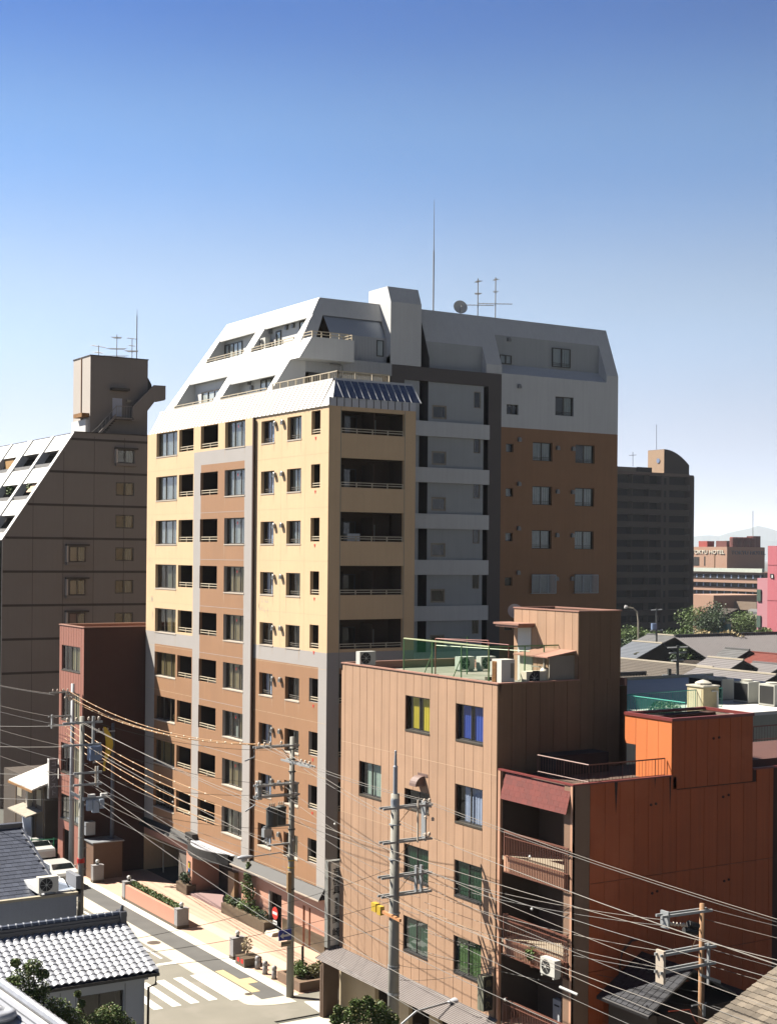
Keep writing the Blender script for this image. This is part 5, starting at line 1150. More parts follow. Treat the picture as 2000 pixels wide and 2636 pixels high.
# sloping fins and balcony bands on the left face
def fin(y0, y1, z0=19.5, z1=GZ, w=0.0):
    m = MB(); off = 0.0
    m.hexa([(gx(22.4)-.05, y0, 22.4), (gx(22.4)+.75, y0, 22.4), (gx(22.4)+.75, y1, 22.4), (gx(22.4)-.05, y1, 22.4)], [(43.15, y0, GZ), (43.9, y0, GZ), (43.9, y1, GZ), (43.15, y1, GZ)]); m.build('sloping_fin', white_p, GB)
    MB().box(37, 37.8, y0, y1, 0, 22.4).build('fin_base', white_p, GB)
fin(GY-.0+.02, GY+.7); fin(GY+5.2, GY+5.9); fin(GY+11.0, GY+12.4); fin(GY+17, GY+17.6); fin(GY+22, GY+23.4)
for k in range(5):
    zt = GZ-2.845*k-(0 if k == 0 else 0.15); zb = zt-1.35 if k else zt-1.5
    if zb < 19: continue
    for (y0, y1) in ((GY+.7, GY+5.2), (GY+5.9, GY+11.0), (GY+12.4, GY+17), (GY+17.6, GY+22)):
        x0, x1 = gx(zb)+.1, gx(zt)+.1
        MB().hexa([(x0, y0, zb), (x0+.25, y0, zb), (x0+.25, y1, zb), (x0, y1, zb)], [(x1, y0, zt), (x1+.25, y0, zt), (x1+.25, y1, zt), (x1, y1, zt)]).build('balcony_band', white_p, GB)
        if k: MB().box(x1+.15, x1+.2, y0, y1, zt, zt+.35).build('balcony_rail', antenna_m, GB)
        MB().box(x0+.3, 44.5, y0, y1, zb-.12, zb).build('balcony_floor', gy, GB)
for (y, z, k) in ((121.8+2, 27.3, 0), (129.5, 27.2, 1), (132.5, 30.0, 2)):
    plant(('green shrub on a right-hand balcony of the grey block', 'green shrub on the next balcony left of the grey block', 'palm-like plant near the roof of the grey block')[k], (gx(z)+.5, y, z-.2), (.4, .7, .45), 260, .3, leaf1, 'plant', 'balcony plants of the grey block', name='balcony_plant')
tag(MB().hexa([(gx(26.8)+.3, 121.0, 26.6), (gx(26.8)+.9, 121.0, 26.6), (gx(26.8)+.9, 123.8, 26.6), (gx(26.8)+.3, 123.8, 26.6)], [(gx(28)+.3, 121.0, 27.9), (gx(28)+.4, 121.0, 27.9), (gx(28)+.4, 123.2, 27.9), (gx(28)+.3, 123.2, 27.9)]).build('awning_cloth', mat('peach_cloth', (0.62, 0.42, 0.28), 0.8), at=(40.4, 122, 27)), 'peach coloured cloth shading a balcony of the grey block', 'awning')
tag(MB().box(gx(29.8)+.5, gx(29.8)+.6, 134.2, 137.2, 29.2, 30.3).build('wood_screen', mat('wood_screen', (0.45, 0.25, 0.08), 0.8), at=(42.6, 135, 29.2)), 'orange wooden screen on a far balcony of the grey block', 'screen')
# roof tower
mb = MB(); TY = 122.0; TZ2 = 38.68
mb.box(45.3, 50.67, TY, 126.3, GZ-.2, TZ2); mb.build('stair_tower', gy, GB)
MB().box(45.25, 50.72, TY-.05, 126.35, TZ2, TZ2+.09).build('tower_coping', gband, GB)
MB().face([(45.295, TY, GZ), (45.295, 126.3, GZ), (45.295, 126.3, TZ2), (45.295, TY, TZ2)]).build('tower_side', gyl, GB)
MB().box(45.22, 45.29, 124.1, 124.2, 32.9, TZ2).build('downpipe', mat('rust_pipe', (0.30, 0.17, 0.09), 0.8), GB)
mb = MB(); mb.box(45.0, 45.3, 122.3, 125.9, GZ, 33.1, 0); mb.box(44.6, 45.3, 122.2, 124.3, 33.3, 33.65, 1); mb.build('roof_door', [white_p, MATS['rust']], GB)
MB().box(47.35, 48.25, TY-.03, TY-.005, 33.5, 35.1).build('door', mat('pale_blue_door', (0.42, 0.46, 0.55), 0.6), GB)
MB().box(47.1, 48.7, TY-.7, TY, 35.75, 35.95).build('door_hood', gband, GB); MB().box(48.6, 49.0, TY-.3, TY, 34.8, 35.0).build('notice_box', MATS['grey_board'], GB)
mb = MB()   # external stair in two flights with solid parapets
mb.prism([(48.84, TY-1.0, 33.08), (48.84, TY-1.0, 34.34), (50.85, TY-1.0, 36.38), (51.97, TY-1.0, 36.4), (51.97, TY-1.0, 35.18), (51.05, TY-1.0, 35.06), (49.6, TY-1.0, 33.2)], (0, .15, 0), 0)
mb.box(50.8, 51.97, TY-.85, TY+1.2, 35.12, 35.25, 0); mb.box(51.85, 51.97, TY-.85, TY+1.2, 35.25, 36.4, 0)
for k in range(9): mb.box(49.0+k*.22, 49.25+k*.22, TY-.85, TY-.05, 33.3+k*.21, 33.42+k*.21, 1)
mb.prism([(50.68, TY+1.2, 35.2), (51.8, TY+1.2, 35.2), (51.53, TY+1.2, 36.7), (51.2, TY+1.2, 37.25), (50.68, TY+1.2, 37.0)], (0, 1, 0), 1)
mb.box(47.2, 49.0, TY-1.0, TY, 33.2, 33.32, 0)
mb.prism([(45.6, TY-1.0, GZ), (45.9, TY-1.0, GZ), (47.3, TY-1.0, 33.3), (47.3, TY-1.0, 33.6)], (0, .1, 0), 0)
for k in range(8): mb.box(46.0+k*.17, 46.25+k*.17, TY-.9, TY-.1, GZ+k*.2, GZ+.1+k*.2, 1)
mb.build('outside_stair', [gy, gband], GB)
m = MB(); m.tube([(45.0, TY-1.0, GZ+.1), (45.6, TY-1, GZ+.6), (47.35, TY-1, 34.3), (48.8, TY-1, 34.35)], 0.03, 5); 
for k in range(6): x = 45.7+k*.33; m.tube([(x, TY-1, GZ+.2+k*.33), (x, TY-1, GZ+.7+k*.36)], .02, 4)
for k in range(7): x = 47.35+k*.24; m.tube([(x, TY-1, 33.3), (x, TY-1, 34.35)], .015, 4)
m.build('stair_rail', antenna_m, GB)
antenna('leftmost low television aerial on the grey roof tower', 46.6, 123.5, TZ2+.08, 1.1, [(1.0, 1.5, 20, 9, .5), (0.45, 0.9, 20, 5, .8)])
antenna('middle tall television aerial on the grey roof tower', 48.5, 124, TZ2+.08, 2.3, [(2.0, .9, 60, 5, 1.0), (1.0, .7, 60, 4, 1.9), (.35, .7, 60, 3, 2.2)])
antenna('television aerial on the grey roof tower next to its lightning rod', 49.95, 124, TZ2+.08, 2.1, [(2.05, 1.0, 10, 6, .5), (1.4, .6, 10, 5, .5), (.9, .9, 60, 5, 1.3)])
a = thing('lightning_rod', 'lightning rod at the right of the grey roof tower', 'lightning rod', (50.4, 124, TZ2)); MB().tube([(50.4, 124, TZ2), (50.4, 124, 42.9)], .045, 6).build('mast', antenna_m, a); MB().tube([(50.4, 124, 42.9), (50.4, 124, 43.6)], .03, 5, r1=.005).build('tip', antenna_m, a)
def at(px, py, d=None, X=None, Y=None, Z=None):
    """world point seen at photo pixel (2000x2636), on a given depth or plane"""
    a = (px-1000)/3748; b = (1427-py)/3748
    x = a*_c+b*_s; z = -a*_s+b*_c
    r = Vector((x*math.cos(YAW)+math.sin(YAW), -x*math.sin(YAW)+math.cos(YAW), z))
    t = d if d is not None else (X/r.x if X is not None else (Y/r.y if Y is not None else (Z-H)/r.z))
    return Vector((0, 0, H))+r*t
# ================================================================== traditional house with round silver tiles
kaw = mat('silver_roof_tile', (0.40, 0.42, 0.47), 0.36, 0.06, 3, fine=0.05, objvar=0.10, spec=0.6)
kawd = mat('dark_ridge_tile', (0.075, 0.08, 0.10), 0.35, 0.1, 3, fine=0.05, spec=0.6)
wallw = mat('white_plaster_wall', (0.62, 0.64, 0.66), 0.85, 0.04, 1, fine=0.03)
TH = thing('tile_roof_house', 'white-walled house with silver round-tiled roof at the lower left', 'house', (20.0, 48, 0))
def tile_roof(parent, xr, ncol, y0, z0, y1, z1, nrow, cw=0.268, material=None, limit=None):
    """columns run from xr to -X, rows from the eave (y0,z0) up to the ridge (y1,z1)"""
    dy, dz = (y1-y0)/nrow, (z1-z0)/nrow; L = math.hypot(dy, dz); ny, nz = -dz/L, dy/L
    m = MB(); n = 8; prof = []
    for k in range(n+1):
        u = k/n; hgt = 0.0 if u < 0.12 else 0.062*math.sin(math.pi*(u-0.12)/0.88)**0.8
        prof.append((-cw*(1-u)*1.0, hgt))
    lip, ov = 0.035, 1.25
    def P(u, hgt, s, up): return (u, dy*s+ny*(hgt+up), dz*s+nz*(hgt+up))
    bot = [P(u, h_, 0, lip) for u, h_ in prof]; top_ = [P(u, h_, ov, 0.0) for u, h_ in prof]; low = [P(u, h_*0.9, 0, 0.0) for u, h_ in prof]
    for k in range(n): m.face([bot[k], bot[k+1], top_[k+1], top_[k]]); m.face([low[k], low[k+1], bot[k+1], bot[k]])
    me = m.build('roof_tile', material or kaw, smooth=False); d = me.data; bpy.data.objects.remove(me)
    for p in d.polygons: p.use_smooth = True
    st = MB(); cnt = 0
    for c_ in range(ncol):
        for r_ in range(nrow):
            x = xr-c_*cw; y = y0+dy*r_; z = z0+dz*r_
            if limit is None or cnt < limit:
                inst(d, 'roof_tile', parent, (x, y+random.uniform(-.004, .004), z), (0, 0, random.uniform(-.008, .008)))
            cnt += 1
    return d
tile_roof(TH, 20.28, 25, 47.5, 6.80, 50.62, 7.82, 11)
mb = MB(); mb.face([(13.5, 47.42, 6.74), (20.3, 47.42, 6.74), (20.3, 50.75, 7.83), (13.5, 50.75, 7.83)], 0); mb.face([(13.5, 50.75, 7.83), (20.3, 50.75, 7.83), (20.3, 54.0, 6.75), (13.5, 54.0, 6.75)], 0)
mb.box(13.5, 20.33, 47.38, 47.5, 6.66, 6.76, 1)
mb.build('roof_base', [kawd, frame_black], TH)
mb = MB(); mb.box(13.4, 20.12, 50.55, 50.85, 7.75, 8.12, 0); mb.box(13.4, 20.15, 50.50, 50.90, 7.98, 8.02, 0); mb.build('ridge', kawd, TH)
m = MB()
for k in range(1): pass
cap = MB(); cap.tube([(0, 0, 0), (0.27, 0, 0)], 0.10, 8); cap.tube([(-0.015, 0, 0), (0.02, 0, 0)], 0.125, 8, 1); cp = cap.build('ridge_cap', [mat('ridge_cap_tile', (0.13, 0.15, 0.20), 0.32, 0.08, 3, fine=0.04), mat('ridge_ring', (0.42, 0.45, 0.50), 0.3)]); cpd = cp.data; bpy.data.objects.remove(cp)
for k in range(24): inst(cpd, 'ridge_cap', TH, (13.5+k*0.275, 50.7, 8.16))
m = MB(); m.box(20.1, 20.32, 50.45, 50.95, 7.7, 8.25); m.lathe((20.32, 50.7, 8.1), [(0.14, 0), (0.14, 0.06)], 10, axis='X'); m.tube([(20.2, 50.7, 8.2), (20.25, 50.7, 8.45)], 0.09, 6, r1=.05); m.build('ridge_end_ornament', kawd, TH)
for k in range(11):
    m = MB(); y = 47.5+k*.284; z = 6.80+k*.0927; m.hexa([(20.27, y, z-.08), (20.36, y, z-.08), (20.36, y+.30, z+.01), (20.27, y+.30, z+.01)], [(20.2, y, z+.10), (20.34, y, z+.08), (20.34, y+.30, z+.15), (20.2, y+.30, z+.17)]); m.build('verge_tile', kaw, TH)
mb = MB(); facade(mb, 'Y', 48.0, 12, 20.02, 0, 6.55, [(17.57, 19.25, 3.6, 6.18, 0.8, 1), (15.5, 16.9, 4.2, 5.9, .8, 1)], 1, (), (), None, .12, 1)
mb.face([(20.02, 48, 0), (20.02, 54, 0), (20.02, 54, 6.6), (20.02, 48, 6.6)], 0); mb.face([(20.02, 48, 6.6), (20.02, 54, 6.6), (20.02, 50.7, 7.8)], 0)
mb.box(12, 20.1, 47.85, 48.0, 6.45, 6.68, 0); mb.face([(12, 54, 0), (20, 54, 0), (20, 54, 6.6), (12, 54, 6.6)], 0)
mb.build('wall', [wallw, int_dark], TH)
mb = MB()
for x in (17.5, 19.3, 16.95): mb.box(x-.012, x+.012, 47.985, 48.0, 3, 6.45)
mb.build('wall_joint', mat('seam_grey', (0.3, 0.3, 0.3), .8), TH)
window(TH, 'Y', 48.0, 17.57, 19.25, 3.62, 6.18, 2, frame_black, G1, None, depth=.1)
m = MB(); m.tube([(20.24, 47.5, 6.7), (20.24, 47.5, 6.35), (20.07, 47.75, 6.2), (20.07, 47.9, 0)], 0.045, 6); m.build('downpipe', mat('dark_brown_pipe', (0.06, 0.035, 0.02), .5), TH)
# ---- second house behind: blue-grey parapet wall and slate roof
SH = thing('slate_roof_house', 'low house with dark slate roof and pale blue parapet wall, beside the street pole', 'house', (20.7, 56.8, 0))
slate = mat('dark_blue_slate', (0.075, 0.085, 0.115), 0.4, 0.08, 2, fine=0.06, objvar=0.16, spec=0.55)
mb = MB(); mb.face([(8, 56.8, 0), (20.72, 56.8, 0), (20.72, 56.8, 7.55), (8, 56.8, 7.55)], 0); mb.face([(20.72, 56.8, 0), (20.72, 64, 0), (20.72, 64, 7.6), (20.72, 59.8, 7.7), (20.72, 56.8, 7.55)], 0)
mb.face([(20.69, 57, 6.6), (20.69, 64, 6.6), (20.69, 63.92, 9.1), ], 0)
mb.build('wall', mat('blue_grey_siding', (0.30, 0.33, 0.38), 0.7, 0.05, .8, streak=0.05), SH)
MB().box(8, 20.76, 56.74, 56.95, 7.55, 7.66).build('coping', mat('weathered_cream', (0.45, 0.40, 0.29), .8, .1), SH)
nr, dy, dz = 24, 6.9/24, 2.43/24
st = MB(); t1 = MB(); cw = 0.29
t1.hexa([(0.006, 0, 0.018), (cw-.006, 0, 0.018), (cw-.006, dy*1.15, dz*1.15), (0.006, dy*1.15, dz*1.15)], [(0.006, -0.005, 0.034), (cw-.006, -0.005, 0.034), (cw-.006, dy*1.15, dz*1.15+.016), (0.006, dy*1.15, dz*1.15+.016)])
o_ = t1.build('slate', slate); sld = o_.data; bpy.data.objects.remove(o_)
cnt = 0
for c_ in range(24):
    for r_ in range(nr):
        x = 20.62-(c_+1)*cw-(cw*.5 if r_ % 2 else 0); y = 57.0+dy*r_; z = 6.74+dz*r_
        if cnt < 300 and c_ < 14 and r_ > 1: inst(sld, 'slate', SH, (x, y, z)); cnt += 1
        elif c_ >= 10 or r_ <= 1: st.hexa([(x+.006, y, z+.018), (x+cw-.006, y, z+.018), (x+cw-.006, y+dy*1.15, z+dz*1.15), (x+.006, y+dy*1.15, z+dz*1.15)], [(x+.006, y, z+.034), (x+cw-.006, y, z+.034), (x+cw-.006, y+dy*1.15, z+dz*1.15+.016), (x+.006, y+dy*1.15, z+dz*1.15+.016)])
st.build('slate_field', slate, SH, kind='stuff')
MB().face([(8, 57, 6.73), (20.66, 57, 6.73), (20.66, 63.92, 9.15), (8, 63.92, 9.15)]).face([(8, 63.92, 9.15), (20.66, 63.92, 9.15), (20.66, 70, 7), (8, 70, 7)]).build('roof_base', slate, SH)
MB().hexa([(20.6, 57, 6.72), (20.7, 57, 6.72), (20.7, 63.95, 9.14), (20.6, 63.95, 9.14)], [(20.6, 57, 6.82), (20.7, 57, 6.82), (20.7, 63.95, 9.24), (20.6, 63.95, 9.24)]).build('verge', slate, SH)
MB().box(8, 20.7, 63.75, 64.05, 9.12, 9.34).build('ridge', kawd, SH)
MB().box(19.45, 20.95, 57.0, 59.75, 7.5, 7.72).build('flat_deck', mat('white_deck', (0.66, 0.68, 0.70), .6, .05), SH)
MB().hexa([(19.95, 57.1, 7.73), (20.7, 57.1, 7.73), (20.7, 57.9, 7.73), (19.95, 57.9, 7.73)], [(19.95, 57.5, 8.02), (20.7, 57.3, 7.76), (20.7, 58.0, 7.76), (19.95, 58.1, 8.05)]).build('tarpaulin', mat('pale_blue_sheet', (0.40, 0.47, 0.60), .5, .1, 3), SH)
m = MB(); m.tube([(19.7, 57.2, 7.8), (19.9, 57.3, 8.2), (20.3, 57.2, 8.2), (20.5, 57.1, 7.8)], .02, 4); m.build('hose', black_m, SH)
MB().box(20.75, 20.95, 57.0, 58.2, 7.4, 8.25).build('flue_box', mat('mid_grey_metal', (0.22, 0.23, 0.26), .6), SH)
ac_unit('air_conditioner', 'white outdoor unit with black round fan on the parapet of the slate-roofed house', 19.55, 57.0, 7.68, 0, .82, .32, .62, mat('white_cabinet', (0.74, 0.72, 0.64)))
# ---- bottom left corner roof
CR = thing('corner_house', 'close bright tiled hip roof cutting the bottom left corner', 'house', (12.3, 38, 0))
e0, e1 = Vector((12.28, 39.49, 9.49)), Vector((13.05, 35.6, 8.99))
mb = MB(); mb.face([e0, e1, (9.5, 33.0, 8.2), (8.5, 39, 9.6)], 0); mb.face([e0, (8.5, 39, 9.6), (8.5, 42, 8.0), (12.9, 42, 8.0)], 0); mb.face([e0, e1, (13.3, 36, 7.9), (12.9, 42, 7.9)], 0)
mb.box(8.5, 12.6, 33.5, 41, 0, 7.9, 1); mb.build('roof', [mat('bright_tile_bed', (0.55, 0.55, 0.55), .6, .1, 2), wallw], CR)
d_ = (e1-e0); n = 15
for k in range(n):
    a_ = e0+d_*(k/n)+Vector((0, 0, .12)); b_ = e0+d_*((k+1.12)/n)+Vector((0, 0, .10)); MB().tube([a_, b_], .13, 8, r1=.12).build('ridge_cap', kaw, CR, smooth=False)
rt = MB(); rt.face([(0, 0, 0), (0.25, 0, 0.05), (0.25, 0.34, 0.0), (0, 0.34, -0.04)]); 
for r_ in range(3):
    MB().prism([e0+Vector((-.25-r_*.16, -.1, -.02-r_*.05)), e1+Vector((-.25-r_*.16, 0, -.02-r_*.05)), e1+Vector((-.37-r_*.16, 0, -.05-r_*.05)), e0+Vector((-.37-r_*.16, -.1, -.05-r_*.05))], (0, 0, .07)).build('ridge_course', kaw, CR)
m = MB(); m.lathe((11.75, 37.7, 9.3), [(0.32, -.1), (0.38, 0), (0.34, .12), (0.2, .16), (0.18, .1)], 16); m.build('ornament_disc', kaw, CR, smooth=True)
# ---- garden trees at the left bottom and by the tan building
def crown_tree(name, label, base, blobs, size, m_, n_per=300, trunk=0.08, group=None, m2=None, cat='tree'):
    a = thing(name, label, cat, base, group)
    mb = MB(); mb2 = MB()
    for (c, r) in blobs: leafy(mb, c, r, n_per, size); m2 and leafy(mb2, c, (r[0]*1.05, r[1]*1.05, r[2]*1.05), n_per//3, size)
    mb.build('crown', m_, a)
    if m2: mb2.build('new_leaves', m2, a)
    m = MB()
    for (c, r) in blobs: m.tube([base, (Vector(base)*.5+Vector(c)*.5)+Vector((0, 0, -.2)), c], trunk, 5, r1=trunk*.3)
    m.build('trunk', bark, a); return a
crown_tree('garden_tree', 'sprawling yellow-green garden tree in front of the tiled roof', (13.8, 39.9, 5.5), [(tuple(at(px, py, d=40.5)), (r, r, r*.8)) for px, py, r in ((60, 2515, .35), (85, 2490, .28), (45, 2545, .4), (100, 2550, .35), (75, 2575, .45), (40, 2480, .15), (110, 2510, .18), (28, 2530, .2), (115, 2600, .5), (150, 2600, .4), (160, 2625, .45), (190, 2620, .35), (60, 2600, .4))], .075, leaf1, 480, .05, m2=leaf3)
crown_tree('garden_shrub', 'round green shrub in front of the white house window', (16.2, 41.8, 5.8), [(tuple(at(px, py, d=43.5)), (r, r, r)) for px, py, r in ((285, 2612, .35), (262, 2620, .3), (302, 2625, .32), (245, 2640, .35), (325, 2645, .3), (200, 2560, .1), (210, 2585, .12))], .075, leaf1, 480, .04, m2=leaf3)
crown_tree('street_tree', 'leafy street tree at the foot of the large concrete pole', (26.8, 44.5, 0), [(tuple(at(px, py, d=52)), (r, r, r)) for px, py, r in ((935, 2605, .45), (900, 2620, .4), (970, 2600, .35), (945, 2580, .22), (985, 2620, .4), (870, 2600, .16), (865, 2625, .22), (1010, 2628, .25), (915, 2590, .25), (930, 2640, .6), (980, 2650, .5))], .10, leaf1, 600, .06, m2=leaf3)

# ================================================================== poles and wires
concp = mat('concrete_pole', (0.33, 0.32, 0.28), 0.8, 0.06, 1, fine=0.06, streak=0.06)
galv = mat('grey_steel_arm', (0.42, 0.44, 0.45), 0.5, 0.08, 4, metal=0.3)
porc = mat('porcelain', (0.62, 0.52, 0.42), 0.3, 0.1, fine=0)
tranb = mat('transformer_blue', (0.20, 0.27, 0.42), 0.5, 0.05); trand = mat('transformer_dark', (0.05, 0.055, 0.05), 0.6, .1)
def pole(x, y, h, r0, r1, label, m_=None, name='utility_pole', grp='utility poles along the street'):
    a = thing(name, label, 'utility pole', (x, y, 0), grp)
    MB().tube([(x, y, 0), (x, y, h)], r0, 14, r1=r1).build('shaft', m_ or concp, a, smooth=True)
    return a
def arm(p, x0, x1, y, z, double=True, tilt=0.0, ins=(), along='X', braces=True, px=None, pz=0.8, m_=None):
    m = MB(); 
    for k in range(2 if double else 1):
        o = (-0.14 if k else 0.14) if double else 0
        if along == 'X': m.hexa([(x0, y+o-.035, z-.045), (x1, y+o-.035, z-.045+tilt), (x1, y+o+.035, z-.045+tilt), (x0, y+o+.035, z-.045)], [(x0, y+o-.035, z+.045), (x1, y+o-.035, z+.045+tilt), (x1, y+o+.035, z+.045+tilt), (x0, y+o+.035, z+.045)])
        else: m.box(y+o-.035, y+o+.035, x0, x1, z-.045, z+.045)
    m.build('crossarm', m_ or galv, p)
    for u in ins:
        i = MB(); c = (u, y, z+.05) if along == 'X' else (y, u, z+.05)
        i.lathe(c, [(.02, 0), (.02, .05), (.07, .06), (.055, .10), (.07, .12), (.045, .17), (.02, .19)], 8); i.build('insulator', porc, p)
    if braces and px is not None:
        MB().tube([(px, y, z-pz), ((x0+x1)/2+(.25 if x1 > px else -.25), y, z-.05)], .018, 4).build('brace', mat('rusty_brace', (0.30, 0.17, 0.09), .7), p)
# pole 2 by the corner planter
P2 = pole(33.5, 62.24, 12.6, .19, .115, 'concrete pole at the corner planter carrying two dark transformers and a street lamp')
arm(P2, 31.45, 33.8, 62.24, 12.2, ins=(31.7, 32.0, 32.3, 32.9), px=33.5)
arm(P2, 31.5, 33.8, 62.24, 10.36, ins=(31.6, 31.8), px=33.5); arm(P2, 31.5, 33.85, 62.24, 9.82, ins=(31.6,), px=33.5, braces=False)
arm(P2, 60.2, 63.1, 33.5, 11.4, along='Y', ins=(60.5, 60.9, 61.3)); arm(P2, 32.0, 33.4, 62.24, 8.35, double=False); arm(P2, 32.2, 33.6, 62.24, 7.45, double=False)
for x in (31.62, 31.78): MB().box(x-.03, x+.03, 62.1, 62.4, 9.7, 10.6).build('hanger', galv, P2)
for (x, y, w) in ((32.35, 62.1, .28), (32.95, 62.3, .25)):
    m = MB(); m.lathe((x, y, 8.4), [(w*.9, 0), (w, .04), (w, .78), (w*1.08, .80), (w*1.08, .86), (w*.6, .92)], 14); m.build('transformer', trand, P2, smooth=False)
    for k in range(3): i = MB(); i.lathe((x-.12+k*.12, y, 9.3), [(.03, 0), (.045, .05), (.03, .1), (.045, .15), (.02, .2)], 6); i.build('bushing', porc, P2)
m = MB(); m.tube([(31.45, 62.24, 12.1), (31.45, 62.24, 11.75), (30.95, 62.24, 11.6)], .035, 6); m.tube([(31.5, 62.24, 9.8), (31.5, 62.24, 9.45), (31.0, 62.24, 9.2)], .035, 6); m.build('bent_bracket', pipe_m, P2)
m = MB(); m.box(31.9, 32.3, 62.0, 62.3, 7.9, 8.3); 
for k in range(8): m.tube([(31.7+random.uniform(0, .7), 62.1+random.uniform(-.2, .2), 7.6+random.uniform(0, .9)), (31.8+random.uniform(0, .7), 62.1+random.uniform(-.2, .2), 7.6+random.uniform(0, .9))], .035, 5)
m.build('switch_gear', pipe_m, P2)
m = MB(); m.tube([(33.42, 62.24, 6.3), (33.3, 62.24, 6.85), (32.9, 62.24, 7.05), (31.3, 62.24, 7.0)], .03, 6); m.build('lamp_arm', pipe_m, P2)
def lamp_head(p, x, y, z, dirx=-1, L=.85, r=.17):
    m = MB(); m.lathe((x, y, z), [(.05, 0), (.10, .12*dirx*1), (r, .35*dirx), (r, .6*dirx), (r*.7, .78*dirx), (.04, L*dirx)], 12, axis='X'); m.v = [(a_, b_, z+(c_-z)*.62) for a_, b_, c_ in m.v]; m.build('lamp_head', mat('lamp_grey', (0.42, 0.44, 0.48), .4, .03), p, smooth=True)
    m = MB(); m.lathe((x+dirx*.48, y, z-.14), [(.08, -.10), (.15, -.03), (.16, .06)], 12); m.build('lamp_glass', mat('opal_globe', (0.75, 0.76, 0.72)), p, smooth=True)
lamp_head(P2, 31.45, 62.24, 7.02)
MB().box(33.2, 33.4, 62.0, 62.15, 5.1, 6.1).build('meter_case', mat('brass_case', (0.35, 0.22, 0.10), .6), P2)
m = MB()
for z in (6.25, 6.6): m.tube([(33.5, 62.24, z), (33.5, 62.24, z+.05)], .17, 12)
m.build('yellow_band', mat('yellow_band', (0.65, 0.45, 0.02), .6), P2)
m = MB()
for z in (12.0, 11.5, 10.9, 9.6, 8.1, 5.2): m.tube([(33.5, 62.24, z), (33.5, 62.24, z+.06)], .18, 12)
m.build('pole_clamp', trand, P2)
# traffic signs
sg = thing('no_entry_sign', 'round red no entry sign with white bar on the corner pole', 'traffic sign', (33.1, 62.9, 3.9))
m = MB(); m.lathe((33.02, 62.95, 3.95), [(.30, -.012), (.30, .012)], 28, axis='X'); m.build('disc', mat('sign_red', (0.70, 0.03, 0.02), .4, 0, fine=0), sg)
MB().box(33.0, 33.006, 62.72, 63.18, 3.89, 4.02).build('white_bar', mat('sign_white', (0.8, 0.8, 0.78), .4, 0, fine=0), sg); MB().tube([(33.04, 62.95, 3.9), (33.5, 62.4, 3.85)], .02, 5).build('bracket', black_m, sg)
m = MB(); m.box(33.0, 33.02, 62.72, 63.12, 3.42, 3.6); m.build('plate', MATS['sign_white'], sg)
for k in range(4): MB().box(32.994, 33.0, 62.78+k*.08, 62.83+k*.08, 3.48, 3.54).build('plate_text', ink, sg)
sg = thing('one_way_sign', 'blue one-way plate with white arrow pointing left on the corner pole', 'traffic sign', (33.1, 62.1, 3.1))
MB().box(32.72, 33.4, 61.98, 62.0, 2.85, 3.35).build('plate', mat('sign_blue', (0.02, 0.05, 0.36), .4, 0, fine=0), sg)
MB().face([(32.78, 61.975, 3.08), (32.98, 61.975, 2.93), (32.98, 61.975, 3.03), (33.32, 61.975, 3.03), (33.32, 61.975, 3.13), (32.98, 61.975, 3.13), (32.98, 61.975, 3.23)]).build('arrow', MATS['sign_white'], sg)
MB().box(32.85, 33.4, 61.98, 62.0, 2.55, 2.8).build('sub_plate', mat('old_plate', (0.36, 0.30, 0.20), .7), sg)
for k in range(4): MB().box(32.93+k*.11, 33.0+k*.11, 61.972, 61.98, 2.66, 2.72).build('sub_plate_text', ink, sg)
# pole D before the tan building
PD = pole(31.2, 49.25, 11.9, .255, .17, 'thick concrete pole with a tall grey tip in front of the tan building')
m = MB(); m.lathe((31.2, 49.25, 11.2), [(.175, 0), (.18, .45), (.17, .55), (.09, .68), (.09, 1.75), (.10, 1.78), (.06, 1.85), (.06, 2.0), (.04, 2.3), (.045, 2.42), (.01, 2.45)], 12); m.build('pole_tip', mat('tip_grey', (0.34, 0.37, 0.42), .4, .05), PD, smooth=False)
for z in (11.35, 9.98): arm(PD, 30.55, 32.9, 49.25, z, ins=(32.6, 32.85) if z > 11 else (32.6, 32.85), px=31.2)
for z in (8.6, 7.85): arm(PD, 30.5, 32.9, 49.25, z, px=31.2, braces=z > 8)
MB().box(32.55, 32.62, 49.1, 49.4, 9.9, 11.5).build('hanger', galv, PD); MB().box(32.12, 32.18, 49.0, 49.06, 9.9, 11.6).build('hanger', sill_m, PD)
for (x, z) in ((32.5, 10.8), (32.85, 10.7), (32.5, 10.1)): i = MB(); i.lathe((x, 49.0, z), [(.02, 0), (.07, .02), (.055, .07), (.07, .1), (.03, .16)], 8); i.build('insulator', porc, PD)
m = MB()
for x in (32.15, 32.4): m.box(x-.04, x+.04, 49.05, 49.2, 7.9, 8.95)
m.build('hanger', pipe_m, PD); m = MB()
for z in (10.65, 9.25, 7.1, 5.0, 4.9, 3.9, 3.85): m.tube([(31.2, 49.25, z), (31.2, 49.25, z+.05)], .245, 12)
m.build('pole_clamp', pipe_m, PD)
m = MB(); m.hexa([(30.9, 50.4, 7.08), (31.0, 50.4, 7.08), (31.0, 48.4, 6.98), (30.9, 48.4, 6.98)], [(30.9, 50.4, 7.2), (31.0, 50.4, 7.2), (31.0, 48.4, 7.1), (30.9, 48.4, 7.1)]); m.build('side_arm', mat('orange_striped', (0.60, 0.28, 0.12), .6, .3, 2), PD)
m = MB(); m.box(30.85, 31.05, 50.1, 50.45, 7.0, 7.35); m.box(30.85, 31.05, 49.75, 50.02, 6.95, 7.3); m.build('insulator_cover', mat('yellow_cover', (0.62, 0.42, 0.04), .5, .1), PD)
m = MB(); m.tube([(31.35, 49.25, 2.0), (31.6, 49.25, 2.6), (32.3, 49.25, 3.0), (34.0, 49.3, 3.12)], .045, 6); m.build('lamp_arm', pipe_m, PD)
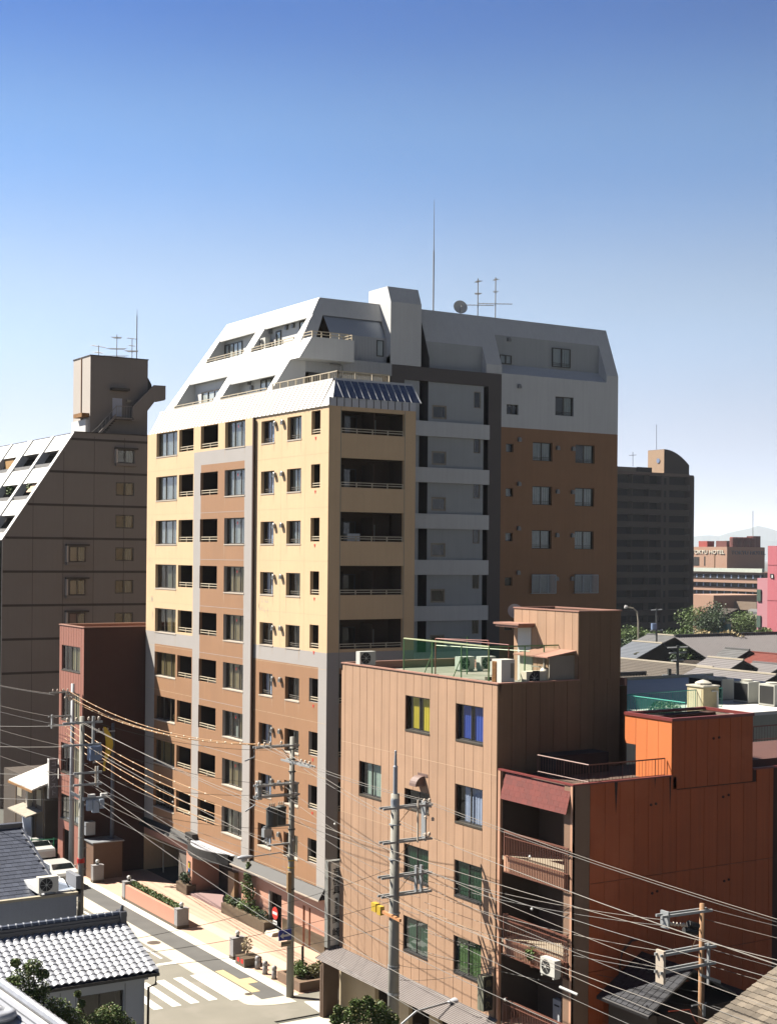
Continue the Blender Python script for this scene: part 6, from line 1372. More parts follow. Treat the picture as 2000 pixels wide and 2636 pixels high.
lamp_head(PD, 33.85, 49.3, 3.12, 1, .95, .2)
# pole E rusty, right
PE_ = pole(37.05, 38.0, 9.15, .15, .09, 'rusty wooden pole in front of the dark orange wall', mat('rusty_wood_pole', (0.36, 0.20, 0.10), .85, .15, 3, fine=.15, streak=.1))
arm(PE_, 35.0, 37.4, 38, 8.95, px=37.05, braces=False, tilt=-.05)
for z in (7.6, 7.0): arm(PE_, 34.95, 37.6, 38, z, px=37.05, braces=z > 7.4, pz=-.8)
MB().box(35.05, 35.15, 37.8, 38.2, 6.6, 7.75).build('hanger', sill_m, PE_); MB().box(37.35, 37.42, 37.95, 38.05, 6.2, 7.7).build('hanger', galv, PE_); MB().box(35.25, 35.33, 37.8, 38.2, 8.5, 9.1).build('hanger', galv, PE_)
m = MB()
for k in range(5): x = 35.4+k*.16; m.tube([(x, 37.9, 8.7-k*.03), (x+.13, 37.9, 8.6-k*.03)], .05, 6)
m.build('insulator_string', porc, PE_)
m = MB(); m.tube([(36.3, 37.9, 8.55), (36.75, 37.9, 8.4)], .12, 8); m.tube([(36.1, 37.9, 8.35), (36.7, 37.9, 8.2)], .12, 8); m.build('cable_splice', black_m, PE_)
m = MB(); m.hexa([(36.85, 37.8, 6.62), (37.8, 37.8, 6.22), (37.8, 37.9, 6.22), (36.85, 37.9, 6.62)], [(36.85, 37.8, 6.72), (37.8, 37.8, 6.34), (37.8, 37.9, 6.34), (36.85, 37.9, 6.72)]); m.build('bracket', galv, PE_)
m = MB(); m.tube([(36.6, 38, 5.57), (37.3, 38, 5.57)], .03, 5); m.box(37.0, 37.12, 37.85, 38, 5.15, 5.6); m.build('bracket', galv, PE_)
m = MB(); m.tube([(35.5, 38, 5.55), (36.4, 37.9, 5.5), (36.7, 37.9, 5.0), (37.1, 37.9, 4.75), (38.6, 38, 4.7)], .018, 5); m.build('orange_cable', mat('orange_red_cable', (0.65, 0.10, 0.04), .6), PE_)
# pole A, C, B at left
PA = pole(33.55, 93.1, 12.7, .19, .12, 'slim grey steel pole against the red-brown building', mat('steel_pole', (0.36, 0.37, 0.40), .5, .05, streak=.05))
arm(PA, 31.95, 33.6, 93.1, 12.15, ins=(32.2, 32.5, 32.9, 33.2), double=False)
arm(PA, 31.9, 33.6, 93.1, 10.58, double=False); arm(PA, 31.9, 33.6, 93.1, 10.0, double=False)
m = MB(); m.box(32.1, 32.2, 93.0, 93.2, 9.8, 10.7); m.build('hanger', galv, PA)
m = MB()
for k in range(9): u = random.uniform(33.0, 33.7); m.tube([(u, 93, 11.8+random.uniform(0, .4)), (u+random.uniform(-.3, .3), 93, 11.5+random.uniform(0, .4))], .05, 5)
m.build('insulator_cluster', porc, PA)
PC = pole(35.8, 91.6, 10.1, .15, .10, 'dark thin pole in the shade before the red-brown side wall', mat('dark_pole', (0.12, 0.13, 0.16), .6, .1))
arm(PC, 34.6, 35.9, 91.5, 9.6, double=False, ins=(34.8, 35.1, 35.4)); arm(PC, 34.4, 35.9, 91.5, 7.6, double=False)
PB = pole(21.9, 59.6, 14.45, .16, .10, 'concrete pole with blue transformer beside the pale blue parapet wall')
y_ = 59.45
arm(PB, 21.0, 22.75, y_, 14.2, double=False, ins=(21.2, 21.6, 22.15, 22.4, 22.6)); arm(PB, 21.0, 22.7, y_, 13.25, double=False)
MB().box(22.3, 22.4, y_-.05, y_+.05, 13.25, 14.45).build('hanger', galv, PB)
MB().box(22.1, 22.62, y_-.35, y_+.05, 12.6, 13.2).build('transformer', tranb, PB)
for k in range(3): i = MB(); i.lathe((22.3+k*.12, y_-.42, 12.85), [(.02, 0), (.035, .05), (.02, .1), (.035, .15)], 6); i.build('bushing', porc, PB)
arm(PB, 21.5, 22.75, y_, 12.05, double=False); arm(PB, 21.5, 22.75, y_, 11.55, double=False); MB().box(22.45, 22.5, y_-.04, y_+.04, 11.5, 12.3).build('hanger', sill_m, PB); MB().box(22.55, 22.6, y_-.04, y_+.04, 11.4, 12.3).build('hanger', galv, PB)
arm(PB, 21.95, 23.15, y_, 10.95, double=False)
m = MB(); m.hexa([(21.45, y_+.3, 11.15), (21.5, y_+.3, 11.15), (22.0, y_, 10.85), (21.95, y_, 10.85)], [(21.45, y_+.3, 11.28), (21.5, y_+.3, 11.28), (22.0, y_, 10.98), (21.95, y_, 10.98)]); 
for x in (22.15, 22.7): m.box(x, x+.28, y_-.1, y_+.05, 11.0, 11.12)
m.build('white_arm', white_p, PB)
m = MB(); m.box(22.05, 22.25, y_-.2, y_, 10.45, 10.9); m.box(22.3, 22.55, y_-.25, y_, 10.35, 10.9); m.box(22.6, 22.8, y_-.2, y_, 10.5, 10.9); m.build('switch_boxes', mat('pale_blue_switch', (0.45, 0.52, 0.62), .5, .1), PB)
m = MB()
for k in range(22): z = 3+k*.45; s_ = 1 if k % 2 else -1; m.tube([(21.9, 59.45, z), (21.9+s_*.22, 59.45, z)], .012, 4)
m.build('step_bolt', galv, PB, kind='stuff')
MB().tube([(21.9, 59.6, 8.2), (21.9, 59.6, 8.4)], .165, 12).build('red_tag', red_m, PB)
yc = thing('yellow_cover_sheet', 'yellow plastic sheet hanging from the wires near the dark pole', 'cover', (35.3, 91.5, 7.1))
m = MB(); n = 12
for k in range(n):
    def q_(t): 
        z = 9.9-2.9*t; xo = .35*math.sin(math.pi*min(1, t*1.25)) if t < .8 else 0; w = .09+.16*math.sin(math.pi*min(1, t*1.3)) if t < .75 else .07
        return 35.15+xo, w, z
    a1, a2 = q_(k/n), q_((k+1)/n)
    m.face([(a1[0]-a1[1], 91.45, a1[2]), (a1[0]+a1[1], 91.4, a1[2]), (a2[0]+a2[1], 91.4, a2[2]), (a2[0]-a2[1], 91.45, a2[2])]); m.face([(a1[0]-a1[1], 91.45, a1[2]), (a1[0]+a1[1]*.6, 91.6, a1[2]), (a2[0]+a2[1]*.6, 91.6, a2[2]), (a2[0]-a2[1], 91.45, a2[2])])
m.build('sheet', mat('yellow_sheet', (0.70, 0.50, 0.02), .5, .1, 3), yc, smooth=True)
# wires
wire_d = mat('cable_dark', (0.045, 0.04, 0.035), .6, 0, fine=0); wire_l = mat('cable_pale', (0.12, 0.095, 0.07), .6, 0, fine=0); wire_y = mat('cable_orange_sleeve', (0.30, 0.13, 0.01), .6, .1, 2, fine=0)
ORD = {}
def wire(p0, p1, sag, r, m_, label, group, beads=None):
    p0, p1 = Vector(p0), Vector(p1); n = 14; pts = [p0.lerp(p1, k/n)-Vector((0, 0, sag*4*(k/n)*(1-k/n))) for k in range(n+1)]
    r = r*(0.72 if r < .02 else .85)
    ORD[label] = ORD.get(label, -1)+1; label = ('topmost ', 'second ', 'third ', 'fourth ', 'fifth ', 'sixth ', 'seventh ', 'eighth ', 'ninth ', 'tenth ', 'eleventh ')[ORD[label]]+label+(' counted downwards' if ORD[label] else '')
    o = MB().tube(pts, r, 4, cap=False); root = o.build('overhead_cable', m_, at=p0); tag(root, label, 'cable', group)
    if beads:
        b = MB()
        for k in range(1, beads): 
            t = k/beads; q = p0.lerp(p1, t)-Vector((0, 0, sag*4*t*(1-t))); d = (p1-p0).normalized()*.06; b.tube([q-d, q+d], r*1.7, 5, 0)
        b.build('spacer', mat('cable_spacer', (0.75, 0.66, 0.5), .5, 0, fine=0), root, kind='stuff')
gY = 'orange-sleeved wires between the red-brown building and the corner pole'
for k, (z0, z1, x1) in enumerate(((11.9, 12.35, 31.6), (11.45, 12.3, 32.0), (11.2, 12.3, 32.4))):
    wire((33.3+k*.15, 93.0, z0+.3), (x1, 62.3, z1), .75, .028, wire_y, 'upper orange-sleeved wire crossing in front of the apartment block', gY+' (upper)', 16)
for k, (z0, z1) in enumerate(((10.3, 8.9), (9.9, 8.5), (9.5, 8.0), (9.1, 7.5))):
    wire((33.0, 93.0, z0), (32.3, 67.5, z1-.0), .45, .028, wire_y, 'lower orange-sleeved wire ending in the air before the apartment block', gY+' (lower)', 12)
gs_ = 'thin cables strung along the street'
lab = 'thin cable strung along the street between the poles'
for k in range(4): wire((31.7+k*.35, 62.2, 12.3 if k < 2 else 12.2), (32.6+(k % 2)*.25, 49.2, 11.5 if k < 2 else 10.1), .25, .014, wire_l if k % 2 else wire_d, lab, gs_)
for k, z in enumerate((10.3, 9.9, 9.2, 8.1, 7.4, 6.4)): wire((33.0, 62.2, z), (32.4, 49.2, z-(1.2 if k < 3 else .5)), .35, .013, wire_l if k in (1, 3) else wire_d, lab, gs_)
for k, z in enumerate((11.5, 11.4, 10.1, 10.1, 8.7, 8.0, 7.1, 6.3)):
    wire((32.7, 49.2, z), (33.2+k*.1, 12.0, z-.6), .5, .014, wire_d if k % 2 else wire_l, 'thin cable running off towards the lower right from the thick pole', 'cables leaving at the lower right')
for k, (z0, z1) in enumerate(((8.6, 8.8), (8.3, 8.6), (7.8, 7.7), (7.4, 7.1), (6.9, 7.0), (6.2, 6.0), (5.4, 5.5))):
    wire((32.6, 49.2, z0), (35.2 if k < 5 else 37.0, 38.0, z1), .22, .013, wire_l if k in (0, 2, 3) else wire_d, 'thin cable from the thick pole to the rusty pole', 'cables between the thick pole and the rusty pole')
for k, (z0, z1) in enumerate(((9.0, 8.5), (8.6, 8.0), (7.6, 6.8), (7.0, 6.2), (5.6, 5.0))):
    wire((37.1, 38.0, z0), (44.5, 16.0, z1), .3, .013, wire_l if k % 2 else wire_d, 'thin cable leaving the rusty pole to the right', 'cables right of the rusty pole')
for k, z in enumerate((12.1, 12.0, 10.5, 10.0, 8.6, 7.6, 6.5)): wire((32.1+k*.2, 93.0, z), (33.5+k*.1, 140.0, z-.3), .5, .014, wire_d if k % 2 else wire_l, 'thin cable receding to the left beyond the steel pole', 'cables beyond the steel pole')
for k, z in enumerate((7.8, 6.8, 6.0, 5.2)): wire((33.5, 92.9, z), (33.4, 62.3, z-.4+.2*k), .5, .014, (wire_l, wire_d)[k % 2], 'thin low cable sagging in front of the entrance canopy', 'low cables before the apartment block')
for k, (z0, z1) in enumerate(((14.2, 12.0), (13.2, 10.3), (11.9, 9.9), (10.9, 8.2))): wire((22.4, 59.4, z0), (33.4, 62.2, z1), .4, .013, wire_d, 'thin cable crossing the street to the corner pole', 'cables crossing the street')
for k, z in enumerate((14.2, 14.2, 13.2, 12.0, 11.5, 10.9)): wire((21.8+k*.12, 59.4, z), (24.6+k*.1, 20.0, z-1.5-.5*k), .8, .013, (wire_l, wire_d)[k % 2], 'thin cable running down the near side of the street', 'cables on the near side of the street')
for k, z in enumerate((14.1, 13.2, 12.0, 11.5, 10.9)): wire((21.4+k*.1, 59.5, z), (12.0, 76.0, z+.2), .5, .012, (wire_d, wire_l)[k % 2], 'thin cable leaving at the left from the transformer pole', 'cables left of the transformer pole')
for k, z in enumerate((8.9, 7.6, 6.6)): wire((31.1, 49.3, z), (16.0, 47.5, 8.0-k*.3), .4, .012, wire_d, 'service cable crossing low over the road', 'service cables over the road')
for k, z in enumerate((6.9, 6.0, 5.4)): wire((31.4, 49.3, z-1), (34.2, 47.0-k*.2, 5.2), .2, .012, wire_d, 'service cable looping to the tan wall corner', 'service cables at the tan wall')
bd = None
for (px, py, yy) in ((787, 2025, None),): pass
# white joint balls and splice sleeve on the wires
for k, (px, py, d) in enumerate(((862, 2122, 60), (1364, 2206, 53), (1369, 2341, 53), (1300, 2575, 51), (445, 2065, 85), (754, 2163, 70))):
    p = at(px, py, d=d); m = MB(); m.lathe(tuple(p), [(.01, -.06), (.06, 0), (.01, .06)], 8); tag(m.build('wire_marker_ball', MATS['opal_globe'], at=p), 'small white ball fixed on a wire '+('near the left edge of the tan facade', 'in front of the upper orange balcony', 'in front of the middle orange balcony', 'beside the lowest orange balcony', 'before the lower windows of the apartment block', 'just right of the corner pole top')[k], 'wire marker', 'small white balls on the wires')
p = at(1440, 2542, d=51); q = at(1486, 2562, d=50.6); tag(MB().tube([p, q], .05, 6).build('wire_sleeve', white_p, at=p), 'white sleeve on the wire crossing the lowest balcony', 'wire sleeve')
# ================================================================== house and cars in the far left gap
OH = thing('old_wooden_house', 'old dark wooden house with pale sheet roof left of the red-brown building', 'house', (33, 102, 0))
mb = MB(); mb.hexa([(32.3, 96.9, 5.0), (40, 96.9, 7.6), (40, 102.1, 7.6), (32.3, 102.1, 5.0)], [(32.3, 96.9, 5.12), (40, 96.9, 7.72), (40, 102.1, 7.72), (32.3, 102.1, 5.12)])
mb.v = [(a_, b_+.6, c_) for a_, b_, c_ in mb.v]; mb.build('roof', mat('pale_sheet_roof', (0.62, 0.60, 0.55), .6, .12, 1.5, dirt=((.25, .2, .16), 2.0, .62)), OH)
MB().hexa([(32.25, 97.45, 4.9), (32.32, 97.45, 4.9), (32.32, 102.75, 4.9), (32.25, 102.75, 4.9)], [(32.25, 97.45, 5.05), (32.32, 97.45, 5.05), (32.32, 102.75, 5.05), (32.25, 102.75, 5.05)]).build('fascia', mat('rust', (0.28, 0.13, 0.03)), OH)
MB().box(33.6, 40, 98.6, 108, 0, 5.2).build('wall', mat('old_wood_wall', (0.07, 0.05, 0.035), .9, .2), OH)
MB().hexa([(32.45, 99.2, 2.9), (34.4, 99.2, 3.4), (34.4, 103.4, 3.4), (32.45, 103.4, 2.9)], [(32.45, 99.2, 2.98), (34.4, 99.2, 3.48), (34.4, 103.4, 3.48), (32.45, 103.4, 2.98)]).build('porch_roof', mat('old_sheet_roof', (0.36, 0.31, 0.24), .8, .25, 2, fine=.15), OH)
MB().box(33.3, 33.6, 101.5, 101.9, 3.1, 4.5).build('chimney', conc, OH); MB().box(33.4, 33.5, 101, 103, 0.5, 2.6).build('shoji_door', mat('pale_blue_door', (0.42, 0.46, 0.55)), OH)
for y in (98.8, 100.5, 102.5, 105): MB().box(33.55, 33.6, y, y+.12, 0, 5).build('timber_post', mat('timber_brown', (0.14, 0.09, 0.05), .8), OH)
for y in (99.2, 101.0, 103.5): MB().box(33.57, 33.6, y+.2, y+1.2, 3.6, 4.7).build('window', mat('paper_screen', (0.34, 0.30, 0.22), .8), OH)
fe = thing('green_frame_fence', 'green tube frame with small notices beside the red-brown building', 'fence', (33.5, 98.5, 0))
MB().tube([(32.6, 98.4, 1.5), (34.6, 97.6, 1.5)], .04, 5).tube([(32.6, 98.4, 0), (32.6, 98.4, 1.6)], .05, 5).tube([(34.0, 97.85, 0), (34.0, 97.85, 1.6)], .05, 5).build('frame', mat('bright_green_tube', (0.02, 0.22, 0.10), .5), fe)
MB().box(32.8, 33.3, 98.2, 98.23, .9, 1.45).build('notice', white_p, fe)
plant('small leafy plant at the corner of the red-brown building', (34.6, 97.9, .5), (.4, .5, .45), 260, .16, leaf1, pot=.1)
def car(label, cx, cy, L=4.2, W_=1.65, Hh=1.42, rot=0, colr=None, van=False):
    a = thing('parked_car', label, 'car', (cx, cy, 0), 'cars parked by the red-brown building'); cm = colr or mat('car_white', (0.72, 0.72, 0.68), .25, .02, fine=0, coat=.6)
    prof = [(-.5, .32), (-.5, .62), (-.47, .72), (-.30, .80), (-.18, 1.0), (.18, 1.0), (.36, .78), (.47, .70), (.5, .55), (.5, .32)]
    if van: prof = [(-.5, .25), (-.5, .55), (-.46, .62), (-.38, 1.0), (.46, 1.0), (.5, .9), (.5, .25)]
    y = lambda t: cy+t*L; m = MB(); n = len(prof); i0 = len(m.v)
    def w(z): return W_/2*(1.0 if z < .72 else 1-.16*(z-.72)/.28)
    for s_ in (-1, 1):
        for (t, z) in prof: m.v.append((cx+s_*w(z), y(t), z*Hh))
    m.f.append(list(range(n))); m.m.append(0); m.f.append([n+k for k in range(n)][::-1]); m.m.append(0)
    for k in range(n): m.f.append([k, (k+1) % n, n+(k+1) % n, n+k]); m.m.append(0)
    b = m.build('body', cm, a)
    gm = mat('car_glass', (0.015, 0.02, 0.02), .08, 0, fine=0, spec=.8)
    if van: ws = [((-.455, .66), (-.395, .96)), ]
    else: ws = [((-.295, .815), (-.19, .985)), ((.19, .985), (.345, .80))]
    for (t0, z0), (t1, z1) in ws:
        o = -.012 if t0 < 0 else .012
        m = MB(); m.face([(cx-w(z0)*.92, y(t0)+o, z0*Hh+.012), (cx+w(z0)*.92, y(t0)+o, z0*Hh+.012), (cx+w(z1)*.92, y(t1)+o, z1*Hh+.012), (cx-w(z1)*.92, y(t1)+o, z1*Hh+.012)]); m.build('windscreen', gm, a)
    for s_ in (-1, 1):
        m = MB(); xx = lambda z: cx+s_*(w(z)+.006)
        pts = [(-.24, .78), (-.17, .95), (.17, .95), (.29, .78)] if not van else [(-.36, .62), (-.33, .92), (.4, .92), (.4, .62)]
        m.face([(xx(z), y(t), z*Hh) for t, z in pts]); m.build('side_window', gm, a)
        for t in (-.31, .31):
            m = MB(); m.lathe((cx+s_*(W_/2-.1), y(t), .3), [(.29, -.09), (.31, -.05), (.31, .05), (.29, .09)], 16, axis='X'); wh = m.build('wheel', black_m, a); m = MB(); m.lathe((cx+s_*(W_/2-.0), y(t), .3), [(.18, -.02), (.18, .02)], 12, axis='X'); m.build('hub', pipe_m, a)
        m = MB(); m.box(cx+s_*.55-.15, cx+s_*.55+.15, y(-.5)-.01, y(-.49), .48*Hh, .58*Hh); m.build('headlight', MATS['opal_globe'], a)
        m = MB(); m.box(cx+s_*(W_/2+.02), cx+s_*(W_/2+.16), y(-.2), y(-.18), .78*Hh, .86*Hh); m.build('mirror', cm, a)
    return a
car('cream saloon with dark windscreen parked nearest, beyond the slate-roofed house', 31.9, 91.2)
car('white hatchback mostly hidden behind the slate roof, next to the cream car', 33.0, 98.8, 3.6)
car('white van with rounded roof behind the slate-roofed house, by the green frame', 31.6, 100.5, 4.6, 1.75, 2.0, van=True)
# ================================================================== near right roofs
tanrt = mat('weathered_tan_tile', (0.20, 0.165, 0.125), 0.6, 0.15, 2, fine=0.2, objvar=0.35)
NR = thing('near_tiled_house', 'sunlit house roof of weathered tan tiles at the bottom right corner', 'house', (35, 33, 0))
# plane facing -X, rising to +X; far edge (rake) at y=35.4
o0 = Vector((33.3, 35.1, 5.62)); ux = Vector((4.6, 0, 1.95))/5.0; dzr = .0
c_, r_ = .29, .27
t1 = MB(); t1.hexa([(0, -.006, .02), (0, -c_+.006, .02), (ux.x*r_*1.2, -c_+.006, ux.z*r_*1.2), (ux.x*r_*1.2, -.006, ux.z*r_*1.2)], [(-.01, -.012, .085), (-.01, -c_+.012, .06), (ux.x*r_*1.2, -c_+.006, ux.z*r_*1.2+.018), (ux.x*r_*1.2, -.006, ux.z*r_*1.2+.03)])
o_ = t1.build('roof_tile', tanrt); td = o_.data; bpy.data.objects.remove(o_)
cnt = 0; st = MB()
for i in range(24):
    for j in range(18):
        p = o0+ux*(i*r_)+Vector((0, -j*c_+(c_*.5 if i % 2 else 0)*0-.0, random.uniform(-.006, .006)))
        if cnt < 300: inst(td, 'roof_tile', NR, p, (0, 0, random.uniform(-.03, .03))); cnt += 1
        else:
            q = p; st.hexa([(q.x, q.y-.006, q.z+.02), (q.x, q.y-c_+.006, q.z+.02), (q.x+ux.x*r_*1.2, q.y-c_+.006, q.z+ux.z*r_*1.2), (q.x+ux.x*r_*1.2, q.y-.006, q.z+ux.z*r_*1.2)], [(q.x, q.y-.006, q.z+.05), (q.x, q.y-c_+.006, q.z+.03), (q.x+ux.x*r_*1.2, q.y-c_+.006, q.z+ux.z*r_*1.2+.018), (q.x+ux.x*r_*1.2, q.y-.006, q.z+ux.z*r_*1.2+.03)])
st.build('tile_field', tanrt, NR, kind='stuff')
MB().hexa([(33.3, 28, 5.5), (39.8, 28, 8.26), (39.8, 35.1, 8.26), (33.3, 35.1, 5.5)], [(33.3, 28, 5.62), (39.8, 28, 8.38), (39.8, 35.1, 8.38), (33.3, 35.1, 5.62)]).build('roof_base', tanrt, NR)
MB().box(34, 39.5, 30, 34.8, 0, 5.6).build('wall', mat('old_wood_wall', (0.07, 0.05, 0.035)), NR)
DR = thing('dark_roof_house', 'dark roofed house in the shade of the orange wall behind the rusty pole', 'house', (35.5, 40.5, 0))
mb = MB(); mb.hexa([(35.0, 38.5, 5.2), (37.2, 38.5, 6.55), (37.2, 41.3, 6.55), (35.0, 41.3, 5.2)], [(35.0, 38.5, 5.3), (37.2, 38.5, 6.65), (37.2, 41.3, 6.65), (35.0, 41.3, 5.3)]); mb.hexa([(37.2, 38.5, 6.55), (41, 38.5, 4.4), (41, 41.3, 4.4), (37.2, 41.3, 6.55)], [(37.2, 38.5, 6.65), (41, 38.5, 4.5), (41, 41.3, 4.5), (37.2, 41.3, 6.65)]); mb.build('roof', mat('dark_tile_roof', (0.02, 0.018, 0.02), .4, .3, 5, fine=.3), DR)
for i in range(9):
    for j in range(9): 
        x = 35.05+i*.235; z = 5.33+i*.144; y = 41.2-j*.3; MB().hexa([(x, y-.27, z), (x+.25, y-.27, z+.15), (x+.25, y, z+.15), (x, y, z)], [(x, y-.27, z+.035), (x+.25, y-.27, z+.17), (x+.25, y, z+.17), (x, y, z+.035)]).build('roof_tile', mat('blue_black_tile', (0.02, 0.022, 0.03), .4, .3, 2, objvar=.3), DR)
MB().box(35.5, 40.5, 38.6, 41.2, 0, 5.2).build('wall', mat('old_wood_wall', (0.07, 0.05, 0.035)), DR)
# ================================================================== cream building with roof plant
CB = thing('cream_building', 'cream walled building behind the orange stair tower with plant on its white roof', 'building', (50.5, 53, 0))
crm = mat('cream_render', (0.60, 0.57, 0.43), .8, .06, .8, streak=.06); grn = mat('grey_green_render', (0.38, 0.39, 0.32), .8, .06, .8, streak=.06); wdeck = mat('white_roof_deck', (0.66, 0.66, 0.62), .7, .06)
mb = MB(); facade(mb, 'X', 50.5, 53, 76, 0, 13.2, [(57.9, 59.0, 8.5, 11.15, .5, 1)], 1, (), (), None, .2, 1); mb.face([(50.5, 53, 0), (75, 53, 0), (75, 53, 13.5), (50.5, 53, 13.5)], 2); mb.face([(50.5, 53, 13.0), (75, 53, 13.0), (75, 76, 13.0), (50.5, 76, 13.0)], 3); mb.face([(50.5, 76, 0), (75, 76, 0), (75, 76, 13.2), (50.5, 76, 13.2)], 0)
mb.build('wall', [crm, int_dark, grn, wdeck], CB)
MB().box(50.42, 50.75, 53, 76, 13.2, 13.32).box(50.75, 75, 52.92, 53.25, 13.45, 13.62).build('coping', wdeck, CB)
m = MB(); m.lathe((50.2, 57.0, 12.35), [(.16, 0), (.2, .12), (.2, .3)], 12, axis='X'); m.box(50.2, 50.5, 56.85, 57.15, 12.1, 12.3); m.build('vent_cowl', white_p, CB)
v0 = None
for k, (y, nm) in enumerate(((58.6, 'nearest, at the right picture edge'), (60.6, 'second from the right picture edge'), (62.7, 'partly behind the cream water tank'), (64.35, 'farthest and leftmost of the row'))):
    lb = 'large cream roof cooling unit with dark grille, '+nm
    if v0 is None:
        x = 62.6; v0 = thing('cooling_unit', lb, 'cooling unit', (x, y, 13.0), 'cooling units in a row on the cream building')
        MB().box(x, x+.95, y, y+1.2, 13.05, 14.25).build('casing', mat('unit_cream', (0.56, 0.56, 0.50), .6, .04), v0); MB().box(x-.02, x, y+.07, y+1.12, 13.15, 14.15).build('grille', black_m, v0)
        for d in (.35,): m = MB(); m.lathe((x+.45, y+.6, 14.25), [(.36, 0), (.36, .08), (.3, .1)], 16); m.build('fan_guard', MATS['tank_cream'], v0)
        MB().box(x, x+.95, y, y+1.2, 13.0, 13.06).build('foot', antenna_m, v0)
    else: copy_tree(v0, (62.6, y, 13.0), label=lb)
a = thing('roof_water_tank', 'square cream water tank with domed hatch behind the orange stair tower', 'water tank', (56.4, 57.9, 13.0))
MB().box(56.4, 57.55, 57.9, 59.15, 13.0, 14.42).build('tank', mat('tank_yellow_cream', (0.55, 0.46, 0.27), .6, .1, 3), a); MB().box(56.35, 57.6, 57.85, 59.2, 14.42, 14.5).build('lid', mat('tank_cream', (0.60, 0.57, 0.48)), a)
m = MB(); m.lathe((56.97, 58.5, 14.5), [(.45, 0), (.45, .12), (.3, .2), (.05, .28)], 14); m.build('hatch', mat('tank_cream', (0.60, 0.57, 0.48)), a)
MB().prism([(56.39, 58.05, 13.1), (56.39, 59.0, 13.1), (56.39, 59.0, 14.3), (56.39, 58.05, 14.3)], (.01, 0, 0)).build('panel', mat('tank_bright', (0.68, 0.60, 0.42), .5), a); m = MB(); m.tube([(57.0, 57.88, 14.2), (57.3, 57.75, 14.2), (57.35, 57.75, 13.0)], .05, 6); m.build('pipe', white_p, a)
a = thing('turquoise_fence', 'turquoise steel fence around a green roof terrace behind the orange tower', 'fence', (50.8, 57.9, 13.2)); tq = mat('turquoise_steel', (0.10, 0.48, 0.38), .5, .05, fine=0)
railing(a, [(50.9, 53.5), (50.9, 58.0), (58.5, 58.6)], 13.15, 1.1, tq, .18)
netq = netm.copy(); netq.name = 'turquoise_net'; netq.node_tree.nodes['Diffuse BSDF'].inputs[0].default_value = (.1, .4, .3, 1)
MB().face([(50.9, 53.5, 13.2), (50.9, 58, 13.2), (50.9, 58, 14.2), (50.9, 53.5, 14.2)]).face([(50.9, 58, 13.2), (58.5, 58.6, 13.2), (58.5, 58.6, 14.2), (50.9, 58, 14.2)]).build('net', netq, a)
plant('dark green bushes in tubs inside the turquoise fence', (52.6, 56.8, 13.5), (.9, .9, .45), 500, .2, leaf2, 'shrub', name='terrace_shrub')
m = MB(); x = 60.5; m.tube([(x, 56.0, 13.5), (x, 56.0, 14.5), (x+.9, 56.0, 14.5), (x+.9, 56.0, 13.5)], .04, 5); tag(m.build('steel_frame', frame_black, at=(x, 56, 13)), 'dark steel ladder frame in front of the cooling units', 'frame')
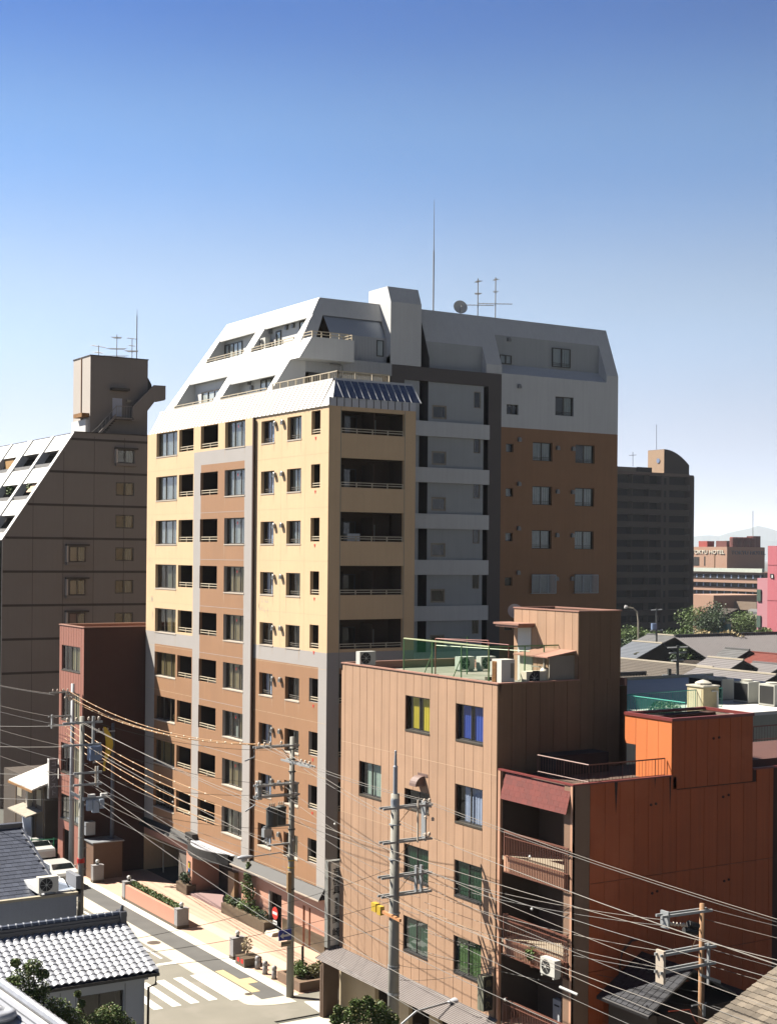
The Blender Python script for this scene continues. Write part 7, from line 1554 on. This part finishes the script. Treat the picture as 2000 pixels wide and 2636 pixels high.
# ================================================================== low houses to the right
rgrey = mat('grey_roof', (0.12, 0.12, 0.12), .7, .2, .8, fine=.1, objvar=.15); rbrown = mat('brown_tile_roof', (0.10, 0.08, 0.06), .7, .2, 2.0, fine=.25, objvar=.1); rmauve = mat('mauve_metal_roof', (0.19, 0.175, 0.175), .65, .06, .8, fine=.06); rblue = mat('bluish_roof', (0.13, 0.145, 0.17), .6, .08); rred = mat('red_sheet_roof', (0.20, 0.04, 0.025), .6, .1); hwall = mat('dim_house_wall', (0.05, 0.035, 0.025), .9, .2)
def house(label, px, py, zr, L, w, drop, rm, axis='Y', wall=None, w2=None, ridge_m=None):
    p = at(px, py, Z=zr); a = thing('low_house', label, 'house', (p.x, p.y, 0), 'low tiled houses on the right'); t = .12
    w2 = w2 or w; d2 = drop*w2/w
    if axis == 'Y':   # ridge recedes along +Y from p, lit slope faces -X
        for s_, ww, dd in ((-1, w, drop), (1, w2, d2)):
            MB().hexa([(p.x, p.y, zr-t), (p.x+s_*ww, p.y, zr-dd-t), (p.x+s_*ww, p.y+L, zr-dd-t), (p.x, p.y+L, zr-t)], [(p.x, p.y, zr), (p.x+s_*ww, p.y, zr-dd), (p.x+s_*ww, p.y+L, zr-dd), (p.x, p.y+L, zr)]).build('roof', rm, a)
        MB().box(p.x-.15, p.x+.15, p.y-.05, p.y+L, zr-.02, zr+.18).build('ridge', ridge_m or rm, a)
        MB().prism([(p.x-w+.4, p.y+.5, 0), (p.x+w2-.4, p.y+.5, 0), (p.x+w2-.4, p.y+.5, zr-d2-.05), (p.x, p.y+.5, zr-.2), (p.x-w+.4, p.y+.5, zr-drop-.05)], (0, L-1, 0)).build('wall', wall or hwall, a)
        n = int(w/.45); b = MB()
        for k in range(n): u = (k+.5)/n; b.hexa([(p.x-w*u-.03, p.y, zr-drop*u+.0), (p.x-w*u+.05, p.y, zr-drop*u+.0), (p.x-w*u+.05, p.y+L, zr-drop*u), (p.x-w*u-.03, p.y+L, zr-drop*u)], [(p.x-w*u-.03, p.y, zr-drop*u+.05), (p.x-w*u+.05, p.y, zr-drop*u+.02), (p.x-w*u+.05, p.y+L, zr-drop*u+.02), (p.x-w*u-.03, p.y+L, zr-drop*u+.05)])
        b.build('tile_courses', rm, a, kind='stuff')
    else:             # ridge along X, ends at p, extends to -X by L; slope faces -Y
        for s_, ww, dd in ((-1, w, drop), (1, w2, d2)):
            MB().hexa([(p.x, p.y, zr-t), (p.x-L, p.y, zr-t), (p.x-L, p.y+s_*ww, zr-dd-t), (p.x, p.y+s_*ww, zr-dd-t)], [(p.x, p.y, zr), (p.x-L, p.y, zr), (p.x-L, p.y+s_*ww, zr-dd), (p.x, p.y+s_*ww, zr-dd)]).build('roof', rm, a)
        MB().box(p.x-L, p.x+.05, p.y-.2, p.y+.2, zr-.02, zr+.3).build('ridge', ridge_m or rm, a)
        MB().box(p.x-L+.4, p.x-.4, p.y-w+.5, p.y+w2-.5, 0, zr-drop).build('wall', wall or hwall, a)
        n = int(L/.5); b = MB()
        for k in range(n): x = p.x-L+(k+.5)*L/n; b.hexa([(x-.06, p.y-w, zr-drop), (x+.06, p.y-w, zr-drop), (x+.06, p.y, zr), (x-.06, p.y, zr)], [(x-.04, p.y-w, zr-drop+.06), (x+.04, p.y-w, zr-drop+.06), (x+.04, p.y, zr+.06), (x-.04, p.y, zr+.06)])
        b.build('tile_courses', rm, a, kind='stuff')
    return a
cop = mat('pale_ridge', (0.50, 0.44, 0.34), .7, .1)
house('long grey roof below the pink building at the right edge', 2100, 1628, 9.0, 32, 9, 3.6, rmauve, 'X', ridge_m=frame_black)
house('large slate grey roof in front of the cream flowering tree', 1855, 1646, 8.2, 15, 6.5, 2.7, rgrey, ridge_m=cop)
house('blue-grey roof at the left end of the low houses', 1705, 1657, 7.8, 7, 6.5, 2.6, rblue, ridge_m=cop)
house('small dark grey roof right of the large slate roof', 1929, 1674, 7.4, 5, 4, 1.7, rgrey)
house('pale grey roof below the small dark grey roof', 1914, 1700, 7.0, 7, 4.2, 1.8, rmauve, ridge_m=cop)
house('long brown tiled roof with pale ridge left of centre', 1835, 1719, 6.8, 22, 7, 2.4, rbrown, ridge_m=cop)
house('grey roof with pale ridge behind the cooling units', 1998, 1738, 6.8, 14, 6, 2.2, rmauve, ridge_m=cop)
house('corrugated mauve metal roof behind the turquoise fence', 1835, 1754, 6.6, 8.5, 12, 3.9, rmauve)
house('brown tiled roof with thick black ridge at the left of the low houses', 1661, 1734, 6.4, 14, 5, 1.9, rbrown, 'X', ridge_m=frame_black)
house('rusty red sheet roof at the right picture edge', 2040, 1688, 7.0, 9, 6, 2.0, rred)
house('grey gable roof in front of the dark trees, second row', 1760, 1640, 8.0, 9, 6, 2.2, rgrey)
house('grey roof low at the right edge below the red sheet roof', 2020, 1712, 6.4, 6, 5, 1.8, rmauve)
house('dark roof at the far left below the tan penthouse', 1640, 1790, 5.6, 10, 5, 2, rgrey)
# trees among the houses
def blob_tree(label, px, py, z, r, m_, n=2600, name='broadleaf_tree', grp='trees among the houses on the right', size=.42, d=None):
    p = at(px, py, Z=z) if d is None else at(px, py, d=d); a = thing(name, label, 'tree', (p.x, p.y, 0), grp)
    mb = MB()
    for k in range(9):
        o = Vector((random.uniform(-.6, .6)*r, random.uniform(-.6, .6)*r, random.uniform(-.6, .55)*r)); leafy(mb, tuple(p+o), (r*.55, r*.55, r*.48), n//9, size, .6)
    mb.build('crown', m_, a); m = MB(); m.tube([(p.x, p.y, 0), (p.x, p.y, p.z)], .22, 6, r1=.1); [m.tube([(p.x, p.y, p.z*.6), tuple(p+Vector((random.uniform(-.5, .5)*r, random.uniform(-.5, .5)*r, random.uniform(0, .4)*r)))], .09, 5, r1=.03) for _ in range(4)]
    m.build('trunk', bark, a); return a
for (lb, px, py, z, r, mm) in (('bushy green tree left of the curved street lamp', 1617, 1650, 5, 3.6, leaf1), ('narrow green tree right of the curved street lamp', 1672, 1652, 5, 3.0, leaf1), ('green tree at the foot of the dark tower', 1748, 1645, 4.6, 3.6, leaf1), ('tall pointed green tree right of the dark tower', 1803, 1615, 7, 4.6, leaf1), ('dark green tree behind the teal glass roof', 1850, 1597, 8.5, 4.2, leaf2), ('green tree left of the pink building', 1890, 1612, 7.2, 4.0, leaf1), ('rounded green tree touching the pink building', 1932, 1612, 7.0, 3.8, leaf1), ('dark tree between the teal roof and pale roofs', 1822, 1608, 8, 3.4, leaf2), ('bright green tree in front of the long grey roof', 1975, 1645, 7.5, 2.3, leaf1), ('dark leafy tree beside the bright green one', 1950, 1658, 7.2, 2.2, leaf2), ('green tree cut by the right picture edge', 2003, 1655, 7.4, 2.2, leaf1), ('small pointed conifer between the slate roofs', 1773, 1685, 6.2, 1.5, leaf1), ('dark shrub left of the small conifer', 1750, 1688, 6, 1.5, leaf2), ('yellowish shrub at the blue-grey roof', 1645, 1694, 5.5, 1.2, leaf3), ('low green hedge tree below the slate roofs', 1805, 1700, 5.2, 1.6, leaf2), ('dark tree filling the gap left of the tower foot', 1700, 1668, 4.2, 2.6, leaf2), ('dark tree beside the tan penthouse', 1597, 1672, 4.4, 2.8, leaf2)):
    blob_tree(lb, px, py, z, r, mm)
a = None
p = at(1850, 1637, Z=8.8); a = thing('flowering_tree', 'wide tree with cream coloured blossom above the slate grey roof', 'tree', (p.x, p.y, 0)); mb = MB()
for k in range(9): leafy(mb, tuple(p+Vector((-2.3+k*.62, 1.6-k*.38, random.uniform(-.5, .3)))), (1.3, 1.3, .8), 130, .42, .6)
mb.build('crown', mat('cream_blossom', (0.50, 0.40, 0.20), .8, .35, 1.5, fine=.2), a); MB().tube([(p.x, p.y, 0), tuple(p)], .2, 6).build('trunk', bark, a)
# pole, lamp
LP = thing('street_lamp', 'curved street lamp in front of the dark tower', 'street lamp', tuple(at(1643, 1655, d=270))); q0, q1, q2, q3, q4 = [at(px, py, d=270) for px, py in ((1643, 1660), (1643, 1600), (1640, 1575), (1630, 1566), (1614, 1563))]
MB().tube([q0, q1, q2, q3, q4], .16, 6).build('post', mat('lamp_cream', (0.42, 0.38, 0.28), .6), LP); MB().tube([q4, at(1608, 1562, d=270)], .35, 6).build('lamp_head', white_p, LP)
def far_pole(label, px, y0, y1, d, arms, r=.16, tr=None):
    a = thing('utility_pole', label, 'utility pole', tuple(at(px, y1, d=d)), 'utility poles among the low houses'); MB().tube([at(px, y1, d=d), at(px, y0, d=d)], r, 6).build('shaft', trand, a)
    for (yy, w) in arms: MB().tube([at(px-w, yy+1, d=d), at(px+w, yy-1, d=d)], .09, 5).build('crossarm', galv, a)
    if tr: MB().tube([at(px+tr[0], tr[1], d=d), at(px+tr[0], tr[1]+16, d=d)], .5, 10).build('transformer', tranb, a)
far_pole('pole with small grey transformer before the dark tower', 1690, 1566, 1655, 240, ((1570, 14), (1623, 16)), tr=(-7, 1605))
far_pole('dark pole with several crossarms among the brown roofs', 1744, 1662, 1800, 150, ((1667, 26), (1681, 22), (1700, 16)), .15)
far_pole('short dark pole with a drum transformer behind the turquoise fence', 1723, 1722, 1800, 140, ((1738, 18), (1750, 20), (1772, 22)), .2, (10, 1745))
# ================================================================== dark tower
DT = thing('dark_tower_block', 'tall dark brown balcony tower with curved roof structure at right', 'apartment tower', (217, 250, 0))
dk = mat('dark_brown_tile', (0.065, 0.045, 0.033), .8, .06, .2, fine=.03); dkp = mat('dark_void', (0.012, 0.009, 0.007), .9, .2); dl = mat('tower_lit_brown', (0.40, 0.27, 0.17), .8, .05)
ZD = 40.4; x0, x1, y0 = 190, 241.0, 250
MB().box(x0, x1-1.0, y0+1.6, y0+20, 0, ZD).build('core', dkp, DT)
for k in range(14):
    z = ZD-.3-k*2.88
    MB().box(x0, x1-2.8, y0, y0+1.6, z-2.88+.55-.9+.0, z-2.88+.55+.35).build('balcony_front', dk, DT)
    MB().hexa([(x1-2.8, y0, z-3.23), (x1-.2, y0+1.2, z-3.23), (x1-.2, y0+1.8, z-3.23), (x1-2.8, y0+1.6, z-3.23)], [(x1-2.8, y0, z-1.98), (x1-.2, y0+1.2, z-1.4), (x1-.2, y0+1.8, z-1.4), (x1-2.8, y0+1.6, z-1.98)]).build('balcony_end', dk, DT)
    MB().box(230.6, 231.3, y0-.04, y0, z-2.0, z-.5).build('window', dkp, DT)
    for xx in (200, 207, 214, 221, 226): MB().box(xx, xx+.2, y0+.1, y0+1.6, z-2.0, z-.0).build('partition', dk, DT)
MB().box(229.8, 232.2, y0-.02, y0+1.6, 0, ZD).build('pier', dk, DT)
MB().box(x0, x1-2.6, y0-.1, y0+20, ZD-.3, ZD+.35).build('roof_slab', mat('tower_slab', (0.16, 0.11, 0.08), .8), DT)
m = MB(); n = 8
m.lathe((x1-1.2, y0+1.6, 0), [(1.3, 0), (1.3, ZD-.2), (1.1, ZD+.2)], 14); m.build('rounded_corner', dk, DT)
m = MB(); xa, xb = 232.0, 239.8; pts = [(xa, 251.5, ZD)]+[(xa+(xb-xa)*t, 251.5, ZD+6.0-3.4*t**2.0) for t in [k/10 for k in range(11)]]+[(xb, 251.5, ZD)]
m.prism(pts, (0, 5.5, 0)); m.build('curved_penthouse', dk, DT)
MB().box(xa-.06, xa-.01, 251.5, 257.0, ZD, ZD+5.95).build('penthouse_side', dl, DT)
m = MB(); m.lathe((xa-.15, 253.4, ZD+3.4), [(.55, -.05), (.55, .05)], 16, axis='X'); m.build('round_window', tranb, DT)
MB().box(x1-25, 226.5, 252, 259, ZD, ZD+1.5).build('plant_room', mat('plant_room_grey', (0.18, 0.15, 0.11), .8), DT)
MB().box(224, 228.5, 251.8, 252.0, ZD, ZD+1.6).build('louvre_wall', dkp, DT)
for (px, ya, yb) in ((1690, 1093, 1157), (1629, 1163, 1200)): MB().tube([at(px, yb, d=330), at(px, ya, d=330)], .07, 4).build('mast', antenna_m, DT)
MB().tube([at(1619, 1172, d=330), at(1638, 1171, d=330)], .06, 4).build('mast_arm', antenna_m, DT)
MB().box(66.1, 68.0, 84, 86, 0, 26).build('narrow_slab_block', mat('narrow_grey', (0.30, 0.29, 0.28), .8), kind=None)
tag(bpy.data.objects['narrow_slab_block'], 'narrow pale grey block edge showing right of the apartment block', 'building')
# ================================================================== hotel
HT = thing('hotel_building', 'brown hotel block with TOKYU HOTEL lettering and red tanks on its roof', 'hotel', (429, 428, 0))
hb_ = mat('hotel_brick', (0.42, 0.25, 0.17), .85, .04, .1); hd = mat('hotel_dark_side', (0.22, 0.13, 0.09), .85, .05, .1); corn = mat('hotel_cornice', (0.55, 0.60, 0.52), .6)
MB().box(429, 450.5, 427.7, 447, 17, 25.8).build('upper_block', hb_, HT)
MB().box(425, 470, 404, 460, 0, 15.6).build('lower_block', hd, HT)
for k, z in enumerate((15.6, 12.3, 9.0, 5.7, 2.4)):
    MB().box(423.6, 425, 403.5, 460, z-(.9 if k else -.1), z+(0 if k else 1.6)).build('floor_band', corn if k == 0 else hb_, HT)
    for j in range(14): 
        y = 405+j*3.9; MB().box(424.7, 424.98, y, y+.7, z-2.4, z-1.1).build('window', mat('hotel_curtain', (0.25, 0.32, 0.45), .8), HT)
    MB().box(424.8, 425.0, 403.6, 460, z-2.7, z-.9).build('window_band', dkp, HT)
hl_ = mat('hotel_letter', (0.75, 0.70, 0.58), .5, 0, fine=0)
lettering('TOKYU HOTEL', 2.2, (428.8, 438.4, 23.6), HT, hl_, R(-90), .12, scale=(1.25, 1, 1)); lettering('TOKYU HOTEL', 2.2, (441, 427.5, 23.4), HT, mat('hotel_letter_dim', (0.12, 0.12, 0.14), .5, 0, fine=0), 0, .1, scale=(1.3, 1, 1))
MB().box(428.9, 429, 443.5, 446.8, 18, 21.6).build('window', dkp, HT); MB().box(428.9, 429, 440.0, 440.6, 18, 21.8).build('window', dkp, HT); MB().box(428.8, 428.9, 434.5, 434.8, 17, 23).build('downpipe', mat('rust_pipe', (0.30, 0.17, 0.09)), HT)
rt_ = mat('red_tank', (0.42, 0.07, 0.05), .6, .1, .3); rdk = mat('dark_red_tank', (0.16, 0.04, 0.03), .7, .15, .3)
MB().box(430, 434, 440, 445, 25.8, 28.2).build('lattice_tank', rt_, HT); MB().box(433, 437, 432, 438, 25.8, 28.3).build('tank_house', rdk, HT)
for k in range(4): m = MB(); m.lathe((434+k*3.3, 428.9, 25.8), [(1.8, 0), (1.8, 3.6), (1.4, 3.9)], 12); m.build('cylinder_tank', rdk, HT); m = MB(); m.lathe((434+k*3.3, 428.9, 29.3), [(1.7, 0), (1.7, .5)], 12); m.build('tank_rim', rt_, HT)
MB().box(444.5, 448.5, 428.2, 432, 25.8, 30.4).build('stair_head', rdk, HT)
MB().tube([at(1938, 1388, d=592), at(1938, 1315, d=592)], .15, 4).build('mast', antenna_m, HT)
HB = thing('brown_annex', 'brown low annex blocks below the hotel', 'building', (330, 310, 0))
q = at(1836, 1620, d=420); MB().box(q.x, q.x+22, q.y, q.y+14, 0, 10.5).build('front_block', hb_, HB); MB().hexa([(q.x+8, q.y-9, 6.4), (q.x+24, q.y-9, 2.5), (q.x+24, q.y-.5, 2.5), (q.x+8, q.y-.5, 6.4)], [(q.x+8, q.y-9, 8.8), (q.x+24, q.y-9, 4.0), (q.x+24, q.y-.5, 4.0), (q.x+8, q.y-.5, 8.8)]).build('sloped_roof', mat('annex_roof', (0.24, 0.18, 0.13), .8), HB)
MB().box(q.x-1.0, q.x+8, q.y-6, q.y-1, 0, 5.2).build('low_block', hb_, HB)
TG = thing('teal_glass_roof', 'stepped teal glazed roof structure among the trees', 'glasshouse', tuple(at(1845, 1625, d=300)))
for (a_, b_, t_) in ((1822, 1838, 1608), (1836, 1852, 1596), (1845, 1864, 1588), (1862, 1878, 1606)):
    p, q_ = at(a_, 1628, d=300), at(b_, t_, d=300); w_ = (at(b_, 1628, d=300)-p); MB().box(p.x, p.x+w_.length*.85, p.y-1, p.y+2, p.z-3, q_.z).build('glass_bay', mat('teal_glass', (0.06, 0.20, 0.20), .3, .2, .8), TG)
    MB().box(p.x-.1, p.x+w_.length*.85+.1, p.y-1.1, p.y+2.1, q_.z, q_.z+.25).build('bay_roof', mat('pale_green_cap', (0.42, 0.46, 0.34), .7), TG)
# ================================================================== pink building
PK = thing('pink_building', 'bright pink building at the right picture edge', 'building', (191.4, 170, 0))
pk = mat('pink_render', (0.50, 0.13, 0.16), .8, .05, .3, fine=.03, streak=.05); pk2 = mat('pale_pink_render', (0.50, 0.22, 0.25), .8, .05, .3)
MB().box(191.4, 215, 160, 181, 0, 23.6).build('main_block', pk, PK); MB().box(191.4, 205, 181, 183.4, 0, 17.9).build('side_block', pk2, PK)
for z in (20.2, 14.0, 8.0): MB().box(191.36, 191.4, 160, 181, z, z+.08).build('wall_joint', mat('pink_joint', (0.25, 0.05, 0.07), .9), PK)
for z in (13.8, 9.2, 4.5): MB().box(191.2, 191.4, 182.4, 183.3, z, z+2.1).build('window', mat('dim_green_window', (0.08, 0.12, 0.09), .4), PK)
MB().box(191.25, 191.4, 179.6, 180.3, 18.0, 18.7).build('window', frame_black, PK); MB().box(191.2, 191.25, 179.6, 179.9, 18.0, 18.5).build('window', white_p, PK)
MB().box(191.0, 191.4, 181.6, 182.3, 3, 6.6).build('awning', rred, PK)
# ================================================================== distance
m = MB(); pts = []
def ridge_z(t): return 95+60*math.exp(-((t-1965)/120.0)**2)+16*math.sin(t/90.0)+8*math.sin(t/31.0+1)+4*math.sin(t/11.0)+(25 if t > 2150 else 0)+20*math.sin(t/400.)
D_ = 12000; prev = None
for k in range(-60, 170):
    t = 1000+k*25; a_ = (t-1000)/3748.0; v = Vector((a_*math.cos(YAW)+math.sin(YAW), -a_*math.sin(YAW)+math.cos(YAW), 0)); p = v*D_; z = 2*max(40, ridge_z(t)*(.45 if t < 1500 else 1)); 
    cur = (p, z, v)
    if prev: m.face([(prev[0].x, prev[0].y, -1), (p.x, p.y, -1), (p.x+v.x*250, p.y+v.y*250, z*.6), (prev[0].x+prev[2].x*250, prev[0].y+prev[2].y*250, prev[1]*.6)]); m.face([(prev[0].x+prev[2].x*250, prev[0].y+prev[2].y*250, prev[1]*.6), (p.x+v.x*250, p.y+v.y*250, z*.6), (p.x+v.x*700, p.y+v.y*700, z), (prev[0].x+prev[2].x*700, prev[0].y+prev[2].y*700, prev[1])]); m.face([(prev[0].x+prev[2].x*700, prev[0].y+prev[2].y*700, prev[1]), (p.x+v.x*700, p.y+v.y*700, z), (p.x+v.x*1600, p.y+v.y*1600, -1), (prev[0].x+prev[2].x*1600, prev[0].y+prev[2].y*1600, -1)])
    prev = cur
m.build('hills', mat('wooded_hills', (0.045, 0.065, 0.035), .95, .3, .004, fine=0), kind='structure')
mb = MB()
for _ in range(900):
    d = random.uniform(340, 1500); a_ = random.uniform(-.35, .36); p = Vector((a_*math.cos(YAW)+math.sin(YAW), -a_*math.sin(YAW)+math.cos(YAW), 0))*d
    w, l, h_ = random.uniform(5, 12), random.uniform(6, 14), random.uniform(4, 8)
    if 180 < p.x < 260 and 150 < p.y < 275: continue
    if 400 < p.x < 500 and 380 < p.y < 480: continue
    mb.prism([(p.x, p.y, 0), (p.x+w, p.y, 0), (p.x+w, p.y, h_-1.5), (p.x+w/2, p.y, h_), (p.x, p.y, h_-1.5)], (0, l, 0), random.randint(0, 2))
mb.build('distant_town', [rgrey, rbrown, hwall], kind='stuff'); tag(bpy.data.objects['distant_town'], 'distant low roofs of the town reaching to the hills', 'town')
hz = bpy.data.materials.new('haze_air'); hz.use_nodes = True; t_ = hz.node_tree; t_.nodes.clear(); o_ = t_.nodes.new('ShaderNodeOutputMaterial'); pv = t_.nodes.new('ShaderNodeVolumePrincipled')
pv.inputs['Color'].default_value = (0.80, 0.88, 1.0, 1); pv.inputs['Density'].default_value = 0.00006; pv.inputs['Anisotropy'].default_value = 0.0
t_.links.new(pv.outputs[0], o_.inputs['Volume'])
MB().box(-14900, 19800, -9800, 19800, -1.05, 460).build('haze', hz, kind='stuff')
